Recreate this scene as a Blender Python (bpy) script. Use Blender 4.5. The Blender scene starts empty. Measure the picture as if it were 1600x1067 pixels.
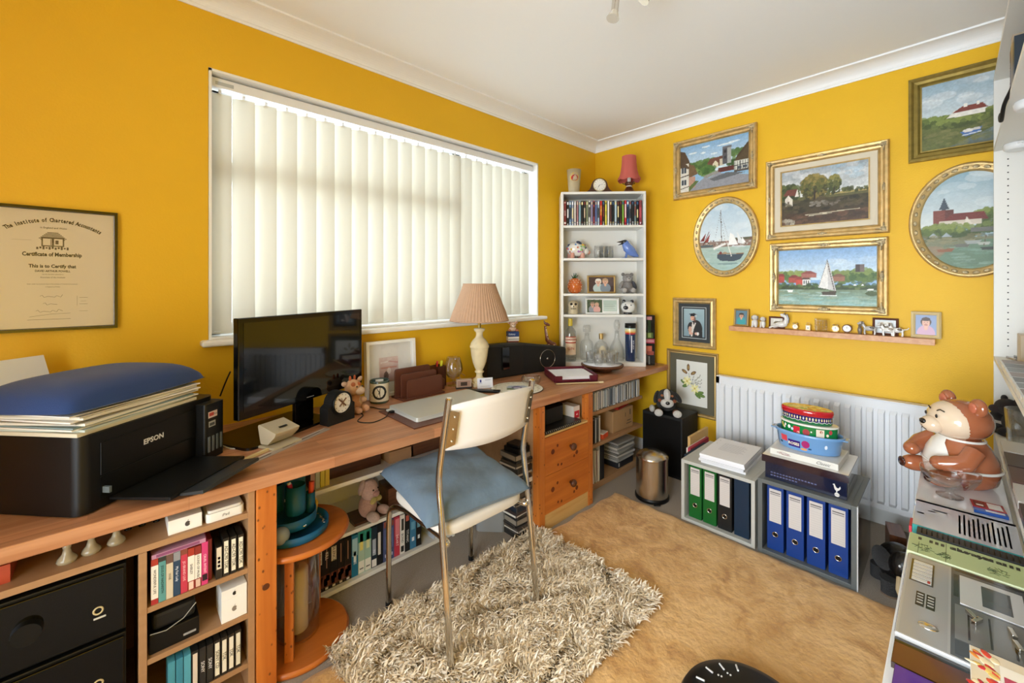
import bpy, math, random
import numpy as np
from mathutils import Matrix, Vector
PI = math.pi
R = math.radians
SC = bpy.context.scene
COL = SC.collection
rnd = random.Random(7)

# ------------------------------------------------------------------ camera, world, exposure
cam = bpy.data.cameras.new('camera')
cam.sensor_width = 36.0
cam.lens = 36.0 * 652.0 / 1600.0
cam.shift_y = -87.5 / 1600.0
cam.clip_start = 0.05
camo = bpy.data.objects.new('camera', cam)
COL.objects.link(camo)
camo.location = (0, 0, 1.35)
camo.rotation_euler = (PI / 2, 0, math.atan2(0.728, 0.686) - PI / 2)
SC.camera = camo
world = bpy.data.worlds.new('overcast_sky')
SC.world = world
world.use_nodes = True
bg = world.node_tree.nodes['Background']
bg.inputs[0].default_value = (0.82, 0.91, 1.0, 1)
bg.inputs[1].default_value = 6.5
ld_ = bpy.data.lights.new('doorway_fill', 'AREA')  # added fill lamp behind the camera, brightens the right-hand wall
ld_.shape = 'RECTANGLE'; ld_.size = 0.95; ld_.size_y = 2.1; ld_.energy = 40; ld_.color = (0.84, 0.93, 1.0); ld_.spread = R(105)
ldo = bpy.data.objects.new('doorway_fill', ld_)
COL.objects.link(ldo)
ldo.location = (-1.19, .135, 1.08); ldo.rotation_euler = (0, R(-90), R(-9))
SC.view_settings.view_transform = 'Standard'
SC.view_settings.look = 'None'
SC.view_settings.gamma = 1.0
SC.view_settings.use_curve_mapping = False
SC.view_settings.exposure = 0.28

# ------------------------------------------------------------------ colours and materials
def lin(c):
    if isinstance(c, str):
        c = c.lstrip('#') or '888888'
        if len(c) == 3: c = ''.join(q * 2 for q in c)
        c = [int(c[i:i + 2], 16) / 255 for i in (0, 2, 4)]
    return tuple(x / 12.92 if x <= 0.04045 else ((x + 0.055) / 1.055) ** 2.4 for x in c[:3])

def mat(name, col='#888888', rough=0.5, metal=0.0, trans=0.0, coat=0.0, noise=0.0, nscale=30, bump=0.0, bscale=200,
        sheen=0.0, emit=0.0, attr=False, ior=1.45, spec=0.5, stretch=None):
    m = bpy.data.materials.new(name)
    m.use_nodes = True
    nt = m.node_tree
    b = nt.nodes['Principled BSDF']
    c = lin(col) + (1,)
    b.inputs['Base Color'].default_value = c
    b.inputs['Roughness'].default_value = rough
    b.inputs['Metallic'].default_value = metal
    b.inputs['Transmission Weight'].default_value = trans
    b.inputs['Coat Weight'].default_value = coat
    b.inputs['IOR'].default_value = ior
    b.inputs['Specular IOR Level'].default_value = spec
    if sheen:
        b.inputs['Sheen Weight'].default_value = sheen
    if emit:
        b.inputs['Emission Color'].default_value = c
        b.inputs['Emission Strength'].default_value = emit
    tc = nt.nodes.new('ShaderNodeTexCoord')
    mp = nt.nodes.new('ShaderNodeMapping')
    nt.links.new(tc.outputs['Object'], mp.inputs['Vector'])
    if stretch:
        mp.inputs['Scale'].default_value = stretch
    src = None
    if attr:
        a = nt.nodes.new('ShaderNodeAttribute')
        a.attribute_name = 'Col'
        src = a.outputs['Color']
        nt.links.new(src, b.inputs['Base Color'])
    if noise:
        n = nt.nodes.new('ShaderNodeTexNoise')
        n.inputs['Scale'].default_value = nscale
        n.inputs['Detail'].default_value = 4
        nt.links.new(mp.outputs['Vector'], n.inputs['Vector'])
        mr = nt.nodes.new('ShaderNodeMapRange')
        mr.inputs[1].default_value = 0.3
        mr.inputs[2].default_value = 0.7
        mr.inputs[3].default_value = 1 - noise
        mr.inputs[4].default_value = 1 + noise * 0.6
        nt.links.new(n.outputs['Fac'], mr.inputs[0])
        mx = nt.nodes.new('ShaderNodeVectorMath')
        mx.operation = 'SCALE'
        if src:
            nt.links.new(src, mx.inputs[0])
        else:
            mx.inputs[0].default_value = c[:3]
        nt.links.new(mr.outputs[0], mx.inputs['Scale'])
        nt.links.new(mx.outputs[0], b.inputs['Base Color'])
    if bump:
        n = nt.nodes.new('ShaderNodeTexNoise')
        n.inputs['Scale'].default_value = bscale
        n.inputs['Detail'].default_value = 3
        nt.links.new(mp.outputs['Vector'], n.inputs['Vector'])
        bp = nt.nodes.new('ShaderNodeBump')
        bp.inputs['Strength'].default_value = bump
        bp.inputs['Distance'].default_value = 0.01
        nt.links.new(n.outputs['Fac'], bp.inputs['Height'])
        nt.links.new(bp.outputs['Normal'], b.inputs['Normal'])
    return m

def wood(name, c1, c2, axis='x', scale=1.0, rough=0.4, staves=False, knots=False, vary=0.5):
    m = bpy.data.materials.new(name)
    m.use_nodes = True
    nt = m.node_tree
    b = nt.nodes['Principled BSDF']
    b.inputs['Roughness'].default_value = rough
    tc = nt.nodes.new('ShaderNodeTexCoord')
    mp = nt.nodes.new('ShaderNodeMapping')
    s = [22 * scale] * 3
    s['xyz'.index(axis)] = 1.6 * scale
    mp.inputs['Scale'].default_value = s
    nt.links.new(tc.outputs['Object'], mp.inputs['Vector'])
    n = nt.nodes.new('ShaderNodeTexNoise')
    n.inputs['Scale'].default_value = 1.5
    n.inputs['Detail'].default_value = 6
    n.inputs['Distortion'].default_value = 0.6
    nt.links.new(mp.outputs['Vector'], n.inputs['Vector'])
    rp = nt.nodes.new('ShaderNodeValToRGB')
    rp.color_ramp.elements[0].position = 0.5 - 0.35 * vary
    rp.color_ramp.elements[0].color = lin(c1) + (1,)
    rp.color_ramp.elements[1].position = 0.5 + 0.35 * vary
    rp.color_ramp.elements[1].color = lin(c2) + (1,)
    nt.links.new(n.outputs['Fac'], rp.inputs['Fac'])
    out = rp.outputs['Color']
    if staves:
        br = nt.nodes.new('ShaderNodeTexBrick')
        br.inputs['Scale'].default_value = 1.0
        br.inputs['Brick Width'].default_value = 0.42
        br.inputs['Row Height'].default_value = 0.044
        br.inputs['Mortar Size'].default_value = 0.0006
        br.inputs['Color1'].default_value = (0.8, 0.8, 0.8, 1)
        br.inputs['Color2'].default_value = (1.12, 1.08, 1.05, 1)
        br.inputs['Mortar'].default_value = (0.7, 0.65, 0.6, 1)
        nt.links.new(tc.outputs['Object'], br.inputs['Vector'])
        mx = nt.nodes.new('ShaderNodeMix')
        mx.data_type = 'RGBA'
        mx.blend_type = 'MULTIPLY'
        mx.inputs[0].default_value = 1.0
        nt.links.new(out, mx.inputs[6])
        nt.links.new(br.outputs['Color'], mx.inputs[7])
        out = mx.outputs[2]
    if knots:
        v = nt.nodes.new('ShaderNodeTexVoronoi')
        mp2 = nt.nodes.new('ShaderNodeMapping')
        s2 = [9.0] * 3
        s2['xyz'.index(axis)] = 6.0
        mp2.inputs['Scale'].default_value = s2
        nt.links.new(tc.outputs['Object'], mp2.inputs['Vector'])
        nt.links.new(mp2.outputs['Vector'], v.inputs['Vector'])
        mr = nt.nodes.new('ShaderNodeMapRange')
        mr.inputs[1].default_value = 0.10
        mr.inputs[2].default_value = 0.20
        nt.links.new(v.outputs['Distance'], mr.inputs[0])
        mx = nt.nodes.new('ShaderNodeMix')
        mx.data_type = 'RGBA'
        nt.links.new(mr.outputs[0], mx.inputs[0])
        mx.inputs[6].default_value = tuple(x * 0.35 for x in lin(c1)) + (1,)
        nt.links.new(out, mx.inputs[7])
        out = mx.outputs[2]
    nt.links.new(out, b.inputs['Base Color'])
    return m

M = {}
M['yellow'] = mat('yellow_paint', '#e6b519', 0.55, noise=0.03, nscale=3, bump=0.08, bscale=120)
M['ceil'] = mat('ceiling_paint', '#f3f5f6', 0.8)
M['white'] = mat('white_gloss_paint', '#eeeeea', 0.35)
M['whitef'] = mat('white_foil', '#e6e5df', 0.4)
M['pvc'] = mat('white_plastic', '#e9ebec', 0.3)
M['carpet'] = mat('beige_grey_carpet', '#a2978a', 0.95, noise=0.15, nscale=180, bump=0.5, bscale=400)
M['paint'] = mat('printed_colour', attr=True, rough=0.35)
M['paintm'] = mat('printed_matt', attr=True, rough=0.75)
M['oil'] = mat('oil_paint', attr=True, rough=0.45, bump=0.15, bscale=160)
M['glaze'] = mat('glazed_ceramic', attr=True, rough=0.12, coat=0.6)
M['plush'] = mat('plush_fur', attr=True, rough=0.95, sheen=0.12, noise=0.12, nscale=120, bump=0.9, bscale=350)
M['black'] = mat('black_plastic', '#0c0c0c', 0.4, spec=.35)
M['blackm'] = mat('black_matt', '#0f0f0f', 0.6, bump=0.1, bscale=500)
M['blackg'] = mat('black_gloss', '#050505', 0.10)
M['screen'] = mat('screen_glass', '#05070a', 0.07, coat=0.5)
M['chrome'] = mat('chrome', '#d8d4cc', 0.12, 1.0)
M['steel'] = mat('brushed_steel', '#c6c0b6', 0.25, 1.0, noise=0.1, nscale=40, stretch=(8, 8, .6))
M['silver'] = mat('silver_lid', '#d4d7d2', 0.35, 0.3)
M['gold'] = mat('gilt_frame', '#cfb27a', 0.38, 0.55, noise=0.22, nscale=30, bump=0.15, bscale=140)
M['goldold'] = mat('dark_gilt_frame', '#94803f', 0.36, 0.55, noise=0.2, nscale=30, bump=0.12, bscale=120)
M['goldorn'] = mat('gilt_ornament', '#c4b28c', 0.4, 0.5, noise=0.4, nscale=70, bump=0.5, bscale=200)
M['desk'] = wood('worktop_wood', '#a9714c', '#c4906a', 'x', 1.3, 0.3, staves=True)
M['oak'] = wood('tan_board', '#9c7550', '#ad8660', 'x', 1.0, 0.5, vary=0.9)
M['pine'] = wood('orange_pine', '#b3601f', '#cf7c33', 'z', 0.8, 0.35, knots=True)
M['pineh'] = wood('orange_pine_cross', '#b5601c', '#d07a2c', 'x', 0.7, 0.35, knots=False)
M['pinel'] = wood('pale_pine', '#c79a58', '#dab674', 'x', 0.8, 0.5)
M['beech'] = wood('beech_ledge', '#c48a5c', '#d6a274', 'y', 1.0, 0.45)
M['brownwood'] = wood('dark_brown_wood', '#4b2a18', '#6b3f25', 'x', 2, 0.35)
M['darkwood'] = wood('dark_wood', '#3a2015', '#53301f', 'x', 2, 0.3)
M['leather'] = mat('brown_leather', '#5e3526', 0.45, bump=0.2, bscale=300)
M['burg'] = mat('burgundy_leather', '#5a1224', 0.35, bump=0.1, bscale=300)
M['blueplas'] = mat('petrol_plastic', '#0f5a80', 0.45)
M['bluefab'] = mat('navy_cushion_fabric', '#1d3a70', 0.9, sheen=0.15, bump=0.15, bscale=500)
M['slate'] = mat('slate_blue_cotton', '#5f7283', 0.85, sheen=0.1, noise=0.12, nscale=9, bump=0.6, bscale=16)
M['vinyl'] = mat('cream_vinyl', '#d6d1c8', 0.45)
M['backr'] = mat('white_laminate', '#e6e4e2', 0.4)
M['paper'] = mat('paper', '#e8e8e6', 0.8)
M['rad'] = mat('radiator_enamel', '#e0e1e3', 0.35)
M['greybox'] = mat('pale_grey_board', '#b5b5ae', 0.45)
M['dgreybox'] = mat('dark_grey_board', '#5f6362', 0.4)
M['card'] = mat('brown_card', '#a5825a', 0.8)
M['candle'] = mat('candle_wax', '#efe0bd', 0.5)
M['marble'] = mat('cream_marble', '#e2d3ac', 0.2, noise=0.08, nscale=25)
M['shade'] = mat('pleated_fabric', '#b8967a', 0.85, noise=0.04, nscale=60)
M['pinkshade'] = mat('pink_fabric', '#bf5f55', 0.8)
M['goldrug'] = None

def tan_rug():
    m = bpy.data.materials.new('golden_rug_pile')
    m.use_nodes = True
    nt = m.node_tree
    b = nt.nodes['Principled BSDF']
    b.inputs['Roughness'].default_value = 0.95
    b.inputs['Sheen Weight'].default_value = 0.25
    tc = nt.nodes.new('ShaderNodeTexCoord')
    n1 = nt.nodes.new('ShaderNodeTexNoise')
    n1.inputs['Scale'].default_value = 6.5
    n1.inputs['Detail'].default_value = 7
    n1.inputs['Roughness'].default_value = 0.62
    n1.inputs['Distortion'].default_value = 1.2
    nt.links.new(tc.outputs['Object'], n1.inputs['Vector'])
    rp = nt.nodes.new('ShaderNodeValToRGB')
    e = rp.color_ramp.elements
    e[0].position = 0.32
    e[0].color = lin('#b4813f') + (1,)
    e[1].position = 0.62
    e[1].color = lin('#dfb374') + (1,)
    k = e.new(0.47)
    k.color = lin('#cf9f5c') + (1,)
    nt.links.new(n1.outputs['Fac'], rp.inputs['Fac'])
    nt.links.new(rp.outputs['Color'], b.inputs['Base Color'])
    n2 = nt.nodes.new('ShaderNodeTexNoise')
    n2.inputs['Scale'].default_value = 45
    n2.inputs['Detail'].default_value = 5
    nt.links.new(tc.outputs['Object'], n2.inputs['Vector'])
    bp = nt.nodes.new('ShaderNodeBump')
    bp.inputs['Strength'].default_value = 0.6
    bp.inputs['Distance'].default_value = 0.012
    nt.links.new(n2.outputs['Fac'], bp.inputs['Height'])
    nt.links.new(bp.outputs['Normal'], b.inputs['Normal'])
    return m
M['goldrug'] = tan_rug()

def blind_mat():
    m = bpy.data.materials.new('blind_fabric')
    m.use_nodes = True
    nt = m.node_tree
    nt.nodes.remove(nt.nodes['Principled BSDF'])
    out = nt.nodes['Material Output']
    d = nt.nodes.new('ShaderNodeBsdfDiffuse')
    d.inputs[0].default_value = lin('#d2cfc4') + (1,)
    t = nt.nodes.new('ShaderNodeBsdfTranslucent')
    t.inputs[0].default_value = lin('#cfccba') + (1,)
    mx = nt.nodes.new('ShaderNodeMixShader')
    mx.inputs[0].default_value = 0.15
    nt.links.new(d.outputs[0], mx.inputs[1])
    nt.links.new(t.outputs[0], mx.inputs[2])
    nt.links.new(mx.outputs[0], out.inputs[0])
    return m
M['blind'] = blind_mat()

def pane_mat(name='window_glass', fac=0.12, tint=(0.97, 0.98, 0.98, 1), top=0.4):
    m = bpy.data.materials.new(name)
    m.use_nodes = True
    nt = m.node_tree
    nt.nodes.remove(nt.nodes['Principled BSDF'])
    out = nt.nodes['Material Output']
    t = nt.nodes.new('ShaderNodeBsdfTransparent')
    t.inputs[0].default_value = tint
    g = nt.nodes.new('ShaderNodeBsdfGlossy')
    g.inputs['Roughness'].default_value = 0.02
    mx = nt.nodes.new('ShaderNodeMixShader')
    if fac:
        lw = nt.nodes.new('ShaderNodeLayerWeight')
        lw.inputs[0].default_value = fac
        mr = nt.nodes.new('ShaderNodeMapRange')
        mr.inputs[3].default_value = 0.03
        mr.inputs[4].default_value = top
        nt.links.new(lw.outputs['Facing'], mr.inputs[0])
        nt.links.new(mr.outputs[0], mx.inputs[0])
    else:
        fr = nt.nodes.new('ShaderNodeFresnel')
        nt.links.new(fr.outputs[0], mx.inputs[0])
    nt.links.new(t.outputs[0], mx.inputs[1])
    nt.links.new(g.outputs[0], mx.inputs[2])
    nt.links.new(mx.outputs[0], out.inputs[0])
    return m
M['pane'] = pane_mat()
M['thin'] = pane_mat('picture_glass', 0.12, (0.985, 0.985, 0.985, 1), 0.35)
M['glass'] = pane_mat('clear_glassware', 0.30, (0.97, 0.975, 0.97, 1), 0.75)

# ------------------------------------------------------------------ mesh building
def ell_rot(rx=0, ry=0, rz=0):
    return Matrix.Rotation(R(rz), 4, 'Z') @ Matrix.Rotation(R(ry), 4, 'Y') @ Matrix.Rotation(R(rx), 4, 'X')

class MB:
    def __init__(s, col=None):
        s.v = []; s.f = []; s.c = []; s.sm = []
        s.cur = lin(col) if col else (0.5, 0.5, 0.5)
        s.m = Matrix.Identity(4)
    def col(s, c):
        s.cur = lin(c); return s
    def xf(s, m=None):
        s.m = m if m is not None else Matrix.Identity(4); return s
    def add(s, vs, fs, smooth=False):
        o = len(s.v)
        ident = s.m == Matrix.Identity(4)
        for p in vs:
            s.v.append(tuple(p) if ident else tuple(s.m @ Vector(p)))
        for f in fs:
            s.f.append([i + o for i in f]); s.c.append(s.cur); s.sm.append(smooth)
        return s
    def box(s, x0, y0, z0, x1, y1, z1):
        return s.add([(x0, y0, z0), (x1, y0, z0), (x1, y1, z0), (x0, y1, z0), (x0, y0, z1), (x1, y0, z1), (x1, y1, z1), (x0, y1, z1)],
                     [(0, 3, 2, 1), (4, 5, 6, 7), (0, 1, 5, 4), (1, 2, 6, 5), (2, 3, 7, 6), (3, 0, 4, 7)])
    def quad(s, *p):
        return s.add(p, [tuple(range(len(p)))])
    def fr(s, x0, z0, x1, z1, y, c=None):       # rectangle facing -Y
        if c: s.col(c)
        return s.quad((x0, y, z0), (x1, y, z0), (x1, y, z1), (x0, y, z1))
    def tp(s, x0, y0, x1, y1, z, c=None):       # rectangle facing up
        if c: s.col(c)
        return s.quad((x0, y0, z), (x1, y0, z), (x1, y1, z), (x0, y1, z))
    def prism(s, poly, z0, z1, smooth=False):
        n = len(poly)
        vs = [(x, y, z0) for x, y in poly] + [(x, y, z1) for x, y in poly]
        fs = [tuple(range(n - 1, -1, -1)), tuple(range(n, 2 * n))]
        s.add(vs, fs)
        s.add(vs, [(i, (i + 1) % n, n + (i + 1) % n, n + i) for i in range(n)], smooth)
        return s
    def rbox(s, w, d, z0, z1, r, c=(0, 0), seg=5):
        pts = []
        for k, (sx, sy) in enumerate(((1, 1), (-1, 1), (-1, -1), (1, -1))):
            for i in range(seg + 1):
                a = PI / 2 * (k + i / seg)
                pts.append((c[0] + sx * (w / 2 - r) + r * math.cos(a), c[1] + sy * (d / 2 - r) + r * math.sin(a)))
        return s.prism(pts, z0, z1, True)
    def lathe(s, prof, seg=24, c=(0, 0), sx=1, sy=1, z=0, cap=True, rip=None):
        vs = []; fs = []
        n = len(prof)
        for (r, h) in prof:
            for i in range(seg):
                a = 2 * PI * i / seg
                k = rip(a) if rip else 1
                vs.append((c[0] + r * k * sx * math.cos(a), c[1] + r * k * sy * math.sin(a), z + h))
        for j in range(n - 1):
            for i in range(seg):
                a, b = j * seg + i, j * seg + (i + 1) % seg
                fs.append((a, b, b + seg, a + seg))
        s.add(vs, fs, True)
        if cap:
            o = len(s.v)
            if prof[0][0] > 1e-5: s.add(vs[:seg], [tuple(range(seg - 1, -1, -1))])
            if prof[-1][0] > 1e-5: s.add(vs[-seg:], [tuple(range(seg))])
        return s
    def cyl(s, p0, p1, r0, r1=None, seg=16):
        r1 = r0 if r1 is None else r1
        p0 = Vector(p0); p1 = Vector(p1); d = p1 - p0
        q = d.to_track_quat('Z', 'Y').to_matrix().to_4x4()
        old = s.m
        s.m = old @ Matrix.Translation(p0) @ q
        s.lathe([(r0, 0), (r1, d.length)], seg)
        s.m = old
        return s
    def ell(s, c, r, rot=None, seg=18, ring=11):
        if not isinstance(r, (tuple, list)): r = (r, r, r)
        old = s.m
        s.m = old @ Matrix.Translation(Vector(c)) @ (rot if rot is not None else Matrix.Identity(4)) @ Matrix.Diagonal((r[0], r[1], r[2], 1))
        prof = [(math.sin(PI * j / ring), -math.cos(PI * j / ring)) for j in range(ring + 1)]
        prof[0] = (1e-6, -1); prof[-1] = (1e-6, 1)
        s.lathe(prof, seg, cap=False)
        s.m = old
        return s
    def tube(s, pts, r, seg=10, closed=False, rad=None):
        P = [Vector(p) for p in pts]
        n = len(P)
        vs = []
        up = None
        for i in range(n):
            if closed: t = P[(i + 1) % n] - P[i - 1]
            else: t = P[min(i + 1, n - 1)] - P[max(i - 1, 0)]
            t.normalize()
            if up is None:
                up = Vector((0, 0, 1)) if abs(t.z) < 0.9 else Vector((1, 0, 0))
            a = t.cross(up).normalized()
            up = a.cross(t).normalized()
            rr = rad[i] if rad else r
            for k in range(seg):
                g = 2 * PI * k / seg
                vs.append(P[i] + a * (rr * math.cos(g)) + up * (rr * math.sin(g)))
        fs = []
        for i in range(n if closed else n - 1):
            for k in range(seg):
                a0 = i * seg + k; b0 = i * seg + (k + 1) % seg
                j = ((i + 1) % n) * seg
                fs.append((a0, a0 + 0, 0, 0) if False else (a0, b0, j + (k + 1) % seg, j + k))
        s.add(vs, fs, True)
        if not closed:
            s.add(vs[:seg], [tuple(range(seg))]); s.add(vs[-seg:], [tuple(range(seg - 1, -1, -1))])
        return s
    def frame(s, x0, z0, x1, z1, prof):
        """mitred moulding in the XZ plane facing -Y; prof = [(inset, y)]"""
        n = len(prof)
        vs = []
        for (i, y) in prof:
            vs += [(x0 + i, y, z0 + i), (x1 - i, y, z0 + i), (x1 - i, y, z1 - i), (x0 + i, y, z1 - i)]
        fs = []
        for j in range(n):
            k = (j + 1) % n
            for i in range(4):
                fs.append((j * 4 + i, j * 4 + (i + 1) % 4, k * 4 + (i + 1) % 4, k * 4 + i))
        return s.add(vs, fs)
    def oval(s, rx, rz, prof, seg=120, rip=None):
        vs = []; fs = []; n = len(prof)
        for j, (i, y) in enumerate(prof):
            for k in range(seg):
                a = 2 * PI * k / seg
                dy = rip(a, i) if rip else 0
                vs.append(((rx - i) * math.cos(a), y + dy, (rz - i) * math.sin(a)))
        for j in range(n):
            q = (j + 1) % n
            for k in range(seg):
                fs.append((j * seg + k, j * seg + (k + 1) % seg, q * seg + (k + 1) % seg, q * seg + k))
        return s.add(vs, fs, True)
    def build(s, name, m=None, parent=None, bevel=0, loc=None, rot=None, sub=0, seg=2):
        me = bpy.data.meshes.new(name)
        me.from_pydata(s.v, [], s.f)
        me.polygons.foreach_set('use_smooth', s.sm)
        if m is None: m = 'paint'
        if isinstance(m, str): m = M[m]
        me.materials.append(m)
        ca = me.color_attributes.new('Col', 'FLOAT_COLOR', 'CORNER')
        arr = []
        for f, c in zip(s.f, s.c):
            arr += [c[0], c[1], c[2], 1.0] * len(f)
        ca.data.foreach_set('color', arr)
        me.update()
        o = bpy.data.objects.new(name, me)
        COL.objects.link(o)
        if parent: o.parent = parent
        if loc: o.location = loc
        if rot: o.rotation_euler = rot
        if bevel:
            b = o.modifiers.new('bevel', 'BEVEL')
            b.width = bevel; b.segments = seg; b.limit_method = 'ANGLE'; b.angle_limit = R(40)
        if sub:
            q = o.modifiers.new('sub', 'SUBSURF'); q.levels = sub; q.render_levels = sub
        return o
    def thing(s, name, label, cat, m=None, loc=(0, 0, 0), rz=0, group=None, **k):
        o = s.build(name, m, None, loc=loc, rot=(0, 0, rz), **k)
        tag(o, label, cat, group)
        return o

def tag(o, label, cat=None, group=None, kind=None):
    if label and len(label.replace('-', ' ').split()) > 16: print('LONG', label)
    if label: o['label'] = label
    if cat: o['category'] = cat
    if group: o['group'] = group
    if kind: o['kind'] = kind
    return o
def T(name, label, cat, loc=(0, 0, 0), rz=0, group=None):
    o = bpy.data.objects.new(name, None)
    COL.objects.link(o)
    o.location = loc; o.rotation_euler = (0, 0, rz)
    return tag(o, label, cat, group)
def lab(o, text):
    o['label'] = text; return o
def structure(o):
    o['kind'] = 'structure'; return o
def bx(name, m, parent, x0, y0, z0, x1, y1, z1, bevel=0.0, col=None):
    return MB(col).box(x0, y0, z0, x1, y1, z1).build(name, m, parent, bevel=bevel)
def loc_at(org, rz, x, y, z):
    c, s = math.cos(rz), math.sin(rz)
    return (org[0] + x * c - y * s, org[1] + x * s + y * c, org[2] + z)

_inks = {}
def ink(col, metal=0.0):
    k = (col, metal)
    if k not in _inks: _inks[k] = mat('ink_' + str(len(_inks)), col, 0.4, metal)
    return _inks[k]
_tc = {}
def text(s, size, loc, parent, col='#111111', rot=(PI / 2, 0, 0), name='lettering', align='CENTER', sx=1.0, bold=0.0, shear=0.0, ext=0.0002):
    key = (s, size, align, bold, shear, ext)
    if key not in _tc:
        cu = bpy.data.curves.new('t', 'FONT')
        cu.body = s; cu.size = size; cu.align_x = align; cu.align_y = 'CENTER'
        cu.resolution_u = 2; cu.extrude = ext; cu.offset = bold; cu.shear = shear
        to = bpy.data.objects.new('t', cu)
        COL.objects.link(to)
        dg = bpy.context.evaluated_depsgraph_get()
        me = bpy.data.meshes.new_from_object(to.evaluated_get(dg))
        bpy.data.objects.remove(to)
        bpy.data.curves.remove(cu)
        _tc[key] = me
    me = _tc[key].copy()
    me.materials.clear()
    me.materials.append(ink(col))
    o = bpy.data.objects.new(name, me)
    COL.objects.link(o)
    o.parent = parent
    o.location = loc; o.rotation_euler = rot; o.scale = (sx, 1, 1)
    return o

# ------------------------------------------------------------------ painter for pictures (colour attribute on a grid)
class Pt:
    def __init__(s, w, h, base='#ffffff', seed=1):
        s.w = w; s.h = h; s.a = np.zeros((h, w, 3)); s.a[:] = lin(base)
        s.X, s.Y = np.meshgrid((np.arange(w) + .5) / w, (np.arange(h) + .5) / h)
        s.r = random.Random(seed); s.n = np.random.RandomState(seed)
        s.as_ = w / h
    def grad(s, y0, y1, c0, c1, soft=None):
        k = np.clip((s.Y - y0) / (y1 - y0), 0, 1)[..., None]
        m = (s.Y >= y0) & (s.Y <= y1)
        s.a[m] = ((1 - k) * np.array(lin(c0)) + k * np.array(lin(c1)))[m]
        return s
    def mask(s, m, c, al=1.0):
        s.a[m] = s.a[m] * (1 - al) + np.array(lin(c)) * al
        return s
    def ell(s, cx, cy, rx, ry, c, al=1.0, ang=0):
        dx = (s.X - cx); dy = (s.Y - cy) / s.as_
        if ang:
            ca, sa = math.cos(R(ang)), math.sin(R(ang))
            dx, dy = dx * ca + dy * sa, -dx * sa + dy * ca
        return s.mask((dx / rx) ** 2 + (dy / (ry / s.as_)) ** 2 < 1, c, al)
    def rect(s, x0, y0, x1, y1, c, al=1.0):
        return s.mask((s.X >= x0) & (s.X <= x1) & (s.Y >= y0) & (s.Y <= y1), c, al)
    def poly(s, pts, c, al=1.0):
        ins = np.zeros(s.X.shape, bool); n = len(pts)
        for i in range(n):
            x0, y0 = pts[i]; x1, y1 = pts[(i + 1) % n]
            if y0 == y1: continue
            cr = ((y0 > s.Y) != (y1 > s.Y)) & (s.X < (x1 - x0) * (s.Y - y0) / (y1 - y0) + x0)
            ins ^= cr
        return s.mask(ins, c, al)
    def line(s, x0, y0, x1, y1, w, c, al=1.0):
        ax = (x1 - x0); ay = (y1 - y0) / s.as_
        L = ax * ax + ay * ay + 1e-9
        px = s.X - x0; py = (s.Y - y0) / s.as_
        t = np.clip((px * ax + py * ay) / L, 0, 1)
        return s.mask((px - t * ax) ** 2 + (py - t * ay) ** 2 < w * w, c, al)
    def blobs(s, x0, y0, x1, y1, n, size, cols, al=0.8, flat=1.0, top=None):
        for i in range(n):
            x = s.r.uniform(x0, x1); y = s.r.uniform(y0, y1)
            if top and y > top(x): continue
            k = size * s.r.uniform(.5, 1.3)
            s.ell(x, y, k, k * flat * s.as_, s.r.choice(cols), al)
        return s
    def crown(s, cx, cy, rx, ry, n, size, cols):
        for i in range(n):
            a = s.r.uniform(0, 2 * PI); q = math.sqrt(s.r.random())
            x = cx + rx * q * math.cos(a); y = cy + ry * q * math.sin(a)
            k = size * s.r.uniform(.5, 1.2)
            j = min(len(cols) - 1, int(len(cols) * (0.5 - 0.5 * (y - cy) / ry + s.r.uniform(-.25, .25)) * 0.999)) if ry else 0
            s.ell(x, y, k, k * s.as_, cols[max(0, j)], .85)
        return s
    def noise(s, amp, sc=6):
        h = s.n.rand(s.h // sc + 2, s.w // sc + 2)
        yi = np.arange(s.h) / sc; xi = np.arange(s.w) / sc
        y0 = yi.astype(int); x0 = xi.astype(int); fy = (yi - y0)[:, None]; fx = (xi - x0)[None]
        v = (h[y0][:, x0] * (1 - fy) * (1 - fx) + h[y0 + 1][:, x0] * fy * (1 - fx) + h[y0][:, x0 + 1] * (1 - fy) * fx + h[y0 + 1][:, x0 + 1] * fy * fx)
        s.a *= (1 + amp * (v[..., None] - .5) * 2)
        return s
    def build(s, name, x0, z0, x1, z1, parent, m='oil', y=0, oval=False, flat=False, loc=None, rot=None):
        """canvas in the XZ plane facing -Y (or lying flat in XY facing up)"""
        W, H = s.w, s.h
        xs = np.linspace(x0, x1, W); zs = np.linspace(z0, z1, H)
        X, Z = np.meshgrid(xs, zs)
        if flat: V = np.stack([X, Z, np.full_like(X, y)], -1).reshape(-1, 3)
        else: V = np.stack([X, np.full_like(X, y), Z], -1).reshape(-1, 3)
        i, j = np.meshgrid(np.arange(W - 1), np.arange(H - 1))
        a = (j * W + i).ravel()
        F = np.stack([a, a + 1, a + 1 + W, a + W], -1)
        if oval:
            cx, cz = (x0 + x1) / 2, (z0 + z1) / 2
            xc = xs[:-1] + (xs[1] - xs[0]) / 2; zc = zs[:-1] + (zs[1] - zs[0]) / 2
            A, B = np.meshgrid(xc, zc)
            keep = (((A - cx) / ((x1 - x0) / 2)) ** 2 + ((B - cz) / ((z1 - z0) / 2)) ** 2 < 1).ravel()
            F = F[keep]
        me = bpy.data.meshes.new(name)
        me.from_pydata(V.tolist(), [], F.tolist())
        me.materials.append(M[m] if isinstance(m, str) else m)
        ca = me.color_attributes.new('Col', 'FLOAT_COLOR', 'POINT')
        C = np.ones((W * H, 4)); C[:, :3] = np.clip(s.a.reshape(-1, 3), 0, 1)
        ca.data.foreach_set('color', C.ravel())
        o = bpy.data.objects.new(name, me)
        COL.objects.link(o)
        o.parent = parent
        if loc: o.location = loc
        if rot: o.rotation_euler = rot
        return o

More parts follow.
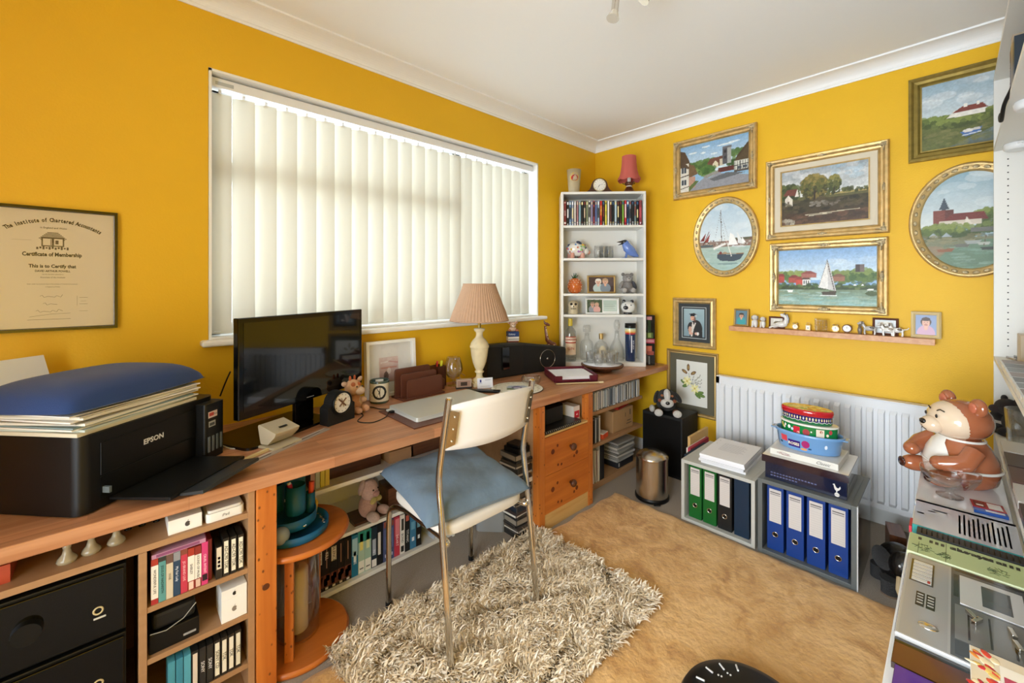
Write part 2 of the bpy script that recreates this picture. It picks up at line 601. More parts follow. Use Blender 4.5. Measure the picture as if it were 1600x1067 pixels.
# ------------------------------------------------------------------ the room
XB, YA, YC, XO, ZC = 3.15, 2.24, -0.45, -1.2, 2.62
WX0, WX1, WZ0, WZ1 = 0.285, 2.39, 1.112, 2.305
structure(MB().box(XO, YC - .1, -0.05, XB + .1, YA + .05, 0).build('floor', 'carpet'))
structure(MB().box(XO, YC - .1, ZC, XB + .1, YA + .05, ZC + .05).build('ceiling', 'ceil'))
w = MB()
w.box(XO, YA, 0, WX0, YA + .26, ZC).box(WX1, YA, 0, XB + .1, YA + .26, ZC)
w.box(WX0, YA, 0, WX1, YA + .26, WZ0).box(WX0, YA, WZ1, WX1, YA + .26, ZC)
structure(w.build('wall_left', 'yellow'))
structure(MB().box(XB, YC - .1, 0, XB + .1, YA, ZC).build('wall_right', 'yellow'))
structure(MB().box(XO, YC - .1, 0, XB, YC, ZC).build('wall_front', 'yellow'))
structure(MB().box(XO - .1, YC - .1, 0, XO, -.35, ZC).box(XO - .1, .62, 0, XO, YA + .05, ZC).box(XO - .1, -.35, 2.15, XO, .62, ZC).build('wall_back', 'yellow'))  # unseen back wall, its opening made up and sized for the light it admits
# coving with a small step, mitred in the corner
cp = [(0, 0), (0.006, 0), (0.006, 0.012)]
for k in range(9):
    a = PI / 2 * k / 8
    cp.append((0.010 + 0.088 * (1 - math.cos(a)), 0.014 + 0.048 * math.sin(a)))
cp += [(0.104, 0.062), (0.104, 0.072), (0, 0.072)]
def cove(name, a, b, n, c0, c1):
    z0 = ZC - .072; vs = []; N = len(cp)
    for P0, miter in ((a, c0), (b, c1)):
        for (o, h) in cp:
            vs.append((P0[0] + n[0] * o + miter[0] * o, P0[1] + n[1] * o + miter[1] * o, z0 + h))
    fs = [(i, (i + 1) % N, N + (i + 1) % N, N + i) for i in range(N)]
    structure(MB().add(vs, fs).build(name, 'ceil'))
cove('trim_1', (XO, YA, 0), (XB, YA, 0), (0, -1), (0, 0), (-1, 0))
cove('trim_2', (XB, YA, 0), (XB, YC, 0), (-1, 0), (0, -1), (0, 0))
# white reveals and the window behind the blind
wd = T('window_1', None, None, (0, 0, 0)); wd['kind'] = 'structure'
rv = MB().box(WX0 + .001, YA - .003, WZ0, WX0 + .012, YA + .2, WZ1).box(WX1 - .012, YA - .003, WZ0, WX1 - .001, YA + .2, WZ1).box(WX0 + .001, YA - .003, WZ1 - .012, WX1 - .001, YA + .2, WZ1 - .001).box(WX0 + .001, YA - .002, WZ0 + .001, WX1 - .001, YA + .2, WZ0 + .01)
rv.build('reveal', 'white', wd)
fy0, fy1 = YA + .115, YA + .185
fm = MB()
for (a, b, c, d) in ((WX0, WZ0, WX1, WZ0 + .06), (WX0, WZ1 - .06, WX1, WZ1), (WX0, WZ0, WX0 + .06, WZ1), (WX1 - .06, WZ0, WX1, WZ1), (WX0, 1.845, 1.70, 1.935), (1.66, WZ0, 1.72, WZ1)):
    fm.box(a, fy0, b, c, fy1, d)
fm.build('window_frame', 'pvc', wd)
for (a, b, c, d) in ((WX0 + .06, 1.66, WZ0 + .06, 1.845), (WX0 + .06, 1.66, 1.935, WZ1 - .06), (1.72, WX1 - .06, WZ0 + .06, WZ1 - .06)):
    MB().box(a, fy0 + .025, c, b, fy0 + .029, d).build('pane', 'pane', wd)
s = MB().box(WX0 - .03, YA - .055, WZ0 - .027, WX1 + .055, YA + .06, WZ0).build('window_sill', 'white', wd, bevel=.010, seg=3)

vb = T('vertical_blind', 'off-white vertical fabric slat blind filling the window', 'blind', (WX0, YA + .07, WZ1))
MB().box(.01, -.035, -.062, WX1 - WX0 - .02, .02, -.02).build('headrail', 'pvc', vb, bevel=.003)
MB('#b4b8b8').box(.03, -.0362, -.052, .10, -.0355, -.036).build('rail_label', 'paint', vb)
sl = []
H0, H1 = WZ0 + .018 - WZ1, -.080
for k in range(22):
    cx = .052 + .0935 * k
    ang = R(-15 + 2.0 * math.sin(k * 2.3))
    b = MB(); vs = []; N = 6
    zs = [H0, H0 + .001, H0 + .075, H0 + .076, -1.0, -.7, -.4, H1]
    zs = [H0, H0 + .075, H0 + .076, -.7, -.4, H1]
    for z in zs:
        for i in range(N + 1):
            u = -1 + 2 * i / N
            off = .008 * (1 - u * u) + (.0022 if z <= H0 + .075 else 0)
            x = .0460 * u; y = -off
            vs.append((x * math.cos(ang) - y * math.sin(ang), x * math.sin(ang) + y * math.cos(ang), z))
    fs = [(j * (N + 1) + i, j * (N + 1) + i + 1, (j + 1) * (N + 1) + i + 1, (j + 1) * (N + 1) + i) for j in range(len(zs) - 1) for i in range(N)]
    if k == 0 or True:
        o = b.add(vs, fs, True).build('slat', 'blind', vb, loc=(cx, 0, 0))
    MB().box(-.006, -.0035, -.090, .006, -.0015, -.062).box(-.012, -.004, -.092, .012, .002, -.082).build('hook', 'pvc', o)
MB().tube([(.03 + .0935 * k * .5, -.01 + .012 * math.sin(k * PI), H0 + .012 + (-.006 if k % 2 else 0)) for k in range(43)], .0012, 5).build('bead_chain', 'pvc', vb)

# ceiling spotlight
sp = T('ceiling_spotlight', 'chrome ceiling spotlight bar with clear reflector bulbs', 'light', (1.40, .88, ZC))
MB().cyl((0, 0, -.001), (0, 0, -.03), .05).cyl((0, 0, -.03), (0, 0, -.085), .008).build('ceiling_plate', 'chrome', sp)
MB().tube([(-.2, .02, -.09), (-.07, -.01, -.085), (.08, .0, -.09), (.2, -.03, -.085)], .008).build('bar', 'chrome', sp)
for (x, y, z, dx, dy, cyl) in ((.027, .037, -.172, -.03, .01, 1), (.105, -.07, -.118, -.05, .05, 1), (-.19, .02, -.14, -.1, -.03, 1)):
    p = Vector((x, y, z)); d = Vector((dx, dy, -.1)).normalized()
    h = MB().cyl(p + Vector((0, 0, .06)), p + Vector((0, 0, .03)), .006).cyl(p - d * .0 + Vector((0, 0, .03)), p + d * .02, .0145).build('lamp_holder', 'chrome', sp)
    MB().cyl(p + d * .02, p + d * .052, .014, .025).build('bulb', mat('reflector_bulb', '#e6e2d6', .12, .35, coat=.5), h)

# ------------------------------------------------------------------ rugs
g = MB()
N1, N2 = 90, 60
x0, x1, y0, y1 = .22, 2.35, .10, 1.515
nr = np.random.RandomState(3)
vs = []
for j in range(N2 + 1):
    for i in range(N1 + 1):
        ed = min(i, N1 - i, j, N2 - j)
        z = (.004 if ed == 0 else .013) + (nr.rand() * .003 if ed else 0)
        wx = .006 * math.sin(j * .9) if i in (0, N1) else 0
        wy = .006 * math.sin(i * .7) if j in (0, N2) else 0
        vs.append((x0 + (x1 - x0) * i / N1 + wx - 1.3, y0 + (y1 - y0) * j / N2 + wy - .8, z))
W1 = N1 + 1
g.add(vs, [(j * W1 + i, j * W1 + i + 1, (j + 1) * W1 + i + 1, (j + 1) * W1 + i) for j in range(N2) for i in range(N1)], True)
g.thing('golden_rug', 'large golden tan short-pile rug covering the grey carpet', 'rug', 'goldrug', (1.3, .8, 0))

rx0, rx1, ry0, ry1 = .56, 1.66, .86, 1.56
sh = T('shaggy_rug', 'cream long-pile shaggy rug under the chrome chair', 'rug', (1.11, 1.21, .016))
MB('#a08f74').box(rx0 - 1.11, ry0 - 1.21, 0, rx1 - 1.11, ry1 - 1.21, .008).build('backing', 'paintm', sh)
def strands():
    n = 30000
    r = np.random.RandomState(11)
    X = r.uniform(rx0 - .01, rx1 + .01, n) - 1.11; Y = r.uniform(ry0 - .01, ry1 + .01, n) - 1.21
    cl = r.uniform(0, 2 * PI, n)
    # neighbouring tufts lean alike
    A = 2.2 * np.sin(X * 19 + 3 * np.sin(Y * 13)) + 2.0 * np.cos(Y * 21 + X * 7) + cl * .42
    L = r.uniform(.022, .052, n); Wd = r.uniform(.0016, .0032, n)
    T1 = r.uniform(.2, .7, n); curl = r.uniform(-1.6, 1.6, n)
    ks = 5
    V = np.zeros((n, ks, 2, 3)); px, py, pz = X.copy(), Y.copy(), np.full(n, .006)
    th = T1.copy(); a = A.copy()
    for k in range(ks):
        wk = Wd * (1, 1.1, 1, .8, .35)[k]
        sx, sy = -np.sin(a), np.cos(a)
        V[:, k, 0] = np.stack([px - sx * wk, py - sy * wk, pz], -1)
        V[:, k, 1] = np.stack([px + sx * wk, py + sy * wk, pz + wk * .6], -1)
        st = L / (ks - 1)
        px = px + np.cos(a) * np.sin(th) * st; py = py + np.sin(a) * np.sin(th) * st
        pz = np.maximum(pz + np.cos(th) * st, .006)
        th = th + .38; a = a + curl * .35
    base = np.arange(n)[:, None] * ks * 2
    F = []
    for k in range(ks - 1):
        F.append(np.concatenate([base + 2 * k, base + 2 * k + 1, base + 2 * k + 3, base + 2 * k + 2], 1))
    F = np.stack(F, 1).reshape(-1, 4)
    me = bpy.data.meshes.new('pile')
    VV = V.reshape(-1, 3)
    me.vertices.add(len(VV)); me.vertices.foreach_set('co', VV.ravel())
    me.loops.add(F.size); me.loops.foreach_set('vertex_index', F.ravel().astype(np.int32))
    me.polygons.add(len(F)); me.polygons.foreach_set('loop_start', np.arange(0, F.size, 4, dtype=np.int32))
    me.polygons.foreach_set('loop_total', np.full(len(F), 4, dtype=np.int32))
    me.update(calc_edges=True)
    me.materials.append(M['paintm'])
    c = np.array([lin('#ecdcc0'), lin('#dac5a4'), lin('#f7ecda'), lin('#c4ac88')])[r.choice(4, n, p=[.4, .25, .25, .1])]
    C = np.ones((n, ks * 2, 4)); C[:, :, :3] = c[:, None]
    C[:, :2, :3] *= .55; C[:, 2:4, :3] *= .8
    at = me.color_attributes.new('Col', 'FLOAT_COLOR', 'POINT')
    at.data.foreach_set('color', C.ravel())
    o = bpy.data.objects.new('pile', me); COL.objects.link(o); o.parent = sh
    o['kind'] = 'stuff'
strands()

# ------------------------------------------------------------------ the long desk, its cabinets and legs
YF, ZT = 1.54, .73
dk = T('worktop', 'long reddish-brown wooden worktop running under the window', 'desk', (1.2, 1.88, .69))
MB().box(-.70 - 1.2, YF - 1.88, 0, 3.14 - 1.2, 2.232 - 1.88, .04).build('desk_top', 'desk', dk, bevel=.004)
lg = MB().box(.325 - 1.2, 1.552 - 1.88, -.689, .384 - 1.2, 1.60 - 1.88, 0).build('leg', 'pine', dk, bevel=.002)
MB('#5a2c10').cyl((.352 - 1.2, 1.5525 - 1.88, -.33), (.352 - 1.2, 1.5512 - 1.88, -.33), .012, .010, 14).build('knot', 'paint', lg)
lg2 = MB().box(1.50 - 1.2, 2.12 - 1.88, -.689, 1.56 - 1.2, 2.17 - 1.88, 0).build('leg', 'oak', dk)

# left cabinet
cb = T('shelf_cabinet', 'tan wooden shelf cabinet under the left end of the worktop', 'cabinet', (0, 1.56, 0))
D = .50
for n_, a in (('side_panel', (-.70, 0, 0, -.68, D, .688)), ('side_panel', (.303, 0, 0, .322, D, .688)), ('divider', (.040, 0, 0, .058, D, .600)),
              ('shelf', (-.68, .002, .600, .303, D, .618)), ('back_panel', (-.70, D, 0, .322, D + .006, .688)), ('base_panel', (-.68, .002, .0, .303, D, .03)),
              ('shelf', (.058, .002, .424, .303, D, .440)), ('shelf', (.058, .002, .277, .303, D, .293)), ('shelf', (.058, .002, .118, .303, D, .134))):
    MB().box(*a).build(n_, 'oak', cb, bevel=.001)

# hi-fi separates in the left bay
for i, (z0, z1, lb) in enumerate(((.031, .20, 'black hi-fi unit at the bottom of the left bay'), (.201, .395, 'black hi-fi unit in the middle of the left bay'), (.396, .585, 'black hi-fi unit with socket ring at the top of the left bay'))):
    t = T('hifi_separate', lb, 'hi-fi', (-.325, 1.575, z0), group='hi-fi separates')
    MB().box(-.34, .004, .004, .34, .40, z1 - z0 - .004).build('case', 'black', t, bevel=.003)
    MB().box(-.335, -.003, .012, .335, .004, z1 - z0 - .012).build('front_panel', 'blackg', t, bevel=.002)
    for kx in (-.1, .16):
        MB().cyl((kx, -.003, .1), (kx, -.022, .1), .028, .026, 24).build('knob', 'black', t)
    MB('#c9b98c').tube([(.009 * math.cos(q * PI / 9), .009 * math.sin(q * PI / 9), .002) for q in range(18)], .0022, 6, True).build('socket_ring', 'paint', t, loc=(.285, -.003, .085), rot=(PI / 2, 0, 0))
    MB('#c8c8c0').box(.276, -.0045, .062, .300, -.003, .067).build('badge', 'paint', t, bevel=.001)

# chess-like figures and the things in the top slot
for i, (x, y) in enumerate(((-.10, 1.615), (-.055, 1.625), (-.005, 1.635))):
    MB('#a39a84').lathe([(.018, 0), (.021, .006), (.018, .012), (.010, .022), (.007, .036), (.009, .038), (.008, .044), (.003, .052)], 18).thing(
        'bell_ornament', 'small stone-coloured bell-shaped ornament in the slot under the worktop, %s from the left' % ('first', 'second', 'third')[i], 'ornament', 'glaze', (x, y, .618), group='bell ornaments')
MB('#b04a34').box(0, 0, 0, .04, .12, .045).thing('red_box', 'small red box at the far left of the slot under the worktop', 'box', 'paint', (-.235, 1.60, .618))
for i, x in enumerate((.02, .052, .085)):
    MB().lathe([(.008, 0), (.009, .003), (.003, .006), (.003, .03), (.013, .045), (.012, .06)], 14, cap=False).thing('liqueur_glass', 'tiny dark glass in the slot under the worktop, %s from the phone box' % ('third', 'second', 'first')[i], 'glass', 'blackg', (x - .0, 1.70, .618), group='tiny glasses in the slot')
t = T('phone_box', 'white phone box with a dark fruit logo in the slot under the worktop', 'box', (.145, 1.575, .618))
MB().box(-.040, 0, 0, .04, .12, .042).build('carton', 'white', t, bevel=.001)
def fruit(parent, x, z, y, k, c='#4a4744', flat=False):
    b = MB(c)
    pts = []
    for i in range(28):
        a = 2 * PI * i / 28
        rr = 1 - .12 * math.cos(2 * a) * .4 + .06 * abs(math.sin(a * .5 + .3))
        px, pz = .85 * rr * math.cos(a), rr * math.sin(a) * .92
        if abs(a) < .45 or a > 2 * PI - .45: px -= .32 * (1 - min(a, 2 * PI - a) / .45)
        pts.append((px * k, pz * k))
    b.quad(*[(x + p, y, z + q) for p, q in pts])
    lf = [(0, 1.05), (.12, 1.12), (.34, 1.5), (.36, 1.62), (.18, 1.52), (.02, 1.28)]
    b.quad(*[(x + p * k, y, z + q * k) for p, q in lf])
    b.build('logo', 'paint', parent)
fruit(t, 0.005, .020, -.0006, .0075)
t = T('tablet_box', 'flat white boxes stacked at the right end of the slot', 'box', (.245, 1.573, .618))
MB('#e8e6e0').rbox(.10, .12, 0, .026, .012, (0, .06)).build('carton', 'paint', t)
MB('#d9d6cf').rbox(.09, .11, .0262, .034, .010, (0, .06)).build('lid', 'paint', t)
text('iPad', .012, (0, -.0006, .013), t, '#777777')

# right column: spines
ORD = ['first', 'second', 'third', 'fourth', 'fifth', 'sixth', 'seventh', 'eighth', 'ninth', 'tenth', 'eleventh', 'twelfth', 'thirteenth', 'fourteenth', 'fifteenth', 'sixteenth', 'seventeenth', 'eighteenth', 'nineteenth', 'twentieth', '21st', '22nd', '23rd', '24th', '25th', '26th', '27th', '28th', '29th', '30th', '31st', '32nd', '33rd', '34th', '35th', '36th', '37th', '38th', '39th', '40th']
def spine(name, label, cat, w, d, h, base, marks, loc, rz=0, group=None, tx=None, tc='#ffffff', ts=None, body=None, th=0, m='paint', tz=.5):
    """upright case: front face (its spine) looks along -Y; marks = (u0,v0,u1,v1,colour) on the spine"""
    b = MB(body or base)
    b.box(-w / 2, .0008, 0, w / 2, d, h)
    b.col(base).box(-w / 2 + .0003, 0, .0003, w / 2 - .0003, .0009, h - .0003)
    for (u0, v0, u1, v1, c) in marks:
        b.fr(-w / 2 + u0 * w, v0 * h, -w / 2 + u1 * w, v1 * h, -.0003, c)
    if tx:
        t = T(name, label, cat, loc, rz, group)
        if th: t.rotation_euler = (0, th, rz)
        b.build('case', m, t)
        text(tx, ts or w * .6, (0, -.0006, h * tz), t, tc, (PI / 2, R(90), 0))
        return t
    o = b.thing(name, label, cat, m, loc, rz, group)
    if th: o.rotation_euler = (0, th, rz)
    return o
x = .0665
vt = [('#a83a2c', [(0, .12, 1, .86, '#e9e5da'), (0.1, .0, .9, .1, '#a33')], 'WONDERFUL LIFE', '#222222', 'white and red'),
      ('#5e9a98', [(0, .9, 1, 1, '#333333')], 'JESUS OF NAZARETH', '#173a3a', 'teal'),
      ('#cfc4ac', [(0, .8, 1, 1, '#6a5048')], 'WAR', '#7a6a50', 'beige'),
      ('#2c4560', [(0, .8, 1, 1, '#8d8f95')], 'My Fair Lady', '#dfe6ee', 'navy'),
      ('#c23a50', [(0, .88, 1, 1, '#8a4a3a')], 'JO BRAND LIVE', '#f0c0c8', 'crimson'),
      ('#a83a2c', [(0, .22, 1, .82, '#ece8de'), (.15, .02, .85, .2, '#e6c8b8')], 'SHIRLEY', '#222222', 'white with red ends'),
      ('#8c2f2a', [(0, .22, 1, .80, '#ece8de'), (.15, .02, .85, .2, '#d8b8a8')], 'SOUND OF MUSIC', '#222222', 'white with dark red ends'),
      ('#cf3f78', [(.1, .1, .9, .25, '#2a1a26')], 'CRUEL INTENT', '#ffd9e8', 'pink')]
for i, (c, mk, tx, tcx, lb) in enumerate(vt):
    h = .128 if i not in (5, 6) else .124
    spine('video_case', '%s video beside the hi-fi, %s from the left' % (lb, ORD[i]), 'video', .0158, .11, h, c, mk, (x + .008, 1.566, .440), group='videos beside the hi-fi', tx=tx, tc=tcx, ts=.0085)
    x += .0166
MB('#b98aa4').box(0, 0, 0, .125, .10, .012).fr(.01, .002, .11, .010, -.0004, '#8a4f74').thing('video_case', 'pinkish-mauve video case lying flat on the upright videos', 'video', 'paint', (.068, 1.567, .5685), group='videos beside the hi-fi')
MB('#8a2f3a').box(0, 0, 0, .010, .1, .125).thing('video_case', 'dark red case at the right end of the upright videos', 'video', 'paint', (.2, 1.58, .440), group='videos beside the hi-fi')
x = .232
def cassette(lb, x, z, txt, hh=.105, base='#22201e', lc='#e6e2cf', tcx='#222222', grp='cassettes', w=.0165):
    spine('cassette_case', lb, 'cassette', w, .07, hh, base, [(.16, .08, .84, .93, lc)], (x, 1.566, z), group=grp, tx=txt, tc=tcx, ts=.0125)
spine('cassette_case', 'cassette with red dots on a pale label, on the upper shelf', 'cassette', .0165, .07, .10, '#2a2622', [(.12, .3, .88, .97, '#ddd2bc'), (.3, .36, .7, .44, '#c22f2a'), (.3, .48, .7, .56, '#c22f2a'), (.3, .6, .7, .68, '#c22f2a')], (.2265, 1.566, .440), group='cassettes')
for i in range(3):
    cassette('cream-labelled AD-C90 cassette on the upper shelf, %s from the right' % ('third', 'second', 'first')[i], .245 + i * .0195, .440, 'AD-C90 TDK', .118 - .002 * i)
# second shelf: black box with cable and the white boxes
t = T('set_top_box', 'black electronic box with a cable, on the shelf below the videos', 'electronic device', (.12, 1.575, .293))
MB().box(-.058, 0, 0, .058, .16, .055).build('case', 'black', t, bevel=.003)
MB('#0e0e0e').box(-.05, .01, .056, .05, .15, .105).build('upper_case', 'blackm', t, bevel=.01)
MB('#9a9a9a').box(.02, -.001, .014, .05, 0, .02).build('badge', 'paint', t)
MB('#9c9a92').tube([(-.055, -.004, .062), (-.02, -.008, .058), (.02, -.007, .072), (.05, -.002, .10)], .0013, 6).build('cable', 'paint', t)
t = T('phone_box', 'large white electronics box with grey fruit logo on the second shelf', 'box', (.267, 1.567, .293))
MB().box(-.034, 0, 0, .034, .1, .068).build('carton', 'white', t, bevel=.001)
fruit(t, 0, .034, -.0006, .008, '#8a7f74')
t = T('phone_box', 'slim white electronics box with black fruit logo on top of the larger one', 'box', (.267, 1.567, .3612))
MB().box(-.034, 0, 0, .034, .1, .032).build('carton', 'white', t, bevel=.001)
fruit(t, 0, .014, -.0006, .006, '#1d2226')
# third shelf
spec = [('#4a95aa', '#4a95aa', ''), ('#3f8aa2', '#3f8aa2', ''), ('#55a3b8', '#55a3b8', ''), ('#222222', '#dccfc0', ''), ('#222222', '#2b2b2b', 'SONY'), ('#222222', '#2e2e2c', 'SONY'), ('#2a2622', '#e6e2cf', 'SONY CD'), ('#2a2622', '#e6e0d0', 'TDK'), ('#2a2622', '#e6e0d0', 'TDK'), ('#2a2622', '#e0dbc8', 'TDK')]
for i, (bs, lc, tx) in enumerate(spec):
    cassette('%s cassette on the third shelf beside the hi-fi, %s from the left' % ('blue' if i < 3 else ('black' if i in (4, 5) else 'pale-labelled'), ORD[i]), .112 + i * .0183, .134, tx or ' ', .118 - .001 * (i % 3), bs, lc, '#e8e8e8' if i in (4, 5) else '#222222', 'cassettes on the third shelf')
MB('#191919').box(0, 0, 0, .10, .09, .012).box(.02, .01, .012, .085, .09, .024).thing('black_case', 'flat black cases resting on the third-shelf cassettes', 'case', 'blackm', (.15, 1.60, .2535))

# drawer unit
du = T('drawer_unit', 'orange pine two-drawer unit with an open top bay under the worktop', 'drawer unit', (1.895, 1.54, 0))
X0, X1 = 1.657 - 1.895, 2.14 - 1.895
for n_, mm, a in (('side_panel', 'pine', (X0, .0, 0, X0 + .042, .05, .688)), ('side_panel', 'pine', (X1 - .045, .0, 0, X1, .05, .688)),
                  ('side_panel', 'oak', (X0 + .001, .05, .0, X0 + .018, .6, .688)), ('side_panel', 'oak', (X1 - .018, .05, .0, X1 - .001, .6, .688)),
                  ('plinth', 'pinel', (X0 + .042, .004, 0, X1 - .045, .02, .088)), ('ledge', 'pinel', (X0 + .018, .006, .512, X1 - .018, .6, .522)),
                  ('back_panel', 'blackm', (X0 + .018, .59, 0, X1 - .018, .6, .688))):
    MB().box(*a).build(n_, mm, du, bevel=.001)
for z0, z1 in ((.090, .299), (.301, .510)):
    d = MB().box(X0 + .044, .0, z0, X1 - .047, .02, z1).box(X0 + .05, .02, z0 + .01, X1 - .05, .4, z1 - .03).build('drawer', 'pineh', du, bevel=.001)
    MB().lathe([(.008, 0), (.009, .012), (.019, .018), (.022, .027), (.017, .036), (.004, .039)], 24).build('knob', 'brownwood', d, loc=((X0 + X1) / 2 + .02, 0, (z0 + z1) / 2 + .01), rot=(PI / 2, 0, 0))
    for q, (kx, kz, kr) in enumerate(((-.13, .120, .015), (.085, .060, .013), (-.09, .145, .009), (-.055, .030, .008), (-.085, .035, .008), (.06, .045, .009))):
        MB('#6b2c10').cyl((kx, -.0001, z0 + kz), (kx, -.0006, z0 + kz), kr, kr * .8, 12).build('knot', 'paint', d)
t = T('handbag', 'black bag in the open bay above the drawers', 'bag', (1.87, 1.70, .545))
MB().rbox(.22, .16, 0, .085, .05).build('body', 'blackm', t, bevel=.01)
MB().tube([(-.06, -.02, .08), (-.04, -.03, .112), (.04, -.03, .112), (.07, -.02, .08)], .006).build('handle', 'blackm', t)
nb = T('wire_notebook', 'black wire-bound notebook lying in the bay above the drawers', 'notebook', (1.87, 1.66, .522))
MB('#1a1a1a').box(-.165, -.11, 0, .165, .10, .02).build('cover', 'paint', nb)
for i in range(20):
    MB().lathe([(.006, 0), (.007, .0012), (.006, .0024)], 10).build('wire_loop', 'chrome', nb, loc=(-.155 + i * .0163, -.112, .011), rot=(0, PI / 2, 0))
t = T('small_carton', 'small white carton with a red panel in the bay above the drawers', 'box', (2.055, 1.60, .5225))
MB('#e6e2dc').box(-.03, 0, 0, .03, .1, .085).fr(-.022, .012, .026, .055, -.0004, '#c41f38').fr(-.006, .03, .012, .034, -.0008, '#ffffff').build('carton', 'paint', t)
text('<', .022, (.002, -.001, .034), t, '#ffffff')

# shelves to the right of the drawers
rs = T('shelf_unit', 'tan open shelf unit between the drawers and the corner', 'shelf unit', (2.49, 1.60, 0))
a0, a1 = 2.142 - 2.49, 2.845 - 2.49
for n_, a in (('side_panel', (a0, 0, 0, a0 + .018, .5, .688)), ('side_panel', (a1 - .016, .22, 0, a1, .5, .688)), ('shelf', (a0 + .018, 0, .508, a1, .5, .528)), ('shelf', (a0 + .018, 0, .296, a1, .5, .316)),
              ('shelf', (a0 + .018, .02, .03, a1, .5, .048)), ('plinth', (a0 + .018, .03, 0, a1, .045, .03)), ('back_panel', (a0, .5, 0, a1, .506, .688))):
    MB().box(*a).build(n_, 'oak', rs, bevel=.001)
x = 2.166; i = 0
cds = ['#b9b4ad', '#8a9099', '#d9d6d0', '#6f7d8c', '#2b2e33', '#c9c4ba', '#3d4a5c', '#e0ddd8', '#777068', '#222426', '#a9b4bd']
while x < 2.825:
    wv = rnd.choice([.0115, .0115, .0115, .022])
    c = rnd.choice(cds)
    spine('cd_case', 'CD case on the top shelf right of the drawers, %s from the left' % (ORD[i] if i < len(ORD) else '%dth' % (i + 1)), 'CD', wv, .12, .125 - rnd.random() * .003, c, [(.15, .06, .85, .94, rnd.choice(cds + ['#f1efe9', '#dfe3e6']))], (x + wv / 2, 1.612 + rnd.random() * .006, .528), group='CDs right of the drawers', body='#c9cccc')
    x += wv + .0007; i += 1
for j, (wv, h, c, lb) in enumerate(((.012, .16, '#9d978e', 'grey'), (.09, .165, '#15161a', 'black'), (.014, .165, '#b9bcc0', 'silver-grey'), (.012, .165, '#3b3d40', 'charcoal'), (.012, .165, '#5b5b58', 'mid grey'), (.014, .17, '#cfc9bd', 'cream'))):
    xx = 2.164 + (0, .014, .106, .122, .136, .150)[j]
    spine('box_file', '%s case standing on the middle shelf right of the drawers, %s from the left' % (lb, ORD[j]), 'case', wv, .18, h, c, [(.1, .93, .9, .97, '#777777')], (xx + wv / 2, 1.615, .316), group='cases on the middle shelf')
t = T('cardboard_box', 'brown cardboard box on the middle shelf right of the drawers', 'box', (2.62, 1.635, .316))
MB().box(-.11, 0, 0, .15, .26, .15).build('carton', 'card', t, bevel=.002)
MB('#4a3a28').fr(.045, .085, .052, .115, -.0006).fr(.105, .09, .118, .13, -.0006).fr(.07, .05, .12, .056, -.0006).fr(.06, .03, .13, .036, -.0006).build('markings', 'paint', t)
MB('#a52a22').box(-.09, -.07, 0, .09, .07, .014).thing('red_book', 'red book lying on the cardboard box', 'book', 'paint', (2.66, 1.72, .4665), .15)
MB('#d8502a').box(-.04, -.05, 0, .045, .06, .030).col('#e8e0d4').box(-.038, -.048, .030, .04, .055, .036).thing('orange_book', 'orange book lying in front of the cardboard box', 'book', 'paint', (2.395, 1.675, .316), .2)
mg = [('#b07a80', .014, .22, 0), ('#d9d5cc', .012, .225, .03), ('#e6e3dc', .018, .22, .05), ('#8f8878', .01, .225, 0), ('#ddd9d0', .012, .22, -.12), ('#cfc9bd', .014, .215, -.10), ('#7a2f3a', .006, .21, -.02), ('#e2ddd4', .012, .205, -.03), ('#17181c', .02, .235, 0), ('#1c1d22', .03, .235, 0)]
x = 2.168
for j, (c, wv, h, th) in enumerate(mg):
    spine('magazine', '%s magazine on the bottom shelf by the drawers, %s from the left' % (('pink', 'pale', 'white', 'olive', 'pale', 'beige', 'dark red', 'cream', 'black', 'black')[j], ORD[j]), 'magazine', wv, .2, h, c, [(.1, .05, .9, .95, c)], (x + wv / 2 + (.022 if th < -.05 else 0), 1.625, .0485), group='magazines on the bottom shelf', th=th, body='#d8d4ca')
    x += wv + (.008 if th else .001) + (.01 if th < -.05 else 0)
for j in range(9):
    MB(('#a8a6a0', '#8b8a86', '#c9c5bc', '#74726d')[j % 4]).box(-.11, -.08, 0, .11, .1, .013).thing('magazine', 'flat magazine in the stack by the pedal bin, %s from the bottom' % ORD[j], 'magazine', 'paint', (2.68 + .006 * (j % 3), 1.72, .093 + j * .0145), .06 * math.sin(j * 2), group='stacked magazines')
t = MB('#20242a').box(-.1, 0, 0, .1, .16, .043).fr(-.095, .01, -.08, .036, -.0004, '#b9b9b4').thing('box_file', 'dark box lying under the stacked magazines', 'case', 'paint', (2.68, 1.64, .0485))

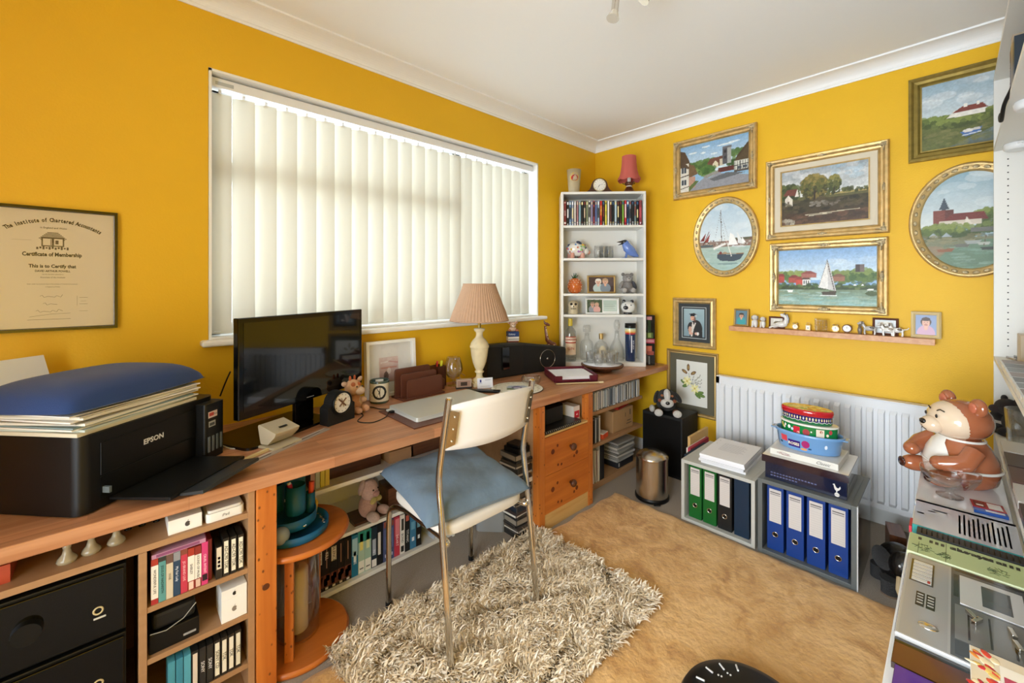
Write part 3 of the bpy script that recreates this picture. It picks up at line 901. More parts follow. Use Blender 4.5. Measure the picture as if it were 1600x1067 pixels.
# ------------------------------------------------------------------ low white shelves against the wall under the desk
bs = T('low_bookshelf', 'low white open shelf unit against the wall under the worktop', 'bookshelf', (.86, 1.85, 0))
for n_, a in (('side_panel', (-.46, 0, 0, -.445, .30, .62)), ('side_panel', (.445, 0, 0, .46, .30, .50)), ('shelf', (-.445, 0, .008, .445, .3, .026)), ('shelf', (-.445, 0, .236, .445, .3, .252)),
              ('shelf', (-.445, 0, .462, .445, .3, .480)), ('back_panel', (-.46, .3, 0, .46, .306, .62))):
    MB().box(*a).build(n_, 'whitef', bs, bevel=.001)
vs_ = [('#1b1512', .030, 'MONTY', 'black'), ('#1b1512', .030, 'KILL', 'black'), ('#1b1512', .030, 'SILENCE', 'black'), ('#1c1512', .030, '', 'black'), ('#1b1512', .032, '', 'black'),
       ('#1e6f96', .030, 'BLUE', 'blue'), ('#a9c6b4', .030, '', 'pale teal'), ('#9dc0b0', .031, '', 'pale teal'), ('#1c2c3c', .028, 'N', 'dark navy'), ('#15181d', .030, '', 'black'),
       ('#4a5480', .028, '', 'violet-blue'), ('#46507c', .028, '', 'violet-blue'), ('#b8394c', .030, 'HEART', 'red'), ('#e2e0da', .026, 'BOND', 'white'), ('#17181a', .028, 'TITANIC', 'black'), ('#3c78a0', .034, '', 'mid blue'), ('#1b1512', .03, '', 'black')]
x = .612
for i, (c, wv, tx, lb) in enumerate(vs_):
    if i < 5:
        mk = [(.02, .08, .98, .36, '#6d3f38'), (.1, .10, .6, .28, '#a8736a'), (.4, .2, .9, .34, '#c09088'), (.3, .02, .7, .07, '#cfc8c0')] + ([(.15, .62, .85, .95, '#d8d3ca')] if i in (0, 2) else [(.45, .5, .55, .93, '#b08878')])
        tcx = '#222222' if i in (0, 2) else '#e8e4da'
    elif i == 5: mk = [(.1, .5, .9, .92, '#9fc6d8'), (.3, .35, .7, .6, '#cfe3ea')]; tcx = '#e6f0f4'
    elif i in (6, 7): mk = [(0, .75, 1, 1, '#2f8a80'), (.25, .55, .75, .95, '#e3d878' if i == 6 else '#d8dfae'), (.05, .02, .95, .3, '#e9ebe2'), (.2, .1, .8, .13, '#333333')]; tcx = '#fff'
    elif i == 8: mk = [(.1, .02, .9, .2, '#e6e6e6'), (.2, .3, .8, .7, '#a9b4c4')]; tcx = '#e8e8f4'
    elif i == 9: mk = [(.15, .25, .6, .8, '#d8d6d0')]; tcx = '#fff'
    elif i in (10, 11): mk = [(.1, .85, .9, 1, '#8c4a3c'), (.2, .3, .8, .8, '#5c6694'), (.3, .1, .7, .18, '#c9c6dc')]; tcx = '#fff'
    elif i == 12: mk = [(.2, .5, .9, .95, '#d9808a')]; tcx = '#f6dcdc'
    elif i == 13: mk = [(.2, .05, .8, .2, '#222222'), (.3, .6, .8, .9, '#333333')]; tcx = '#222222'
    elif i == 14: mk = [(.2, .8, .8, .95, '#b05a4a')]; tcx = '#e8e8e8'
    else: mk = [(.3, .2, .7, .3, '#e0e8ee'), (.2, .5, .8, .7, '#6aa2c0')]; tcx = '#fff'
    spine('video_case', '%s video on the low white shelf, %s from the left' % (lb, ORD[i]), 'video', wv, .11, .192 - .002 * (i % 3), c, mk, (x + wv / 2, 1.872, .026), group='videos on the low white shelf', tx=tx or None, tc=tcx, ts=wv * .6, tz=.78 if i < 5 else .4)
    x += wv + .0006
# things on the upper two shelves
MB().box(-.06, 0, 0, .06, .12, .10).thing('wooden_box', 'brown wooden box beside the pink plush on the low shelf', 'box', 'brownwood', (1.02, 1.90, .252), 0)
MB().box(-.08, 0, 0, .08, .12, .012).thing('wooden_tray', 'dark wooden tray lying under the pink plush on the low shelf', 'tray', 'darkwood', (.86, 1.87, .252), 0)
MB().box(-.15, 0, 0, .13, .14, .05).thing('wooden_box', 'long dark wooden case on the top of the low shelf at left', 'box', 'darkwood', (.80, 1.92, .480), 0)
MB().box(-.06, 0, 0, .07, .12, .055).thing('wooden_box', 'light brown wooden box on the top of the low shelf', 'box', 'oak', (1.02, 1.89, .480), 0)
MB().box(-.10, 0, 0, .12, .16, .06).thing('wooden_box', 'dark brown wooden box at the right of the top low shelf', 'box', 'brownwood', (1.18, 1.89, .480), 0)
for j, (c, c2) in enumerate((('#c49a8a', '#7a4a44'), ('#b9bfae', '#2a2a2a'), ('#d4c23e', '#2e6a88'), ('#d9c044', '#2e5a86'))):
    spine('booklet', ('pink', 'pale green', 'yellow and blue', 'yellow with blue top')[j] + ' booklet standing behind the blue desk tidy', 'book', .018, .12, .10, c, [(.05, .7, .95, .98, c2)], (.60 + .02 * j, 1.87, .4805), group='booklets behind the desk tidy')
MB('#1c6670').box(-.06, 0, 0, .05, .2, .11).thing('teal_folder', 'dark teal folder standing at the left end of the low shelf top', 'folder', 'paint', (.52, 1.87, .4805))

def plush(name, label, loc, rz, parts, group=None, scale=1.0):
    """parts = [(part name, [(centre, radii, rotation, colour)], ...)]"""
    t = T(name, label, 'soft toy', loc, rz, group)
    for pn, els, in parts:
        b = MB()
        for e in els:
            c, r, rot, cl = e
            b.col(cl).ell(tuple(q * scale for q in c), tuple(q * scale for q in (r if isinstance(r, tuple) else (r, r, r))), ell_rot(*rot) if rot else None, 20, 12)
        mname = 'plush' if pn not in ('eye', 'nose') else 'glaze'
        b.build(pn, mname, t)
    return t
plush('plush_piglet', 'pale pink plush toy with yellow bow sitting on the low shelf', (.855, 1.90, .264), .4, [
    ('body', [((0, 0, .05), (.045, .04, .055), None, '#cfa79b')]), ('head', [((0, -.01, .125), (.042, .04, .048), None, '#d6b2a4'), ((0, -.05, .115), (.018, .014, .014), None, '#c9988c')]),
    ('ear', [((-.04, 0, .15), (.012, .014, .035), (0, 20, 0), '#c4a8a0')]), ('ear', [((.048, -.005, .13), (.014, .014, .036), (0, -10, 0), '#8c8c94')]),
    ('leg', [((-.03, -.06, .022), (.024, .035, .022), None, '#d9bdae')]), ('leg', [((.04, -.06, .025), (.022, .035, .02), None, '#d6b2a4')]),
    ('bow', [((.02, -.045, .085), (.022, .012, .014), (0, 20, 0), '#d2c070'), ((-.01, -.045, .085), (.02, .012, .014), (0, -20, 0), '#cbb968')]),
    ('eye', [((-.014, -.047, .135), .004, None, '#1a1414'), ((.016, -.047, .135), .004, None, '#1a1414')])])
plush('plush_penguin', 'small dark plush toy with a pink foot on the brown wooden box', (1.0, 1.95, .3525), .1, [
    ('body', [((0, 0, .045), (.035, .035, .05), None, '#1a1819')]), ('foot', [((.01, -.045, .02), (.014, .012, .024), None, '#c49a98')]), ('wing', [((.045, -.01, .05), (.012, .02, .03), None, '#1a1819')])])

# stacks on the carpet between the low shelf and the drawers
t = T('photo_storage_box', 'storage box with sky-blue photo print on the carpet under the worktop', 'box', (1.32, 1.97, 0), .05)
MB('#b9c3d2').box(-.13, -.1, 0, .13, .1, .13).col('#dfe3ea').fr(-.12, .02, .12, .11, -.1004).fr(-.11, .03, -.02, .07, -.1008, '#8ea2bd').fr(.01, .05, .02, .10, -.1008, '#8a7c80').build('carton', 'paint', t)
MB('#23211f').box(-.135, -.105, .1305, .135, .105, .15).build('lid', 'paint', t)
for j in range(4):
    MB(('#3a3733', '#c9bda8', '#6d655c', '#b9b1a4')[j]).box(-.12, -.09, 0, .12, .09, .013).thing('magazine', 'magazine lying on the photo-print storage box, layer %s from below' % ORD[j], 'magazine', 'paint', (1.31, 1.97, .151 + .0135 * j), .1 * j - .1, group='magazines on the storage box')
t = T('plastic_bin', 'grey plastic storage tub on the carpet beside the disc stacks', 'tub', (1.54, 1.80, 0), .75)
M['greyplas'] = mat('grey_plastic', '#8c8f90', .45)
MB().rbox(.16, .16, 0, .13, .02).build('tub', 'greyplas', t)
MB('#1a1b1a').rbox(.165, .165, .1305, .145, .02).build('lid', 'blackm', t)
MB('#1e1e1e').box(-.10, -.07, 0, .10, .07, .05).col('#c9d0cc').fr(-.02, .015, .01, .035, -.0705).fr(.05, .012, .075, .035, -.0705).thing('router', 'dark device with small white labels on top of the grey tub', 'electronic device', 'paint', (1.52, 1.86, .1455), .1)
for st, (cx, cy, n, lb) in enumerate(((1.608, 1.66, 25, 'front'),)):
    z = 0
    cc = ['#2c2a28', '#c9c2b4', '#51483f', '#1b1b1d', '#8f8577', '#191a1c', '#dad6cc', '#3b2c2c', '#1f2a3a', '#a8a296']
    for j in range(n):
        hh = .013 if j % 4 else .027
        MB('#4a4643').box(-.07, -.062, 0, .045, .062, hh).col(cc[j % 10]).fr(-.066, .0015, .041, hh - .0015, -.0625).col(cc[j % 10]).quad((-.0705, .06, .0015), (-.0705, -.06, .0015), (-.0705, -.06, hh - .0015), (-.0705, .06, hh - .0015)).thing('disc_case', 'disc case in the tall stack against the drawer unit, %s from the floor' % ORD[j], 'disc case', 'paint', (cx + .006 * math.sin(j * 1.7), cy + .006 * math.cos(j * 2.1), z), .05 * math.sin(j * 1.3), group='stacked disc cases')
        z += hh + .0006
    t = MB().box(-.055, -.055, 0, .04, .055, .03).box(-.045, -.045, .03, .03, .045, .045).thing('black_gadget', 'small black gadget on top of the disc-case stack', 'electronic device', 'black', (cx, cy, z + .0005), .1, bevel=.004)

# ------------------------------------------------------------------ round pine stand, candle lantern, desk tidy
st = T('round_stand', 'orange pine two-tier round stand beside the worktop leg', 'stand', (.497, 1.728, 0))
M['standpine'] = wood('stand_pine', '#a8581c', '#c06c28', 'x', .6, .35)
for z in (0, .398):
    MB().lathe([(.178, 0), (.184, .004), (.186, .011), (.184, .018), (.178, .022)], 64).build('disc', 'standpine', st, loc=(0, 0, z))
for a in (243, 40, 150):
    MB().box(-.014, -.009, .0222, .014, .009, .3978).build('leg', 'pine', st, loc=(.125 * math.cos(R(a)), .125 * math.sin(R(a)), 0), rot=(0, 0, R(a + 90)))
cl = T('candle_lantern', 'tall glass cylinder holding a cream candle on the round stand', 'lantern', (.503, 1.735, .0225))
MB().lathe([(.072, .003), (.074, 0), (.0745, .01), (.0745, .34), (.0725, .34), (.0722, .012), (.07, .008), (0.0001, .008)], 48, cap=False).build('glass_cylinder', 'glass', cl)
MB().lathe([(.034, .009), (.035, .012), (.035, .235), (.030, .245), (.0001, .240)], 32).build('candle', 'candle', cl)
MB('#2a2018').cyl((0, 0, .238), (0, 0, .252), .0012, seg=6).build('wick', 'paint', cl)

dt = T('desk_tidy', 'petrol blue tiered plastic desk tidy on the round stand', 'desk tidy', (.485, 1.715, .4205))
def tray(r, z0, h, th=.003):
    return MB().lathe([(r * .93, z0), (r, z0 + .006), (r, z0 + h), (r - th, z0 + h), (r - th, z0 + .008), (.0001, z0 + .008)], 40, cap=False)
tray(.118, 0, .032).build('tray', 'blueplas', dt)
tray(.090, .033, .040).build('tray', 'blueplas', dt, loc=(-.012, .012, 0))
tray(.034, .075, .105).build('pen_cup', 'blueplas', dt, loc=(.000, -.012, 0))
tray(.018, .045, .075).build('pen_cup', 'blueplas', dt, loc=(.062, .022, 0))
tray(.034, .075, .10).build('pen_cup', 'blueplas', dt, loc=(-.055, .06, 0))
MB('#e2512e').cyl((.485 + .062, 1.715 + .022, .465), (.485 + .07, 1.715 + .03, .575), .010).thing('highlighter', 'orange highlighter standing in the blue desk tidy', 'pen', 'paint')
MB('#b8235a').cyl((.485 - .01, 1.715 - .025, .51), (.485 - .022, 1.715 - .012, .607), .009).col('#f0f0f0').cyl((.485 - .022, 1.715 - .012, .607), (.485 - .0235, 1.715 - .010, .614), .008, .006).thing('pen', 'magenta pen with white tip in the blue desk tidy', 'pen', 'paint')
MB('#d9b13a').tube([(.485 + .08, 1.715 + .03, .435), (.485 + .095, 1.715 + .045, .48), (.485 + .085, 1.715 + .06, .50)], .006).thing('yellow_pen', 'yellow pen leaning in the lower tray of the desk tidy', 'pen', 'paint')
MB('#8c9698').ell((0, 0, .031), .030, None, 28, 18).thing('glass_ball', 'pale grey glass ball in the front of the blue desk tidy', 'ball', 'glaze', (.418, 1.640, .430))
for j in range(16):
    a = -1.9 + .17 * j; q = .104
    p = (.485 + q * math.cos(a), 1.715 + q * math.sin(a), .4305)
    MB('#c4c4be').tube([(-.012, 0, 0), (.010, .002, .001), (.012, .006, .001), (-.008, .006, 0), (-.008, .003, 0), (.006, .003, .002)], .0009, 5).thing('paper_clip', 'silver paper clip in the lower tray of the desk tidy, %s anticlockwise from the front' % ORD[j], 'paper clip', 'chrome', p, j * 1.3, group='paper clips in the desk tidy')
MB().lathe([(.010, 0), (.012, .004), (.004, .010), (.004, .016), (.008, .02)], 16).thing('push_pin', 'silver clip in the upper tray of the desk tidy', 'clip', 'chrome', (.497, 1.650, .462))

# ------------------------------------------------------------------ the chair
ch = T('kitchen_chair', 'chrome tube chair with white curved back and cream seat', 'chair', (1.045, 1.42, 0))
def arc(pts, n=8):
    """smooth a polyline with Catmull-Rom"""
    P = [Vector(p) for p in pts]; P = [P[0] * 2 - P[1]] + P + [P[-1] * 2 - P[-2]]; out = []
    for i in range(1, len(P) - 2):
        for k in range(n):
            t = k / n
            a, b, c, d = P[i - 1], P[i], P[i + 1], P[i + 2]
            out.append(.5 * ((2 * b) + (c - a) * t + (2 * a - 5 * b + 4 * c - d) * t * t + (3 * b - a - 3 * c + d) * t ** 3))
    out.append(P[-2]); return out
ZR = .027
for sx, nm in ((-1, 'rear_leg'), (1, 'rear_leg')):
    x = .215 * sx
    o = MB().tube([(x, -.232, ZR), (x, -.215, .2), (x, -.19, .40), (x * .99, -.162, .60), (x * .985, -.155, .655), (x * .985, -.160, .70), (x * .98, -.18, .80), (x * .97, -.213, .955)], .0122, 14).build(nm, 'chrome', ch)
    MB('#222222').cyl((x, -.2325, .012), (x, -.232, .03), .0135).build('foot_cap', 'blackm', o)
    MB('#ddd8d0').cyl((x * .97, -.2131, .955), (x * .97, -.2137, .959), .0115, .009).build('end_plug', 'chrome', o)
for sx in (-1, 1):
    x = .218 * sx
    o = MB().tube(arc([(x, .215, .012), (x, .214, .2), (x, .212, .36), (x * .98, .195, .418), (x * .9, .12, .436), (x * .88, -.0, .436), (x * .88, -.17, .436), (x * .97, -.185, .436)], 6), .0112, 12).build('front_leg', 'chrome', ch)
    MB().cyl((x, .215, .0005), (x, .215, .02), .0128).build('foot_cap', 'blackm', o)
for y in (.10, -.12):
    MB().tube([(-.19, y, .436), (.19, y, .436)], .010).build('cross_bar', 'chrome', ch)
sm = MB()
def sq(n, w, d, p=.22):
    out = []
    for i in range(n):
        a = 2 * PI * i / n; c, s = math.cos(a), math.sin(a)
        out.append((w * math.copysign(abs(c) ** p, c), d * math.copysign(abs(s) ** p, s)))
    return out
o2 = sq(56, 1, 1, .3)
vs = []
for (k, z) in ((.985, .448), (1, .456), (1, .474), (.985, .482), (.93, .487), (.5, .489), (0.001, .489)):
    for (a, b) in o2: vs.append((a * .205 * k, b * .205 * k + .022, z - .012 * (abs(b) ** 4) * 0))
n = 56
sm.add(vs, [(j * n + i, j * n + (i + 1) % n, (j + 1) * n + (i + 1) % n, (j + 1) * n + i) for j in range(6) for i in range(n)], True)
sm.add(vs[:n], [tuple(range(n - 1, -1, -1))])
sm.build('seat', 'vinyl', ch)
bk = MB(); vs = []; NX = 16
for th in (0, .009):
    for j in range(9):
        z = .765 + .165 * j / 8
        for i in range(NX + 1):
            u = -1 + 2 * i / NX
            k = .205
            lean = -(z - .70) * .21
            zz = z + (.012 * (1 - u * u) if j == 8 else (-.012 * (1 - u * u) if j == 0 else 0))
            vs.append((u * k, -.168 + lean - .028 * (1 - u * u) + th - .0, zz))
W_ = NX + 1; A_ = W_ * 9
fs = []
for j in range(8):
    for i in range(NX):
        q = j * W_ + i
        fs.append((q, q + 1, q + 1 + W_, q + W_)); fs.append((A_ + q, A_ + q + W_, A_ + q + W_ + 1, A_ + q + 1))
for i in range(NX):
    fs.append((i, A_ + i, A_ + i + 1, i + 1)); q = 8 * W_ + i; fs.append((q, q + 1, A_ + q + 1, A_ + q))
for j in range(8):
    q = j * W_; fs.append((q, q + W_, A_ + q + W_, A_ + q)); q = j * W_ + NX; fs.append((q, A_ + q, A_ + q + W_, q + W_))
bkx = bk.add(vs, fs, True).build('backrest', 'backr', ch)
for sx in (-1, 1):
    b = MB().add([(sx * .208, -.188, .775), (sx * .176, -.200, .785), (sx * .176, -.226, .905), (sx * .206, -.217, .915), (sx * .208, -.192, .775), (sx * .176, -.204, .785), (sx * .176, -.230, .905), (sx * .206, -.221, .915)],
                 [(0, 1, 2, 3), (4, 7, 6, 5), (0, 3, 7, 4), (1, 5, 6, 2), (0, 4, 5, 1), (3, 2, 6, 7)])
    pl = b.build('bracket', mat('bracket_steel', '#b5a689', .25, 1.0), ch)
    for z, y in ((.80, -.205), (.845, -.214), (.89, -.224)):
        MB().ell((sx * .190, y, z), (.005, .003, .005), None, 10, 6).build('screw', 'chrome', pl)
# cushion on the chair: a soft square pad with crumpled corners
cu = MB(); NN = 34; vs = []
for side in (1, -1):
    for j in range(NN + 1):
        for i in range(NN + 1):
            u = -1 + 2 * i / NN; v = -1 + 2 * j / NN
            e = max(0, (1 - u ** 6) * (1 - v ** 6)) ** .45
            pin = 1 - .07 * (1 - abs(u)) * abs(v) ** 4 * 0
            x = .235 * u * (1 - .05 * (1 - v * v)); y = .23 * v * (1 - .05 * (1 - u * u))
            wr = .004 * math.sin(7 * u + 3 * v) * math.sin(5 * v - 2 * u) + .003 * math.sin(13 * u * v + 2)
            z = (.060 * e + wr * e) if side > 0 else -.034 * e
            vs.append((x, y, z))
q = NN + 1
fs = []
for sd in (0, 1):
    o_ = sd * q * q
    for j in range(NN):
        for i in range(NN):
            a = o_ + j * q + i
            fs.append((a, a + 1, a + q + 1, a + q) if sd == 0 else (a, a + q, a + q + 1, a + 1))
oc = cu.add(vs, fs, True).thing('seat_cushion', 'crumpled slate-blue cushion lying on the chrome chair', 'cushion', 'slate', (1.03, 1.455, .525), -.10)
oc.rotation_euler = (.06, .0, -.10)

# ------------------------------------------------------------------ printer, papers, blue cushion
AP = math.atan2(.33, .37)
PR = T('printer', 'black ink-tank printer at the left end of the worktop', 'printer', (-.075, 1.588, .73), AP)
pw, pd, ph = .45, .34, .215
b = MB(); b.rbox(pw, pd, .004, ph, .03, (pw / 2, pd / 2))
b.build('body', 'black', PR, bevel=.006)
MB().box(.05, -.003, .095, .36, .0, .185).build('front_panel', 'blackg' if False else 'black', PR, bevel=.002)
MB('#050505').box(.05, -.0015, .028, .36, .002, .090).build('paper_slot', 'paint', PR)
MB().add([(.06, 0, .188), (.36, 0, .188), (.36, .06, .2165), (.06, .06, .2165)], [(0, 1, 2, 3)]).build('control_panel', 'blackm', PR)
for k in range(5):
    MB('#9aa4b0' if k == 3 else '#30343a').ell((.09 + .035 * k, .022, .2005), (.006, .005, .0025), None, 12, 6).build('button', 'paint', PR)
text('EPSON', .022, (.205, -.0035, .140), PR, '#d9d9d9', bold=.0006)
tk = MB().rbox(.085, .17, .004, .20, .012, (.405, .045)).build('ink_tank', 'black', PR, bevel=.004)
MB('#d9c6c0').fr(.372, .150, .412, .172, -.0406).fr(.376, .156, .396, .168, -.0409, '#b5423c').build('sticker', 'paint', tk)
text('Eco', .010, (.403, -.0412, .161), tk, '#6a6a6a')
MB('#a9a9a6').fr(.374, .118, .404, .138, -.0406).fr(.378, .122, .400, .132, -.0409, '#44484c').build('sticker', 'paint', tk)
for k in range(4):
    MB('#5b6266').box(.370 + .018 * k, -.0425, .03, .380 + .018 * k, -.040, .085).build('ink_window', 'glaze', tk, bevel=.002)
tr = MB().add([(.07, -.005, .024), (.355, -.005, .024), (.355, -.19, .032), (.07, -.19, .032), (.07, -.005, .018), (.355, -.005, .018), (.355, -.19, .022), (.07, -.19, .022)],
              [(0, 3, 2, 1), (4, 5, 6, 7), (0, 1, 5, 4), (1, 2, 6, 5), (2, 3, 7, 6), (3, 0, 4, 7)]).build('output_tray', 'black', PR, bevel=.001)
MB().add([(.10, -.19, .028), (.33, -.19, .028), (.33, -.26, .040), (.10, -.26, .040), (.10, -.19, .020), (.33, -.19, .020), (.33, -.262, .030), (.10, -.262, .030)],
         [(0, 3, 2, 1), (4, 5, 6, 7), (0, 1, 5, 4), (1, 2, 6, 5), (2, 3, 7, 6), (3, 0, 4, 7)]).build('tray_flap', mat('tray_grey', '#2c2f31', .35), tr, bevel=.001)
MB('#5f676a').box(.055, -.022, .045, .062, 0, .062).build('side_tab', 'paint', PR)
sup = MB('#e6e4dc').add([(.08, .345, .12), (.32, .345, .12), (.32, .44, .40), (.08, .44, .40), (.08, .349, .12), (.32, .349, .12), (.32, .444, .40), (.08, .444, .40)],
                        [(0, 1, 2, 3), (4, 7, 6, 5), (0, 4, 5, 1), (1, 5, 6, 2), (2, 6, 7, 3), (3, 7, 4, 0)])
sup.thing('paper_sheets', 'white paper standing in the back of the printer', 'paper', 'paintm', (-.075 - .06, 1.588 + .03, .73 - .02), AP)
n0 = Vector((-math.sin(AP), math.cos(AP), 0)); n1 = Vector((math.cos(AP), math.sin(AP), 0))
base = Vector((-.075, 1.588, .73))
z = ph + .001
pc = [('#cfc9b4', .010), ('#b9c4bd', .006), ('#e4e1d8', .004), ('#7c8f90', .004), ('#dedbd0', .007), ('#8e8878', .003), ('#ece9e2', .004), ('#e0ddd2', .006), ('#c9c4b6', .004), ('#f0eee8', .003)]
for j, (c, h) in enumerate(pc):
    o = MB(c).box(-.20 + .004 * math.sin(j * 2), -.15, 0, .165 + .012 * math.cos(j * 3) + .003 * j, .15, h)
    p = base + n1 * .20 + n0 * .158 + Vector((0, 0, z))
    o.thing('paper_sheaf', '%s sheaf in the pile of papers on the printer, %s from the bottom' % (('cream', 'grey-green', 'white', 'teal-grey', 'ivory', 'brown', 'white', 'off-white', 'beige', 'top white')[j], ORD[j]), 'paper', 'paintm', p, AP + .05 * math.sin(j * 1.9), group='papers on the printer')
    z += h + .0008
cu = MB(); NN = 30; vs = []
for side in (1, -1):
    for j in range(NN + 1):
        for i in range(NN + 1):
            u = -1 + 2 * i / NN; v = -1 + 2 * j / NN
            e = max(0, (1 - abs(u) ** 4) * (1 - abs(v) ** 4)) ** .5
            x = .235 * u * (1 - .06 * v * v); y = .175 * v * (1 - .06 * u * u)
            vs.append((x, y, (.070 * e if side > 0 else -.012 * e)))
q = NN + 1; fs = []
for sd in (0, 1):
    o_ = sd * q * q
    for j in range(NN):
        for i in range(NN):
            a = o_ + j * q + i
            fs.append((a, a + 1, a + q + 1, a + q) if sd == 0 else (a, a + q, a + q + 1, a + 1))
cu.add(vs, fs, True).thing('blue_cushion', 'navy blue padded cushion lying on the papers over the printer', 'cushion', 'bluefab', base + n1 * .19 + n0 * .165 + Vector((0, 0, z + .0125)), AP + .02)

# ------------------------------------------------------------------ television / monitor
tv = T('television', 'black flat-screen television on a glossy stand in front of the blind', 'television', (.623, 1.975, .73), math.atan2(.185, .386))
MB().box(-.332, 0, .112, .332, .028, .497).box(-.25, .028, .15, .25, .055, .46).build('housing', 'blackg', tv, bevel=.004)
MB().box(-.311, -.0012, .140, .311, .001, .478).build('screen', 'screen', tv)
MB().box(-.07, .012, .012, .03, .03, .15).build('neck', 'blackg', tv, bevel=.003)
MB().rbox(.42, .26, .0005, .011, .03, (-.11, .09)).build('stand_base', 'blackg', tv)
MB('#7a7d80').fr(-.02, .122, .02, .126, -.0004).build('badge', 'paint', tv)
# clock
ck = T('desk_clock', 'black arched desk clock with white dial in front of the television', 'clock', (.735, 1.905, .73), .32)
pts = [(-.072, 0), (.072, 0), (.072, .075)] + [(.052 * math.cos(a) + .012 * 0 , .09 + .052 * math.sin(a)) for a in [PI * k / 16 for k in range(0, 17)]] + [(-.072, .075)]
b = MB(); b.xf(Matrix.Rotation(PI / 2, 4, 'X')); b.prism(pts, -.055, 0); b.xf(); b.build('case', 'blackm', ck, bevel=.003)
b = MB(); b.lathe([(.050, 0), (.052, .008), (.047, .012), (.044, .006)], 40, cap=False).build('bezel', 'black', ck, loc=(0, 0, .09), rot=(PI / 2, 0, 0))
d = MB('#e2e0da').lathe([(.0445, 0), (.0445, .004)], 40).build('dial', 'paint', ck, loc=(0, 0, .09), rot=(PI / 2, 0, 0))
MB('#6b4a36').tube([(-.02, 0, .110), (.018, 0, .074)], .0035, 6).tube([(-.016, 0, .076), (.02, 0, .108)], .003, 6).tube([(-.005, 0, .112), (.006, 0, .07)], .0012, 5).build('hands', 'paint', ck, loc=(0, -.006, 0))
for k in range(12):
    a = PI * k / 6
    MB('#222222').fr(-.0012, .034, .0012, .040, 0).build('hour_mark', 'paint', ck, loc=(0, -.0045, .09), rot=(0, a, 0))
plush('plush_giraffe', 'orange and cream patched plush giraffe behind the black clock', (.842, 2.02, .73), .35, [
    ('body', [((0, 0, .045), (.035, .035, .05), None, '#d79a6c'), ((.01, -.022, .055), (.02, .015, .02), None, '#e8cba8')]), ('head', [((-.015, -.005, .125), (.04, .036, .038), None, '#dfae80'), ((.0, -.035, .108), (.026, .022, .02), None, '#e9cdb4'), ((-.03, -.022, .14), (.014, .014, .014), None, '#b8612f'), ((-.004, -.03, .142), (.012, .012, .01), None, '#b8612f')]),
    ('ear', [((-.062, .0, .148), (.018, .007, .012), (0, 20, 0), '#e6bfa0')]), ('ear', [((.032, .0, .155), (.018, .007, .012), (0, -30, 0), '#e6bfa0')]),
    ('horn', [((-.028, 0, .168), (.006, .006, .014), None, '#c05a28')]), ('horn', [((.0, 0, .168), (.006, .006, .014), None, '#c05a28')]),
    ('leg', [((.025, -.045, .02), (.017, .024, .017), None, '#e0a67c')]), ('arm', [((.02, -.036, .062), (.014, .02, .014), None, '#e5b890')]),
    ('leg', [((-.02, -.045, .018), (.017, .024, .016), None, '#dfa47a')]), ('eye', [((-.022, -.040, .132), .004, None, '#20140e'), ((.010, -.042, .130), .004, None, '#20140e')])])

# hole punch, rulers, cables
hp = T('hole_punch', 'cream two-hole punch on the worktop in front of the television', 'hole punch', (.455, 1.815, .73), .42)
M['creamp'] = mat('cream_plastic', '#b9ae95', .45)
MB().box(-.062, -.055, .0005, .062, .05, .010).build('base', 'creamp', hp, bevel=.003)
b = MB(); b.xf(Matrix.Rotation(PI / 2, 4, 'Z') @ Matrix.Rotation(PI / 2, 4, 'X'))
b.prism([(-.052, .062), (-.045, .048), (-.008, .014), (.03, .014), (.035, .03), (.046, .078), (.040, .086)], -.052, .052); b.xf()
b.build('lever', 'creamp', hp, bevel=.004)
MB('#151515').add([(-.018, -.030, .0722), (.018, -.030, .0722), (.018, -.019, .0752), (-.018, -.019, .0752)], [(0, 1, 2, 3)]).build('slot', 'paint', hp)
ra = math.atan2(1.865 - 1.69, .655 - .335)
rl = T('steel_rule', 'clear and steel ruler with slots lying near the worktop edge', 'ruler', (.495, 1.772, .73), ra)
MB('#a79a90').box(-.185, -.016, .0003, .185, .016, .003).col('#3a2a26').tp(-.15, -.004, -.10, .003, .0032).tp(-.05, -.003, .01, .003, .0032).tp(.02, -.002, .14, .003, .0032).col('#d9d2c8').tp(-.18, .010, .18, .0155, .0032).build('blade', 'paint', rl)
MB('#d9c896').box(-.10, -.006, .0003, .10, .006, .009).thing('wooden_ruler', 'pale yellow wooden ruler on edge beside the steel rule', 'ruler', 'paint', (.40, 1.765, .73), ra)
MB('#e0ded8').tube(arc([(.29, 1.93, .735), (.31, 1.88, .7325), (.35, 1.85, .7325), (.39, 1.845, .7325)], 6), .0022, 7).col('#d9d7d0').box(.387, 1.838, .731, .405, 1.852, .737).thing('charging_cable', 'white charging cable beside the hole punch', 'cable', 'paint')
MB('#141414').tube(arc([(.87, 2.05, .7335), (.93, 2.03, .7335), (.95, 1.97, .733), (.985, 1.925, .736), (1.0, 1.91, .742)], 8), .0024, 7).thing('black_cable', 'upper black cable running to the laptop', 'cable', 'blackm')
MB('#141414').tube(arc([(.80, 1.99, .7335), (.845, 1.99, .7335), (.845, 1.93, .733), (.79, 1.86, .733), (.83, 1.80, .733), (.91, 1.83, .733), (.955, 1.885, .736), (.985, 1.892, .742)], 8), .0024, 7).thing('black_cable', 'black cable looping across the worktop to the laptop', 'cable', 'blackm')
MB('#141414').tube(arc([(.30, 2.05, .90), (.315, 2.04, .95), (.33, 2.02, 1.0)], 6), .003, 7).thing('television_cable', 'black cable hanging behind the television', 'cable', 'blackm')

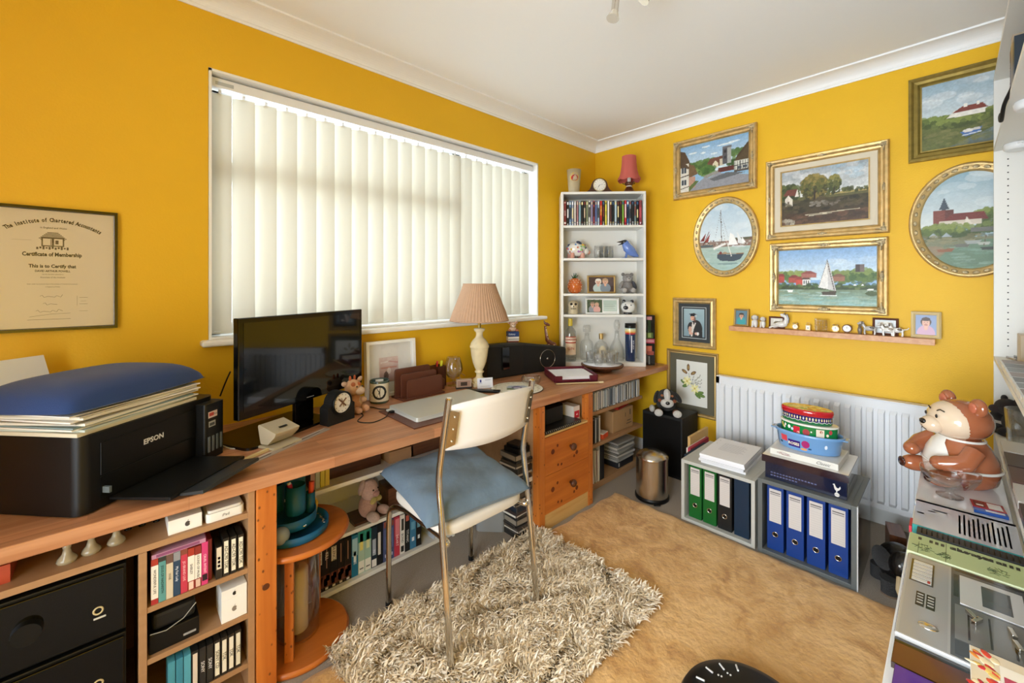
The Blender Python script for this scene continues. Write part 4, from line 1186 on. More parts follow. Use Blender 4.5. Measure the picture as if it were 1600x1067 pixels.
# laptop on its leather mat
mt = T('desk_mat', 'brown leather desk mat under the silver laptop', 'desk mat', (1.17, 1.76, .73))
MB().box(-.245, -.165, .0003, .27, .175, .005).build('mat', 'leather', mt, bevel=.001)
lp = T('laptop', 'closed silver laptop on the brown desk mat', 'laptop', (1.215, 1.785, .7355))
MB().rbox(.49, .27, 0.001, .010, .015).build('base', 'silver', lp, bevel=.002)
lid = MB().rbox(.49, .27, .0105, .020, .015).build('lid', mat('laptop_lid', '#c6cac5', .35, .3), lp, bevel=.003)
MB('#333333').lathe([(.008, .0203), (.008, .0206)], 16).build('logo', 'paint', lid, loc=(.03, 0, 0))
for k in range(2):
    o = MB('#c9ccce').box(-.266, .10 - .03 * k, .002, -.2455, .118 - .03 * k, .010).build('plug', 'silver' if k == 0 else 'black', lp, bevel=.001)
MB().box(-.10, -.02, 0, .10, .02, .012).thing('black_pen_case', 'slim black case lying behind the right end of the laptop', 'case', 'black', (1.545, 1.885, .7305), -.9, bevel=.003)

# white box frame leaning on the wall
wf = T('boxed_picture', 'white box frame with a small pale pink print leaning on the wall', 'picture', (1.127, 2.172, .7305))
wf.rotation_euler = (-.06, 0, 0)
MB().frame(-.15, 0, .15, .31, [(0, 0), (.016, 0), (.018, .028), (0, .036)]).build('frame', 'white', wf)
MB().box(-.135, .028, .015, .135, .034, .295).build('mount', 'paper', wf)
p = Pt(40, 48, '#d8c2bc', 5); p.grad(0, .4, '#a58a84', '#cbb0aa').grad(.4, 1, '#cdb2ae', '#ddcbc8').line(.1, .78, .5, .82, .03, '#e8e0de').line(.5, .82, .95, .74, .03, '#c99a98').rect(.1, .55, .9, .6, '#c99488').ell(.5, .45, .1, .12, '#e9dfdc').ell(.35, .25, .12, .18, '#6e5a56').line(.35, .3, .2, .1, .03, '#5a4a48').noise(.06, 3)
p.build('print', -.066, .075, .05, .215, wf, y=.0275)
MB().box(-.134, .012, .016, .134, .0135, .294).build('glass_pane', 'thin', wf)

# mug with wheel emblem
mg_ = T('storage_mug', 'cream mug with black winged wheel emblem beside the letter rack', 'mug', (1.012, 2.105, .73), -.45)
MB('#41524c').lathe([(.047, 0), (.050, .006), (.0505, .012)], 40).col('#dcd5c2').lathe([(.0505, .012), (.0505, .105)], 40, cap=False).col('#41524c').lathe([(.0505, .105), (.0512, .116), (.0485, .118), (.047, .11), (.047, .02), (.0001, .018)], 40, cap=False).build('body', 'glaze', mg_)
def wrapr(pts, rr, z0, col, b):
    b.col(col).quad(*[(rr * math.sin(1.25 * u / rr), -rr * math.cos(1.25 * u / rr), z0 + 1.25 * v) for u, v in pts])
em = MB()
for k in range(28):
    a0, a1 = 2 * PI * k / 28, 2 * PI * (k + 1) / 28
    wrapr([(.030 * math.cos(a0), .030 * math.sin(a0)), (.030 * math.cos(a1), .030 * math.sin(a1)), (.021 * math.cos(a1), .021 * math.sin(a1)), (.021 * math.cos(a0), .021 * math.sin(a0))], .0509, .06, '#15181a', em)
for k in range(9):
    a = 2 * PI * k / 9
    c_, s_ = math.cos(a), math.sin(a)
    wrapr([(.002 * -s_, .002 * c_), (.022 * c_ - .001 * s_, .022 * s_ + .001 * c_), (.022 * c_ + .001 * s_, .022 * s_ - .001 * c_), (.002 * s_, -.002 * c_)], .0509, .06, '#22282a', em)
wrapr([(-.031, -.005), (.031, -.005), (.031, .005), (-.031, .005)], .0511, .06, '#2a3a40', em)
for k in range(3):
    wrapr([(-.032, .012 - .012 * k), (-.06 + .006 * k, .016 - .012 * k), (-.058 + .006 * k, .011 - .012 * k), (-.032, .006 - .012 * k)], .0509, .06, '#3a4a4a', em)
em.build('emblem', 'paint', mg_)
MB('#e9e6e0').box(-.02, -.012, .06, .02, .012, .117).build('paper_slip', 'paint', mg_)

# letter rack, pen pot etc
lr = T('letter_rack', 'brown leather three-slot letter rack behind the laptop', 'letter rack', (1.235, 2.085, .73), .04)
MB().box(-.135, -.07, .0003, .135, .06, .010).build('base', 'leather', lr, bevel=.002)
for j, (y, h, x0_) in enumerate(((-.055, .098, -.105), (-.018, .125, -.12), (.022, .15, -.135))):
    b = MB(); b.xf(Matrix.Translation((0, y, .0102)) @ Matrix.Rotation(PI / 2, 4, 'X'))
    w0, w1, r_ = x0_, x0_ + .225, .012
    pp = [(w0, 0), (w1, 0), (w1, h - r_), (w1 - r_ * .3, h - r_ * .3), (w1 - r_, h), (w0 + r_, h), (w0 + r_ * .3, h - r_ * .3), (w0, h - r_)]
    b.prism(pp, -.006, .006); b.xf(); b.build('divider', 'leather', lr, bevel=.001)
pp_ = T('pen_pot', 'square brown leather pen pot with bright pens', 'pen pot', (1.438, 2.195, .73), .15)
MB().box(-.036, -.036, .0003, .036, -.031, .125).box(-.036, .031, .0003, .036, .036, .125).box(-.036, -.036, .0003, -.031, .036, .125).box(.031, -.036, .0003, .036, .036, .125).box(-.03, -.03, .0003, .03, .03, .05).build('pot', 'leather', pp_)
MB('#e0453f').cyl((1.425, 2.19, .785), (1.427, 2.185, .885), .006).thing('pen', 'red pen in the square leather pot', 'pen', 'paint')
MB('#d8dc3c').cyl((1.452, 2.193, .785), (1.460, 2.188, .875), .009).ell((1.460, 2.188, .877), .009, None, 12, 8).thing('highlighter', 'yellow highlighter in the square leather pot', 'pen', 'paint')
MB('#1a1a1a').cyl((1.437, 2.205, .785), (1.440, 2.21, .868), .008).thing('pen', 'black pen in the square leather pot', 'pen', 'paint')
MB('#241a1c').lathe([(.022, 0), (.024, .003), (.024, .058), (.019, .064), (.0001, .064)], 24).thing('round_pot', 'small dark round pot beside the letter rack', 'pot', 'leather', (1.405, 2.115, .7303))
bg_ = T('brandy_glass', 'large clear brandy balloon glass by the lamp', 'glass', (1.505, 2.125, .7303))
MB().lathe([(.0001, .002), (.034, .001), (.036, .003), (.008, .006), (.0045, .012), (.0045, .035), (.010, .042), (.036, .058), (.054, .085), (.058, .105), (.052, .14), (.040, .178), (.0385, .178), (.0505, .14), (.0565, .105), (.0525, .086), (.035, .060), (.0001, .048)], 40, cap=False).build('bowl', 'glass', bg_)
cf = T('crystal_block', 'small clear-fronted frame block with a dark picture beside the brandy glass', 'ornament', (1.515, 2.035, .7303), -.45)
MB('#b9a394').box(-.045, -.015, 0, .045, .015, .055).fr(-.038, .012, .038, .048, -.0156, '#a58878').fr(-.02, .018, .02, .04, -.016, '#4a4038').col('#2c2f34').box(-.048, -.0185, 0, .048, .0185, .010).build('block', 'glaze', cf)

# lamp
LM = T('table_lamp', 'cream marble urn lamp with pleated beige shade on the worktop', 'lamp', (1.638, 2.035, .73), R(-18))
M_ = MB(); M_.box(-.056, -.056, .0005, .056, .056, .022).box(-.045, -.045, .022, .045, .045, .032)
M_.build('plinth', 'marble', LM, bevel=.002)
f_ = .000848
prof = [(.040, .032), (.040, .040), (.024, .046), (.019, .062), (.020, .074), (.026, .078), (.030, .084), (.024, .090), (.022, .096), (.030, .110), (.043, .145), (.051, .185), (.055, .22), (.057, .232), (.060, .235), (.060, .246), (.056, .250), (.056, .256), (.052, .266), (.040, .282), (.026, .296), (.021, .310), (.022, .328), (.030, .336), (.034, .342), (.034, .352), (.010, .356)]
MB().lathe(prof, 40).build('urn', 'marble', LM)
MB().cyl((0, 0, .356), (0, 0, .43), .010).build('lamp_holder', 'goldold', LM)
MB('#f2eee6').ell((0, 0, .47), (.03, .03, .042)).build('bulb', 'glaze', LM)
def pleat(n, a, tw=0):
    return lambda g: 1 + a * (abs(((g * n / (2 * PI)) % 1) - .5) * 2 - .5)
vs = []; n = 56 * 6; zz = [(.182, .405), (.163, .46), (.145, .505), (.128, .55), (.112, .592), (.100, .628)]
for j, (r_, z_) in enumerate(zz):
    for i in range(n):
        g_ = 2 * PI * i / n
        k = 1 + (.018 + .006 * (r_ / .18)) * (abs(((i / 6) % 1) - .5) * 2 - .5)
        vs.append((r_ * k * math.cos(g_), r_ * k * math.sin(g_), z_))
sd = MB().add(vs, [(j * n + i, j * n + (i + 1) % n, (j + 1) * n + (i + 1) % n, (j + 1) * n + i) for j in range(5) for i in range(n)]).build('lamp_shade', 'shade', LM)
MB().tube([(.182 * math.cos(2 * PI * i / 60), .182 * math.sin(2 * PI * i / 60), .404) for i in range(60)], .0035, 8, True).tube([(.100 * math.cos(2 * PI * i / 60), .100 * math.sin(2 * PI * i / 60), .629) for i in range(60)], .003, 8, True).build('shade_trim', 'shade', sd)
MB().tube([(0, 0, .62), (.098, 0, .627)], .0015, 5).tube([(0, 0, .62), (-.05, .085, .627)], .0015, 5).tube([(0, 0, .62), (-.05, -.085, .627)], .0015, 5).tube([(0, 0, .43), (0, 0, .62)], .002, 5).build('shade_carrier', 'chrome', sd)
MB('#caa56a').tube(arc([(1.60, 2.10, .74), (1.565, 2.12, .76), (1.55, 2.13, .79), (1.57, 2.15, .80), (1.62, 2.16, .77)], 6), .003, 7).thing('lamp_flex', 'thin beige lamp flex looping behind the crystal block', 'cable', 'paint')
cdx = T('business_card', 'business card with small blue emblem leaning on the lamp plinth', 'card', (1.607, 1.940, .7305), -.45)
cdx.rotation_euler = (-.18, 0, -.45)
MB('#dfe2ea').box(-.048, 0, 0, .048, .0012, .062).fr(-.032, .036, -.022, .052, -.0003, '#33408a').fr(-.036, .03, -.018, .032, -.0003, '#6a6f9a').fr(0, .05, .038, .0515, -.0003, '#888ca0').fr(0, .046, .034, .0475, -.0003, '#9a9db0').fr(-.03, .012, .03, .0135, -.0003, '#a0a4b4').build('card', 'paintm', cdx)

# round mat, ashtray, tray, lazy susan
pl = T('round_placemat', 'round cream placemat with a central picture on the worktop', 'placemat', (1.742, 1.805, .7302), -.7)
MB('#4a3426').lathe([(.157, 0), (.159, .002), (.158, .004)], 56).build('base', 'paint', pl)
p = Pt(110, 110, '#e3dfcf', 8)
for k in range(60):
    a = 2 * PI * k / 60
    p.line(.5 + .44 * math.cos(a), .5 + .44 * math.sin(a), .5 + .40 * math.cos(a + .06), .5 + .40 * math.sin(a + .06), .007, '#b5a98a')
p.ell(.5, .5, .31, .31, '#cfc8b2').ell(.5, .5, .30, .30, '#e3dfcf')
p.poly([(.3, .36), (.72, .36), (.72, .6), (.64, .68), (.36, .68), (.3, .6)], '#7a8c6a').poly([(.3, .5), (.72, .5), (.72, .6), (.64, .68), (.36, .68), (.3, .6)], '#a9b4c4').poly([(.4, .46), (.6, .46), (.6, .58), (.5, .64), (.4, .58)], '#6a5f8a').rect(.44, .44, .56, .54, '#c9c2cc')
p.build('printed_top', -.155, -.155, .155, .155, pl, 'paint', y=.0044, oval=False, flat=True) if False else None
def flat_disc(P_, r, z, parent, m='paint', name='printed_top'):
    W = P_.w
    b = MB(); n = 40; rings = 26
    vs = [(0, 0, z)]; cs = []
    for j in range(1, rings + 1):
        for i in range(n * 2):
            a = PI * i / n; vs.append((r * j / rings * math.cos(a), r * j / rings * math.sin(a), z))
    def cat_(x, y):
        u = min(W - 1, max(0, int((x / r * .5 + .5) * W))); v = min(P_.h - 1, max(0, int((y / r * .5 + .5) * P_.h)))
        return tuple(P_.a[v, u])
    m2 = n * 2
    b.v = vs
    for i in range(m2):
        b.f.append([0, 1 + i, 1 + (i + 1) % m2]); b.sm.append(False); b.c.append(cat_(0, 0))
    for j in range(rings - 1):
        for i in range(m2):
            a_ = 1 + j * m2 + i; b_ = 1 + j * m2 + (i + 1) % m2
            b.f.append([a_, a_ + m2, b_ + m2, b_]); b.sm.append(False)
            x = (vs[a_][0] + vs[b_ + m2][0]) / 2; y = (vs[a_][1] + vs[b_ + m2][1]) / 2
            b.c.append(cat_(x, y))
    return b.build(name, m, parent)
flat_disc(p, .155, .0044, pl)
at_ = T('crystal_ashtray', 'round cut-crystal ashtray in front of the black speaker', 'ashtray', (1.895, 1.835, .7303))
MB().lathe([(.042, 0), (.056, .012), (.060, .030), (.056, .046), (.050, .050), (.046, .046), (.044, .018), (.0001, .014)], 32, cap=False, rip=lambda a: 1 + .045 * math.cos(16 * a)).build('bowl', 'glass', at_)
sk = T('dock_speaker', 'wide black curved speaker dock with a chrome ring, against the wall', 'speaker', (2.05, 2.06, .73))
fr_ = [(-.30, .035), (-.16, .012), (0, 0), (.14, -.025), (.26, -.055), (.345, -.095)]
hts = [.225, .223, .215, .195, .178, .165]
vs = []
for (x_, y_), h_ in zip(fr_, hts):
    vs += [(x_, y_, .004), (x_, y_, h_ - .01), (x_ + .003, y_ + .01, h_), (x_ + .02, y_ + .09, h_), (x_ + .025, y_ + .10, .004)]
fs = []
for i in range(5):
    for k in range(5):
        fs.append((i * 5 + k, i * 5 + (k + 1) % 5, (i + 1) * 5 + (k + 1) % 5, (i + 1) * 5 + k)[::-1])
fs += [(0, 1, 2, 3, 4), (29, 28, 27, 26, 25)]
MB().add(vs, fs).build('body', 'blackm', sk)
rg = MB().tube([(.064 * math.cos(2 * PI * i / 60), 0, .064 * math.sin(2 * PI * i / 60)) for i in range(60)], .0016, 6, True).build('chrome_ring', 'chrome', sk, loc=(.205, -.0425, .092), rot=(0, 0, R(-14)))
MB('#c8c8c8').lathe([(.007, 0), (.007, .003), (.004, .004)], 20).build('centre_button', 'chrome', sk, loc=(.205, -.0415, .092), rot=(PI / 2, 0, R(-14)))
MB().box(-.19, .006, .055, -.125, .016, .205).build('dock_recess', 'blackg', sk, bevel=.003)
MB('#e6e6e6').box(-.185, -.001, .060, -.13, .010, .070).build('dock_light', 'chrome', sk)

try_ = T('document_tray', 'burgundy leather tray holding printed papers on the worktop', 'tray', (2.0, 1.735, .7303), R(-34))
tw, td = .29, .26
MB().box(0, 0, .004, tw, td, .010).box(0, 0, .010, .01, td, .05).box(tw - .01, 0, .010, tw, td, .05).box(.0, td - .01, .010, tw, td, .055).box(0, 0, .010, .055, .01, .045).box(tw - .055, 0, .010, tw, .01, .045).box(.055, 0, .010, tw - .055, .01, .022).build('tray', 'burg', try_, bevel=.004)
for j in range(6):
    MB(('#e2e2e6', '#ececf0')[j % 2]).box(.018, .012, 0, tw - .018, td - .018, .0045).thing('paper_sheaf', 'sheaf of white printed paper in the burgundy tray, %s from the bottom' % ORD[j], 'paper', 'paintm', (2.0, 1.735, .7405 + .0048 * j), R(-34) + .02 * math.sin(j * 2), group='papers in the burgundy tray')
t = T('printed_letter', 'top printed letter with a curved mark in the burgundy tray', 'paper', (2.0, 1.735, .7695), R(-33))
MB('#eef0f6').box(.02, .014, 0, tw - .02, td - .02, .0006).build('sheet', 'paintm', t)
MB('#55586a').tube([(.05 + .012 * math.cos(a), .27 + .012 * math.sin(a), .001) for a in [k * .3 for k in range(12)]], .0012, 5).build('mark', 'paint', t)
for j in range(7):
    MB('#b4b8c6').tp(.12, .24 - .022 * j, .27, .2415 - .022 * j, .0009).build('print_line', 'paint', t)
MB('#c9b48a').cyl((1.985, 1.705, .736), (2.215, 1.548, .736), .0045).col('#d8c8a0').cyl((2.215, 1.548, .736), (2.24, 1.531, .736), .006).thing('pencil', 'pale pencil lying along the front of the burgundy tray', 'pencil', 'paint')

ls = T('lazy_susan', 'round wooden lazy Susan with a white top on the worktop', 'turntable', (2.56, 1.76, .7303))
MB().lathe([(.07, 0), (.075, .008), (.075, .020)], 40).build('foot', 'brownwood', ls)
MB().lathe([(.10, .0205), (.142, .030), (.152, .042), (.152, .050), (.142, .052)], 56).build('rim', 'leather' if False else 'brownwood', ls)
MB('#dfe0e4').lathe([(.0001, .0523), (.137, .0523), (.140, .055), (.0001, .056)], 48, cap=False).build('tile_top', 'glaze', ls)
for k in range(6):
    a = 2 * PI * k / 6 + .3
    q = .085
    MB().lathe([(.0001, .001), (.026, 0), (.029, .004), (.034, .078), (.0325, .078), (.0275, .012), (.0001, .010)], 24, cap=False, rip=lambda a: 1 + .02 * math.cos(12 * a)).thing('whisky_tumbler', 'cut-glass tumbler on the lazy Susan, %s' % ('right rear', 'middle rear', 'left rear', 'left front', 'middle front', 'right front')[k], 'glass', 'glass', (2.56 + q * math.cos(a), 1.76 + q * math.sin(a), .7868), 0, group='tumblers on the lazy Susan')
MB().lathe([(.018, 0), (.004, .06), (.0001, .085)], 4).thing('glass_pyramid', 'small clear glass pyramid in the middle of the tumblers', 'ornament', 'glass', (2.56, 1.76, .7868), .4)

def giraffe():
    t = T('giraffe_figure', 'brown carved giraffe figure beside the corner bookcase', 'figurine', (2.425, 2.135, .7303), -.6)
    b = MB('#6b3a28')
    b.ell((0, 0, .15), (.045, .022, .035), ell_rot(0, -15, 0)).tube([(.03, 0, .16), (-.0, 0, .17), (-.03, 0, .20), (-.04, 0, .26), (-.045, 0, .31)], .012, 10, rad=[.02, .022, .016, .011, .010])
    b.ell((-.032, 0, .322), (.026, .012, .012), ell_rot(0, 25, 0)).cyl((-.05, .006, .33), (-.054, .008, .35), .003).cyl((-.05, -.006, .33), (-.054, -.008, .35), .003)
    for x, y in ((-.03, .012), (-.03, -.012), (.03, .012), (.03, -.012)):
        b.tube([(x, y, .14), (x * 1.05, y, .07), (x * 1.1, y, 0)], .008, 8, rad=[.011, .007, .009])
    b.tube([(.045, 0, .15), (.055, 0, .12), (.055, 0, .09)], .003, 6)
    b.build('body', 'glaze', t)
    s = MB('#d7b48e')
    r = random.Random(4)
    for k in range(34):
        z = r.uniform(.13, .30); a = r.choice((-1, 1))
        if z < .18: p_ = (r.uniform(-.035, .035), a * .0215, z * .6 + .06)
        else: p_ = (-.022 - (z - .18) * .17, a * .0125, z)
        s.ell(p_, (.0045, .0018, .0045), None, 8, 5)
    s.build('spots', 'paint', t)['kind'] = 'stuff'
giraffe()
t = T('bear_ornament', 'small cream bear ornament on a navy and white banded block behind the speaker', 'ornament', (2.075, 2.195, .7303), -.5)
MB('#5a3a34').box(-.03, -.022, 0, .03, .022, .20).col('#8a5040').box(-.038, -.026, .20, .038, .026, .222).col('#e8e4dc').box(-.041, -.026, .222, .041, .026, .252).col('#2b2d33').box(-.040, -.0265, .232, .040, .0265, .236).col('#1d3a70').box(-.041, -.027, .252, .041, .027, .288).build('block', 'paint', t, bevel=.001)
text('Galaxy', .018, (-.012, -.0276, .270), t, '#e8eef8')
MB('#d9b8a0').ell((0, 0, .305), (.028, .02, .02)).ell((.0, -.008, .335), (.024, .02, .022)).ell((-.026, 0, .352), (.012, .008, .010)).ell((.026, 0, .352), (.012, .008, .010)).col('#e8d4c0').ell((.0, -.024, .328), (.012, .01, .009)).col('#b97a5c').ell((.026, -.006, .352), (.006, .004, .006)).ell((-.026, -.006, .352), (.006, .004, .006)).ell((.028, -.012, .297), (.012, .014, .009)).ell((-.028, -.012, .297), (.012, .014, .009)).col('#1c1412').ell((-.008, -.026, .342), .0025).ell((.008, -.026, .342), .0025).build('bear', 'glaze', t)

# ------------------------------------------------------------------ corner bookcase
BO, BR = (2.705, 1.849, .7305), R(-45.8)
bc = T('corner_bookcase', 'white narrow bookcase standing across the corner on the worktop', 'bookcase', BO, BR)
W2 = .3225
SH = [.018, .382, .542, .817, 1.072]
SH = [.030, .395, .557, .830, 1.083]      # tops of the boards
for n_, a in (('side_panel', (-W2, 0, 0, -W2 + .018, .21, 1.34)), ('side_panel', (W2 - .018, 0, 0, W2, .21, 1.34)), ('top_panel', (-W2 + .018, 0, 1.322, W2 - .018, .21, 1.34)),
              ('back_panel', (-W2 + .018, .204, 0, W2 - .018, .208, 1.322)), ('base_panel', (-W2 + .018, 0, 0, W2 - .018, .204, .030))):
    MB().box(*a).build(n_, 'whitef', bc, bevel=.0008)
for z in SH[1:]:
    MB().box(-W2 + .019, .002, z - .018, W2 - .019, .203, z).build('shelf', 'whitef', bc, bevel=.0008)
def bl(x, y, z): return loc_at(BO, BR, x, y, z)
# DVDs on the top shelf
dv = [('#7a2626', .020, 'LEWIS', '#e9dfd8', 'dark red box set'), ('#1d1f22', .0135, '', '', 'black'), ('#6a8fb4', .0135, '', '', 'steel blue'), ('#8e97ac', .0135, '', '', 'grey-lilac'), ('#d6cfc4', .0135, '', '', 'cream'), ('#9c6f74', .0135, '', '', 'dusty pink'), ('#8ab0c0', .0135, '', '', 'pale teal'),
      ('#222528', .0135, '', '', 'black'), ('#2a2d30', .0135, '', '', 'charcoal'), ('#7f8668', .0135, '', '', 'olive'), ('#dcd9d2', .0135, '', '', 'white'), ('#8d84a4', .0135, '', '', 'mauve'), ('#b84f5c', .009, '', '', 'red'), ('#5f6fa0', .0135, '', '', 'blue'), ('#9fb4cc', .0135, '', '', 'pale blue'),
      ('#c2322c', .0150, '', '', 'bright red and orange'), ('#2b2622', .0135, '', '', 'black'), ('#d6c94e', .0135, 'EDDIE', '#222222', 'yellow'), ('#dcdad4', .0135, '', '', 'white'), ('#5a3c3c', .0135, '', '', 'maroon'), ('#222427', .0135, '', '', 'black'), ('#b4cad4', .0150, '', '', 'ice blue'),
      ('#23272a', .0135, '', '', 'black'), ('#3a2a22', .0135, '', '', 'brown-black'), ('#7aa642', .0135, '', '', 'green'), ('#c42a36', .0135, '', '', 'red and white'), ('#3a6ca0', .0135, '', '', 'blue'), ('#7c8690', .0135, '', '', 'slate'), ('#24262a', .0135, '', '', 'black'), ('#6e8484', .0135, '', '', 'grey-green'), ('#1e1e22', .0135, '', '', 'black'), ('#8c3640', .020, '', '', 'wide black and crimson')]
tot = sum(d[1] for d in dv); gap = (2 * (W2 - .019) - .006 - tot) / len(dv)
x = -W2 + .021
for i, (c, wv, tx, tcx, lb) in enumerate(dv):
    r = random.Random(i * 7 + 1)
    h = .190 - r.choice([0, .001, .002])
    wgt = ['#e6e6e6', '#1a1a1a', '#c9b49a', '#7c3a34', '#44648c', '#e6d8a0']
    mk = []
    if tx == 'LEWIS': mk = [(.2, .90, .8, .96, '#c9a8a0'), (.15, .06, .85, .14, '#e6dcd6')]
    elif lb == 'yellow': mk = [(.2, .86, .8, .93, '#333333'), (.2, .03, .8, .06, '#8a8030')]
    else:
        mk = [(.15, r.uniform(.25, .4), .85, r.uniform(.6, .78), r.choice(wgt) if r.random() < .45 else c), (.1, .84, .9, .95, r.choice(wgt)), (.2, .02, .8, .07, '#d8d8d8'), (.2, .10, .8, .14, r.choice(wgt))]
        if 'orange' in lb: mk = [(.1, .4, .9, .8, '#e08a3a'), (.2, .55, .8, .65, '#f0c070'), (.15, .1, .85, .2, '#8c1f24')]
        if lb == 'red and white': mk = [(.2, .3, .8, .85, '#f0e6e4'), (.2, .05, .8, .12, '#6a1a4a')]
        if 'crimson' in lb: mk = [(.15, .3, .85, .72, '#b8505a'), (.1, .8, .9, .96, '#7a4048'), (.3, .05, .7, .12, '#d8d0d0')]
    spine('dvd_case', '%s DVD on the corner bookcase, %s from the left' % (lb, ORD[i]), 'DVD', wv, .135, h, c, mk, bl(x + wv / 2, .012 + r.uniform(0, .004), 1.0835), BR, 'DVDs on the corner bookcase', tx or None, tcx or '#fff', wv * .75, body='#1a1a1c', tz=.5)
    x += wv + gap

# top of the bookcase
t = T('pint_glass', 'frosted tall glass with a red and yellow emblem on top of the corner bookcase', 'glass', bl(-.215, .09, 1.3405), BR)
M['frost'] = mat('frosted_glass', '#d8c8a4', .35, trans=.35)
MB().lathe([(.0001, .001), (.038, 0), (.042, .01), (.056, .19), (.0535, .19), (.040, .012), (.0001, .01)], 36, cap=False).build('tumbler', 'frost', t)
b = MB('#e0b93a')
for (rr_, c_) in ((.036, '#e3bf3e'), (.029, '#a61f24')):
    b.col(c_); pts = []
    for k in range(24):
        a = 2 * PI * k / 24
        u, v = rr_ * math.cos(a), (rr_ * .95 if c_ != '#a61f24' else rr_ * .8) * math.sin(a) + (.006 if c_ == '#e3bf3e' else 0)
        z_ = .120 + v; q = .0427 + (.056 - .042) * z_ / .19 + (.0006 if c_ == '#a61f24' else .0)
        pts.append((q * math.sin(u / q), -q * math.cos(u / q), z_))
    b.quad(*pts)
b.build('emblem', 'paint', t)
text('VI', .026, (.0, -.0545, .118), t, '#f0e6e0')
t = T('mantel_clock', 'dark wooden hump-backed mantel clock on top of the corner bookcase', 'clock', bl(-.015, .08, 1.3405), BR)
pts = [(-.125, 0), (.125, 0), (.125, .008), (.105, .016), (.080, .032), (.066, .058)] + [(.062 * math.cos(a), .068 + .056 * math.sin(a)) for a in [PI * k / 14 for k in range(1, 14)]] + [(-.066, .058), (-.080, .032), (-.105, .016), (-.125, .008)]
b = MB(); b.xf(Matrix.Rotation(PI / 2, 4, 'X')); b.prism(pts, -.045, 0); b.xf(); b.build('case', 'darkwood', t, bevel=.003)
b = MB('#d6c9a0').lathe([(.050, 0), (.050, .006), (.046, .008)], 36); b.build('bezel', 'glaze', t, loc=(0, 0, .068), rot=(PI / 2, 0, 0))
MB('#e8e5dc').lathe([(.0001, .0085), (.044, .0085)], 32, cap=False).build('dial', 'paint', t, loc=(0, 0, .068), rot=(PI / 2, 0, 0))
MB('#3a3a4a').quad((-.002, -.010, .068), (.002, -.010, .068), (.024, -.010, .072), (.023, -.010, .074)).quad((-.002, -.010, .070), (0, -.010, .066), (-.014, -.010, .046), (-.016, -.010, .048)).build('hands', 'paint', t)
for k in range(12): MB('#55503e').fr(-.0013, .033, .0013, .040, 0).build('hour_mark', 'paint', t, loc=(0, -.0095, .068), rot=(0, PI * k / 6, 0))
t = T('bedside_lamp', 'small lamp with scalloped pink shade on top of the corner bookcase', 'lamp', bl(.215, .085, 1.3405), BR)
MB().lathe([(.055, 0), (.056, .006), (.038, .022), (.030, .040), (.022, .046), (.022, .052)], 32).build('base', 'brownwood', t)
MB('#d8cfc0').lathe([(.022, .052), (.022, .060)], 24).build('collar', 'glaze', t)
MB().lathe([(.018, .060), (.030, .068), (.034, .078), (.030, .086), (.016, .09)], 28).build('turned_neck', 'brownwood', t)
for k in range(5):
    a = 2 * PI * k / 5 + .3
    MB().tube([(.03 * math.cos(a), .03 * math.sin(a), .076), (.045 * math.cos(a), .045 * math.sin(a), .080), (.050 * math.cos(a), .050 * math.sin(a), .088)], .004, 6).build('scroll', 'darkwood', t)
MB('#e8e4dc').cyl((0, 0, .09), (0, 0, .125), .014).build('lamp_holder', 'glaze', t)
n = 72; vs = []
for j, (r_, z_) in enumerate(((.088, .108), (.084, .118), (.072, .14), (.062, .18), (.056, .24), (.053, .292))):
    for i in range(n):
        g = 2 * PI * i / n
        lob = abs(math.sin(3.5 * g))
        k = 1 + (.06 * (lob - .5) * (r_ / .088) ** 2)
        zz_ = z_ - (.012 * lob if j == 0 else 0)
        vs.append((r_ * k * math.cos(g), r_ * k * math.sin(g), zz_))
s_ = MB().add(vs, [(j * n + i, j * n + (i + 1) % n, (j + 1) * n + (i + 1) % n, (j + 1) * n + i) for j in range(5) for i in range(n)], True).build('lamp_shade', 'pinkshade', t)

# shelf with pig, glasses, bird
t = T('piggy_bank', 'white pig money box painted with orange and pink flowers on the bookcase', 'ornament', bl(-.195, .10, .8305), BR + .25)
pigcols = ['#d8743c', '#d88ca0', '#e6b93c', '#6a9ad0', '#8abf7a', '#b47ac0', '#d85a4a', '#2f3a55']
b = MB('#ece8e2').ell((0, 0, .075), (.078, .058, .058), None, 26, 16)
b.ell((.068, -.005, .062), (.035, .034, .034)).col('#c98a72').ell((.100, -.008, .052), (.014, .02, .018))
b.build('body', 'glaze', t)
for (x_, y_) in ((-.045, -.03), (-.045, .03), (.04, -.03), (.04, .03)):
    MB('#d8a090').lathe([(.019, 0), (.018, .03), (.016, .045)], 16).build('leg', 'glaze', t, loc=(x_, y_, 0))
for s_ in (-1, 1): MB('#b9705a').ell((.058, .024 * s_ - .004, .098), (.008, .012, .018), ell_rot(20 * s_, 20, 0)).build('ear', 'glaze', t)
b = MB(); r = random.Random(9)
for k in range(30):
    a = r.uniform(PI * .95, PI * 2.05); e = r.uniform(-.4, 1.2)
    p_ = (.078 * math.cos(a) * math.cos(e), .058 * math.sin(a) * math.cos(e), .075 + .058 * math.sin(e))
    rr_ = r.uniform(.007, .013)
    for q in range(5):
        an = 2 * PI * q / 5
        b.col(pigcols[k % 8]).ell((p_[0] + rr_ * .55 * math.cos(an), p_[1] * 1.0, p_[2] + rr_ * .55 * math.sin(an)), (rr_ * .5, .004, rr_ * .5), None, 8, 5)
b.build('painted_flowers', 'glaze', t)['kind'] = 'stuff'
MB('#2f3a55').ell((.012, -.03, .125), (.025, .02, .012), ell_rot(30, 20, 0)).build('dark_patch', 'glaze', t)
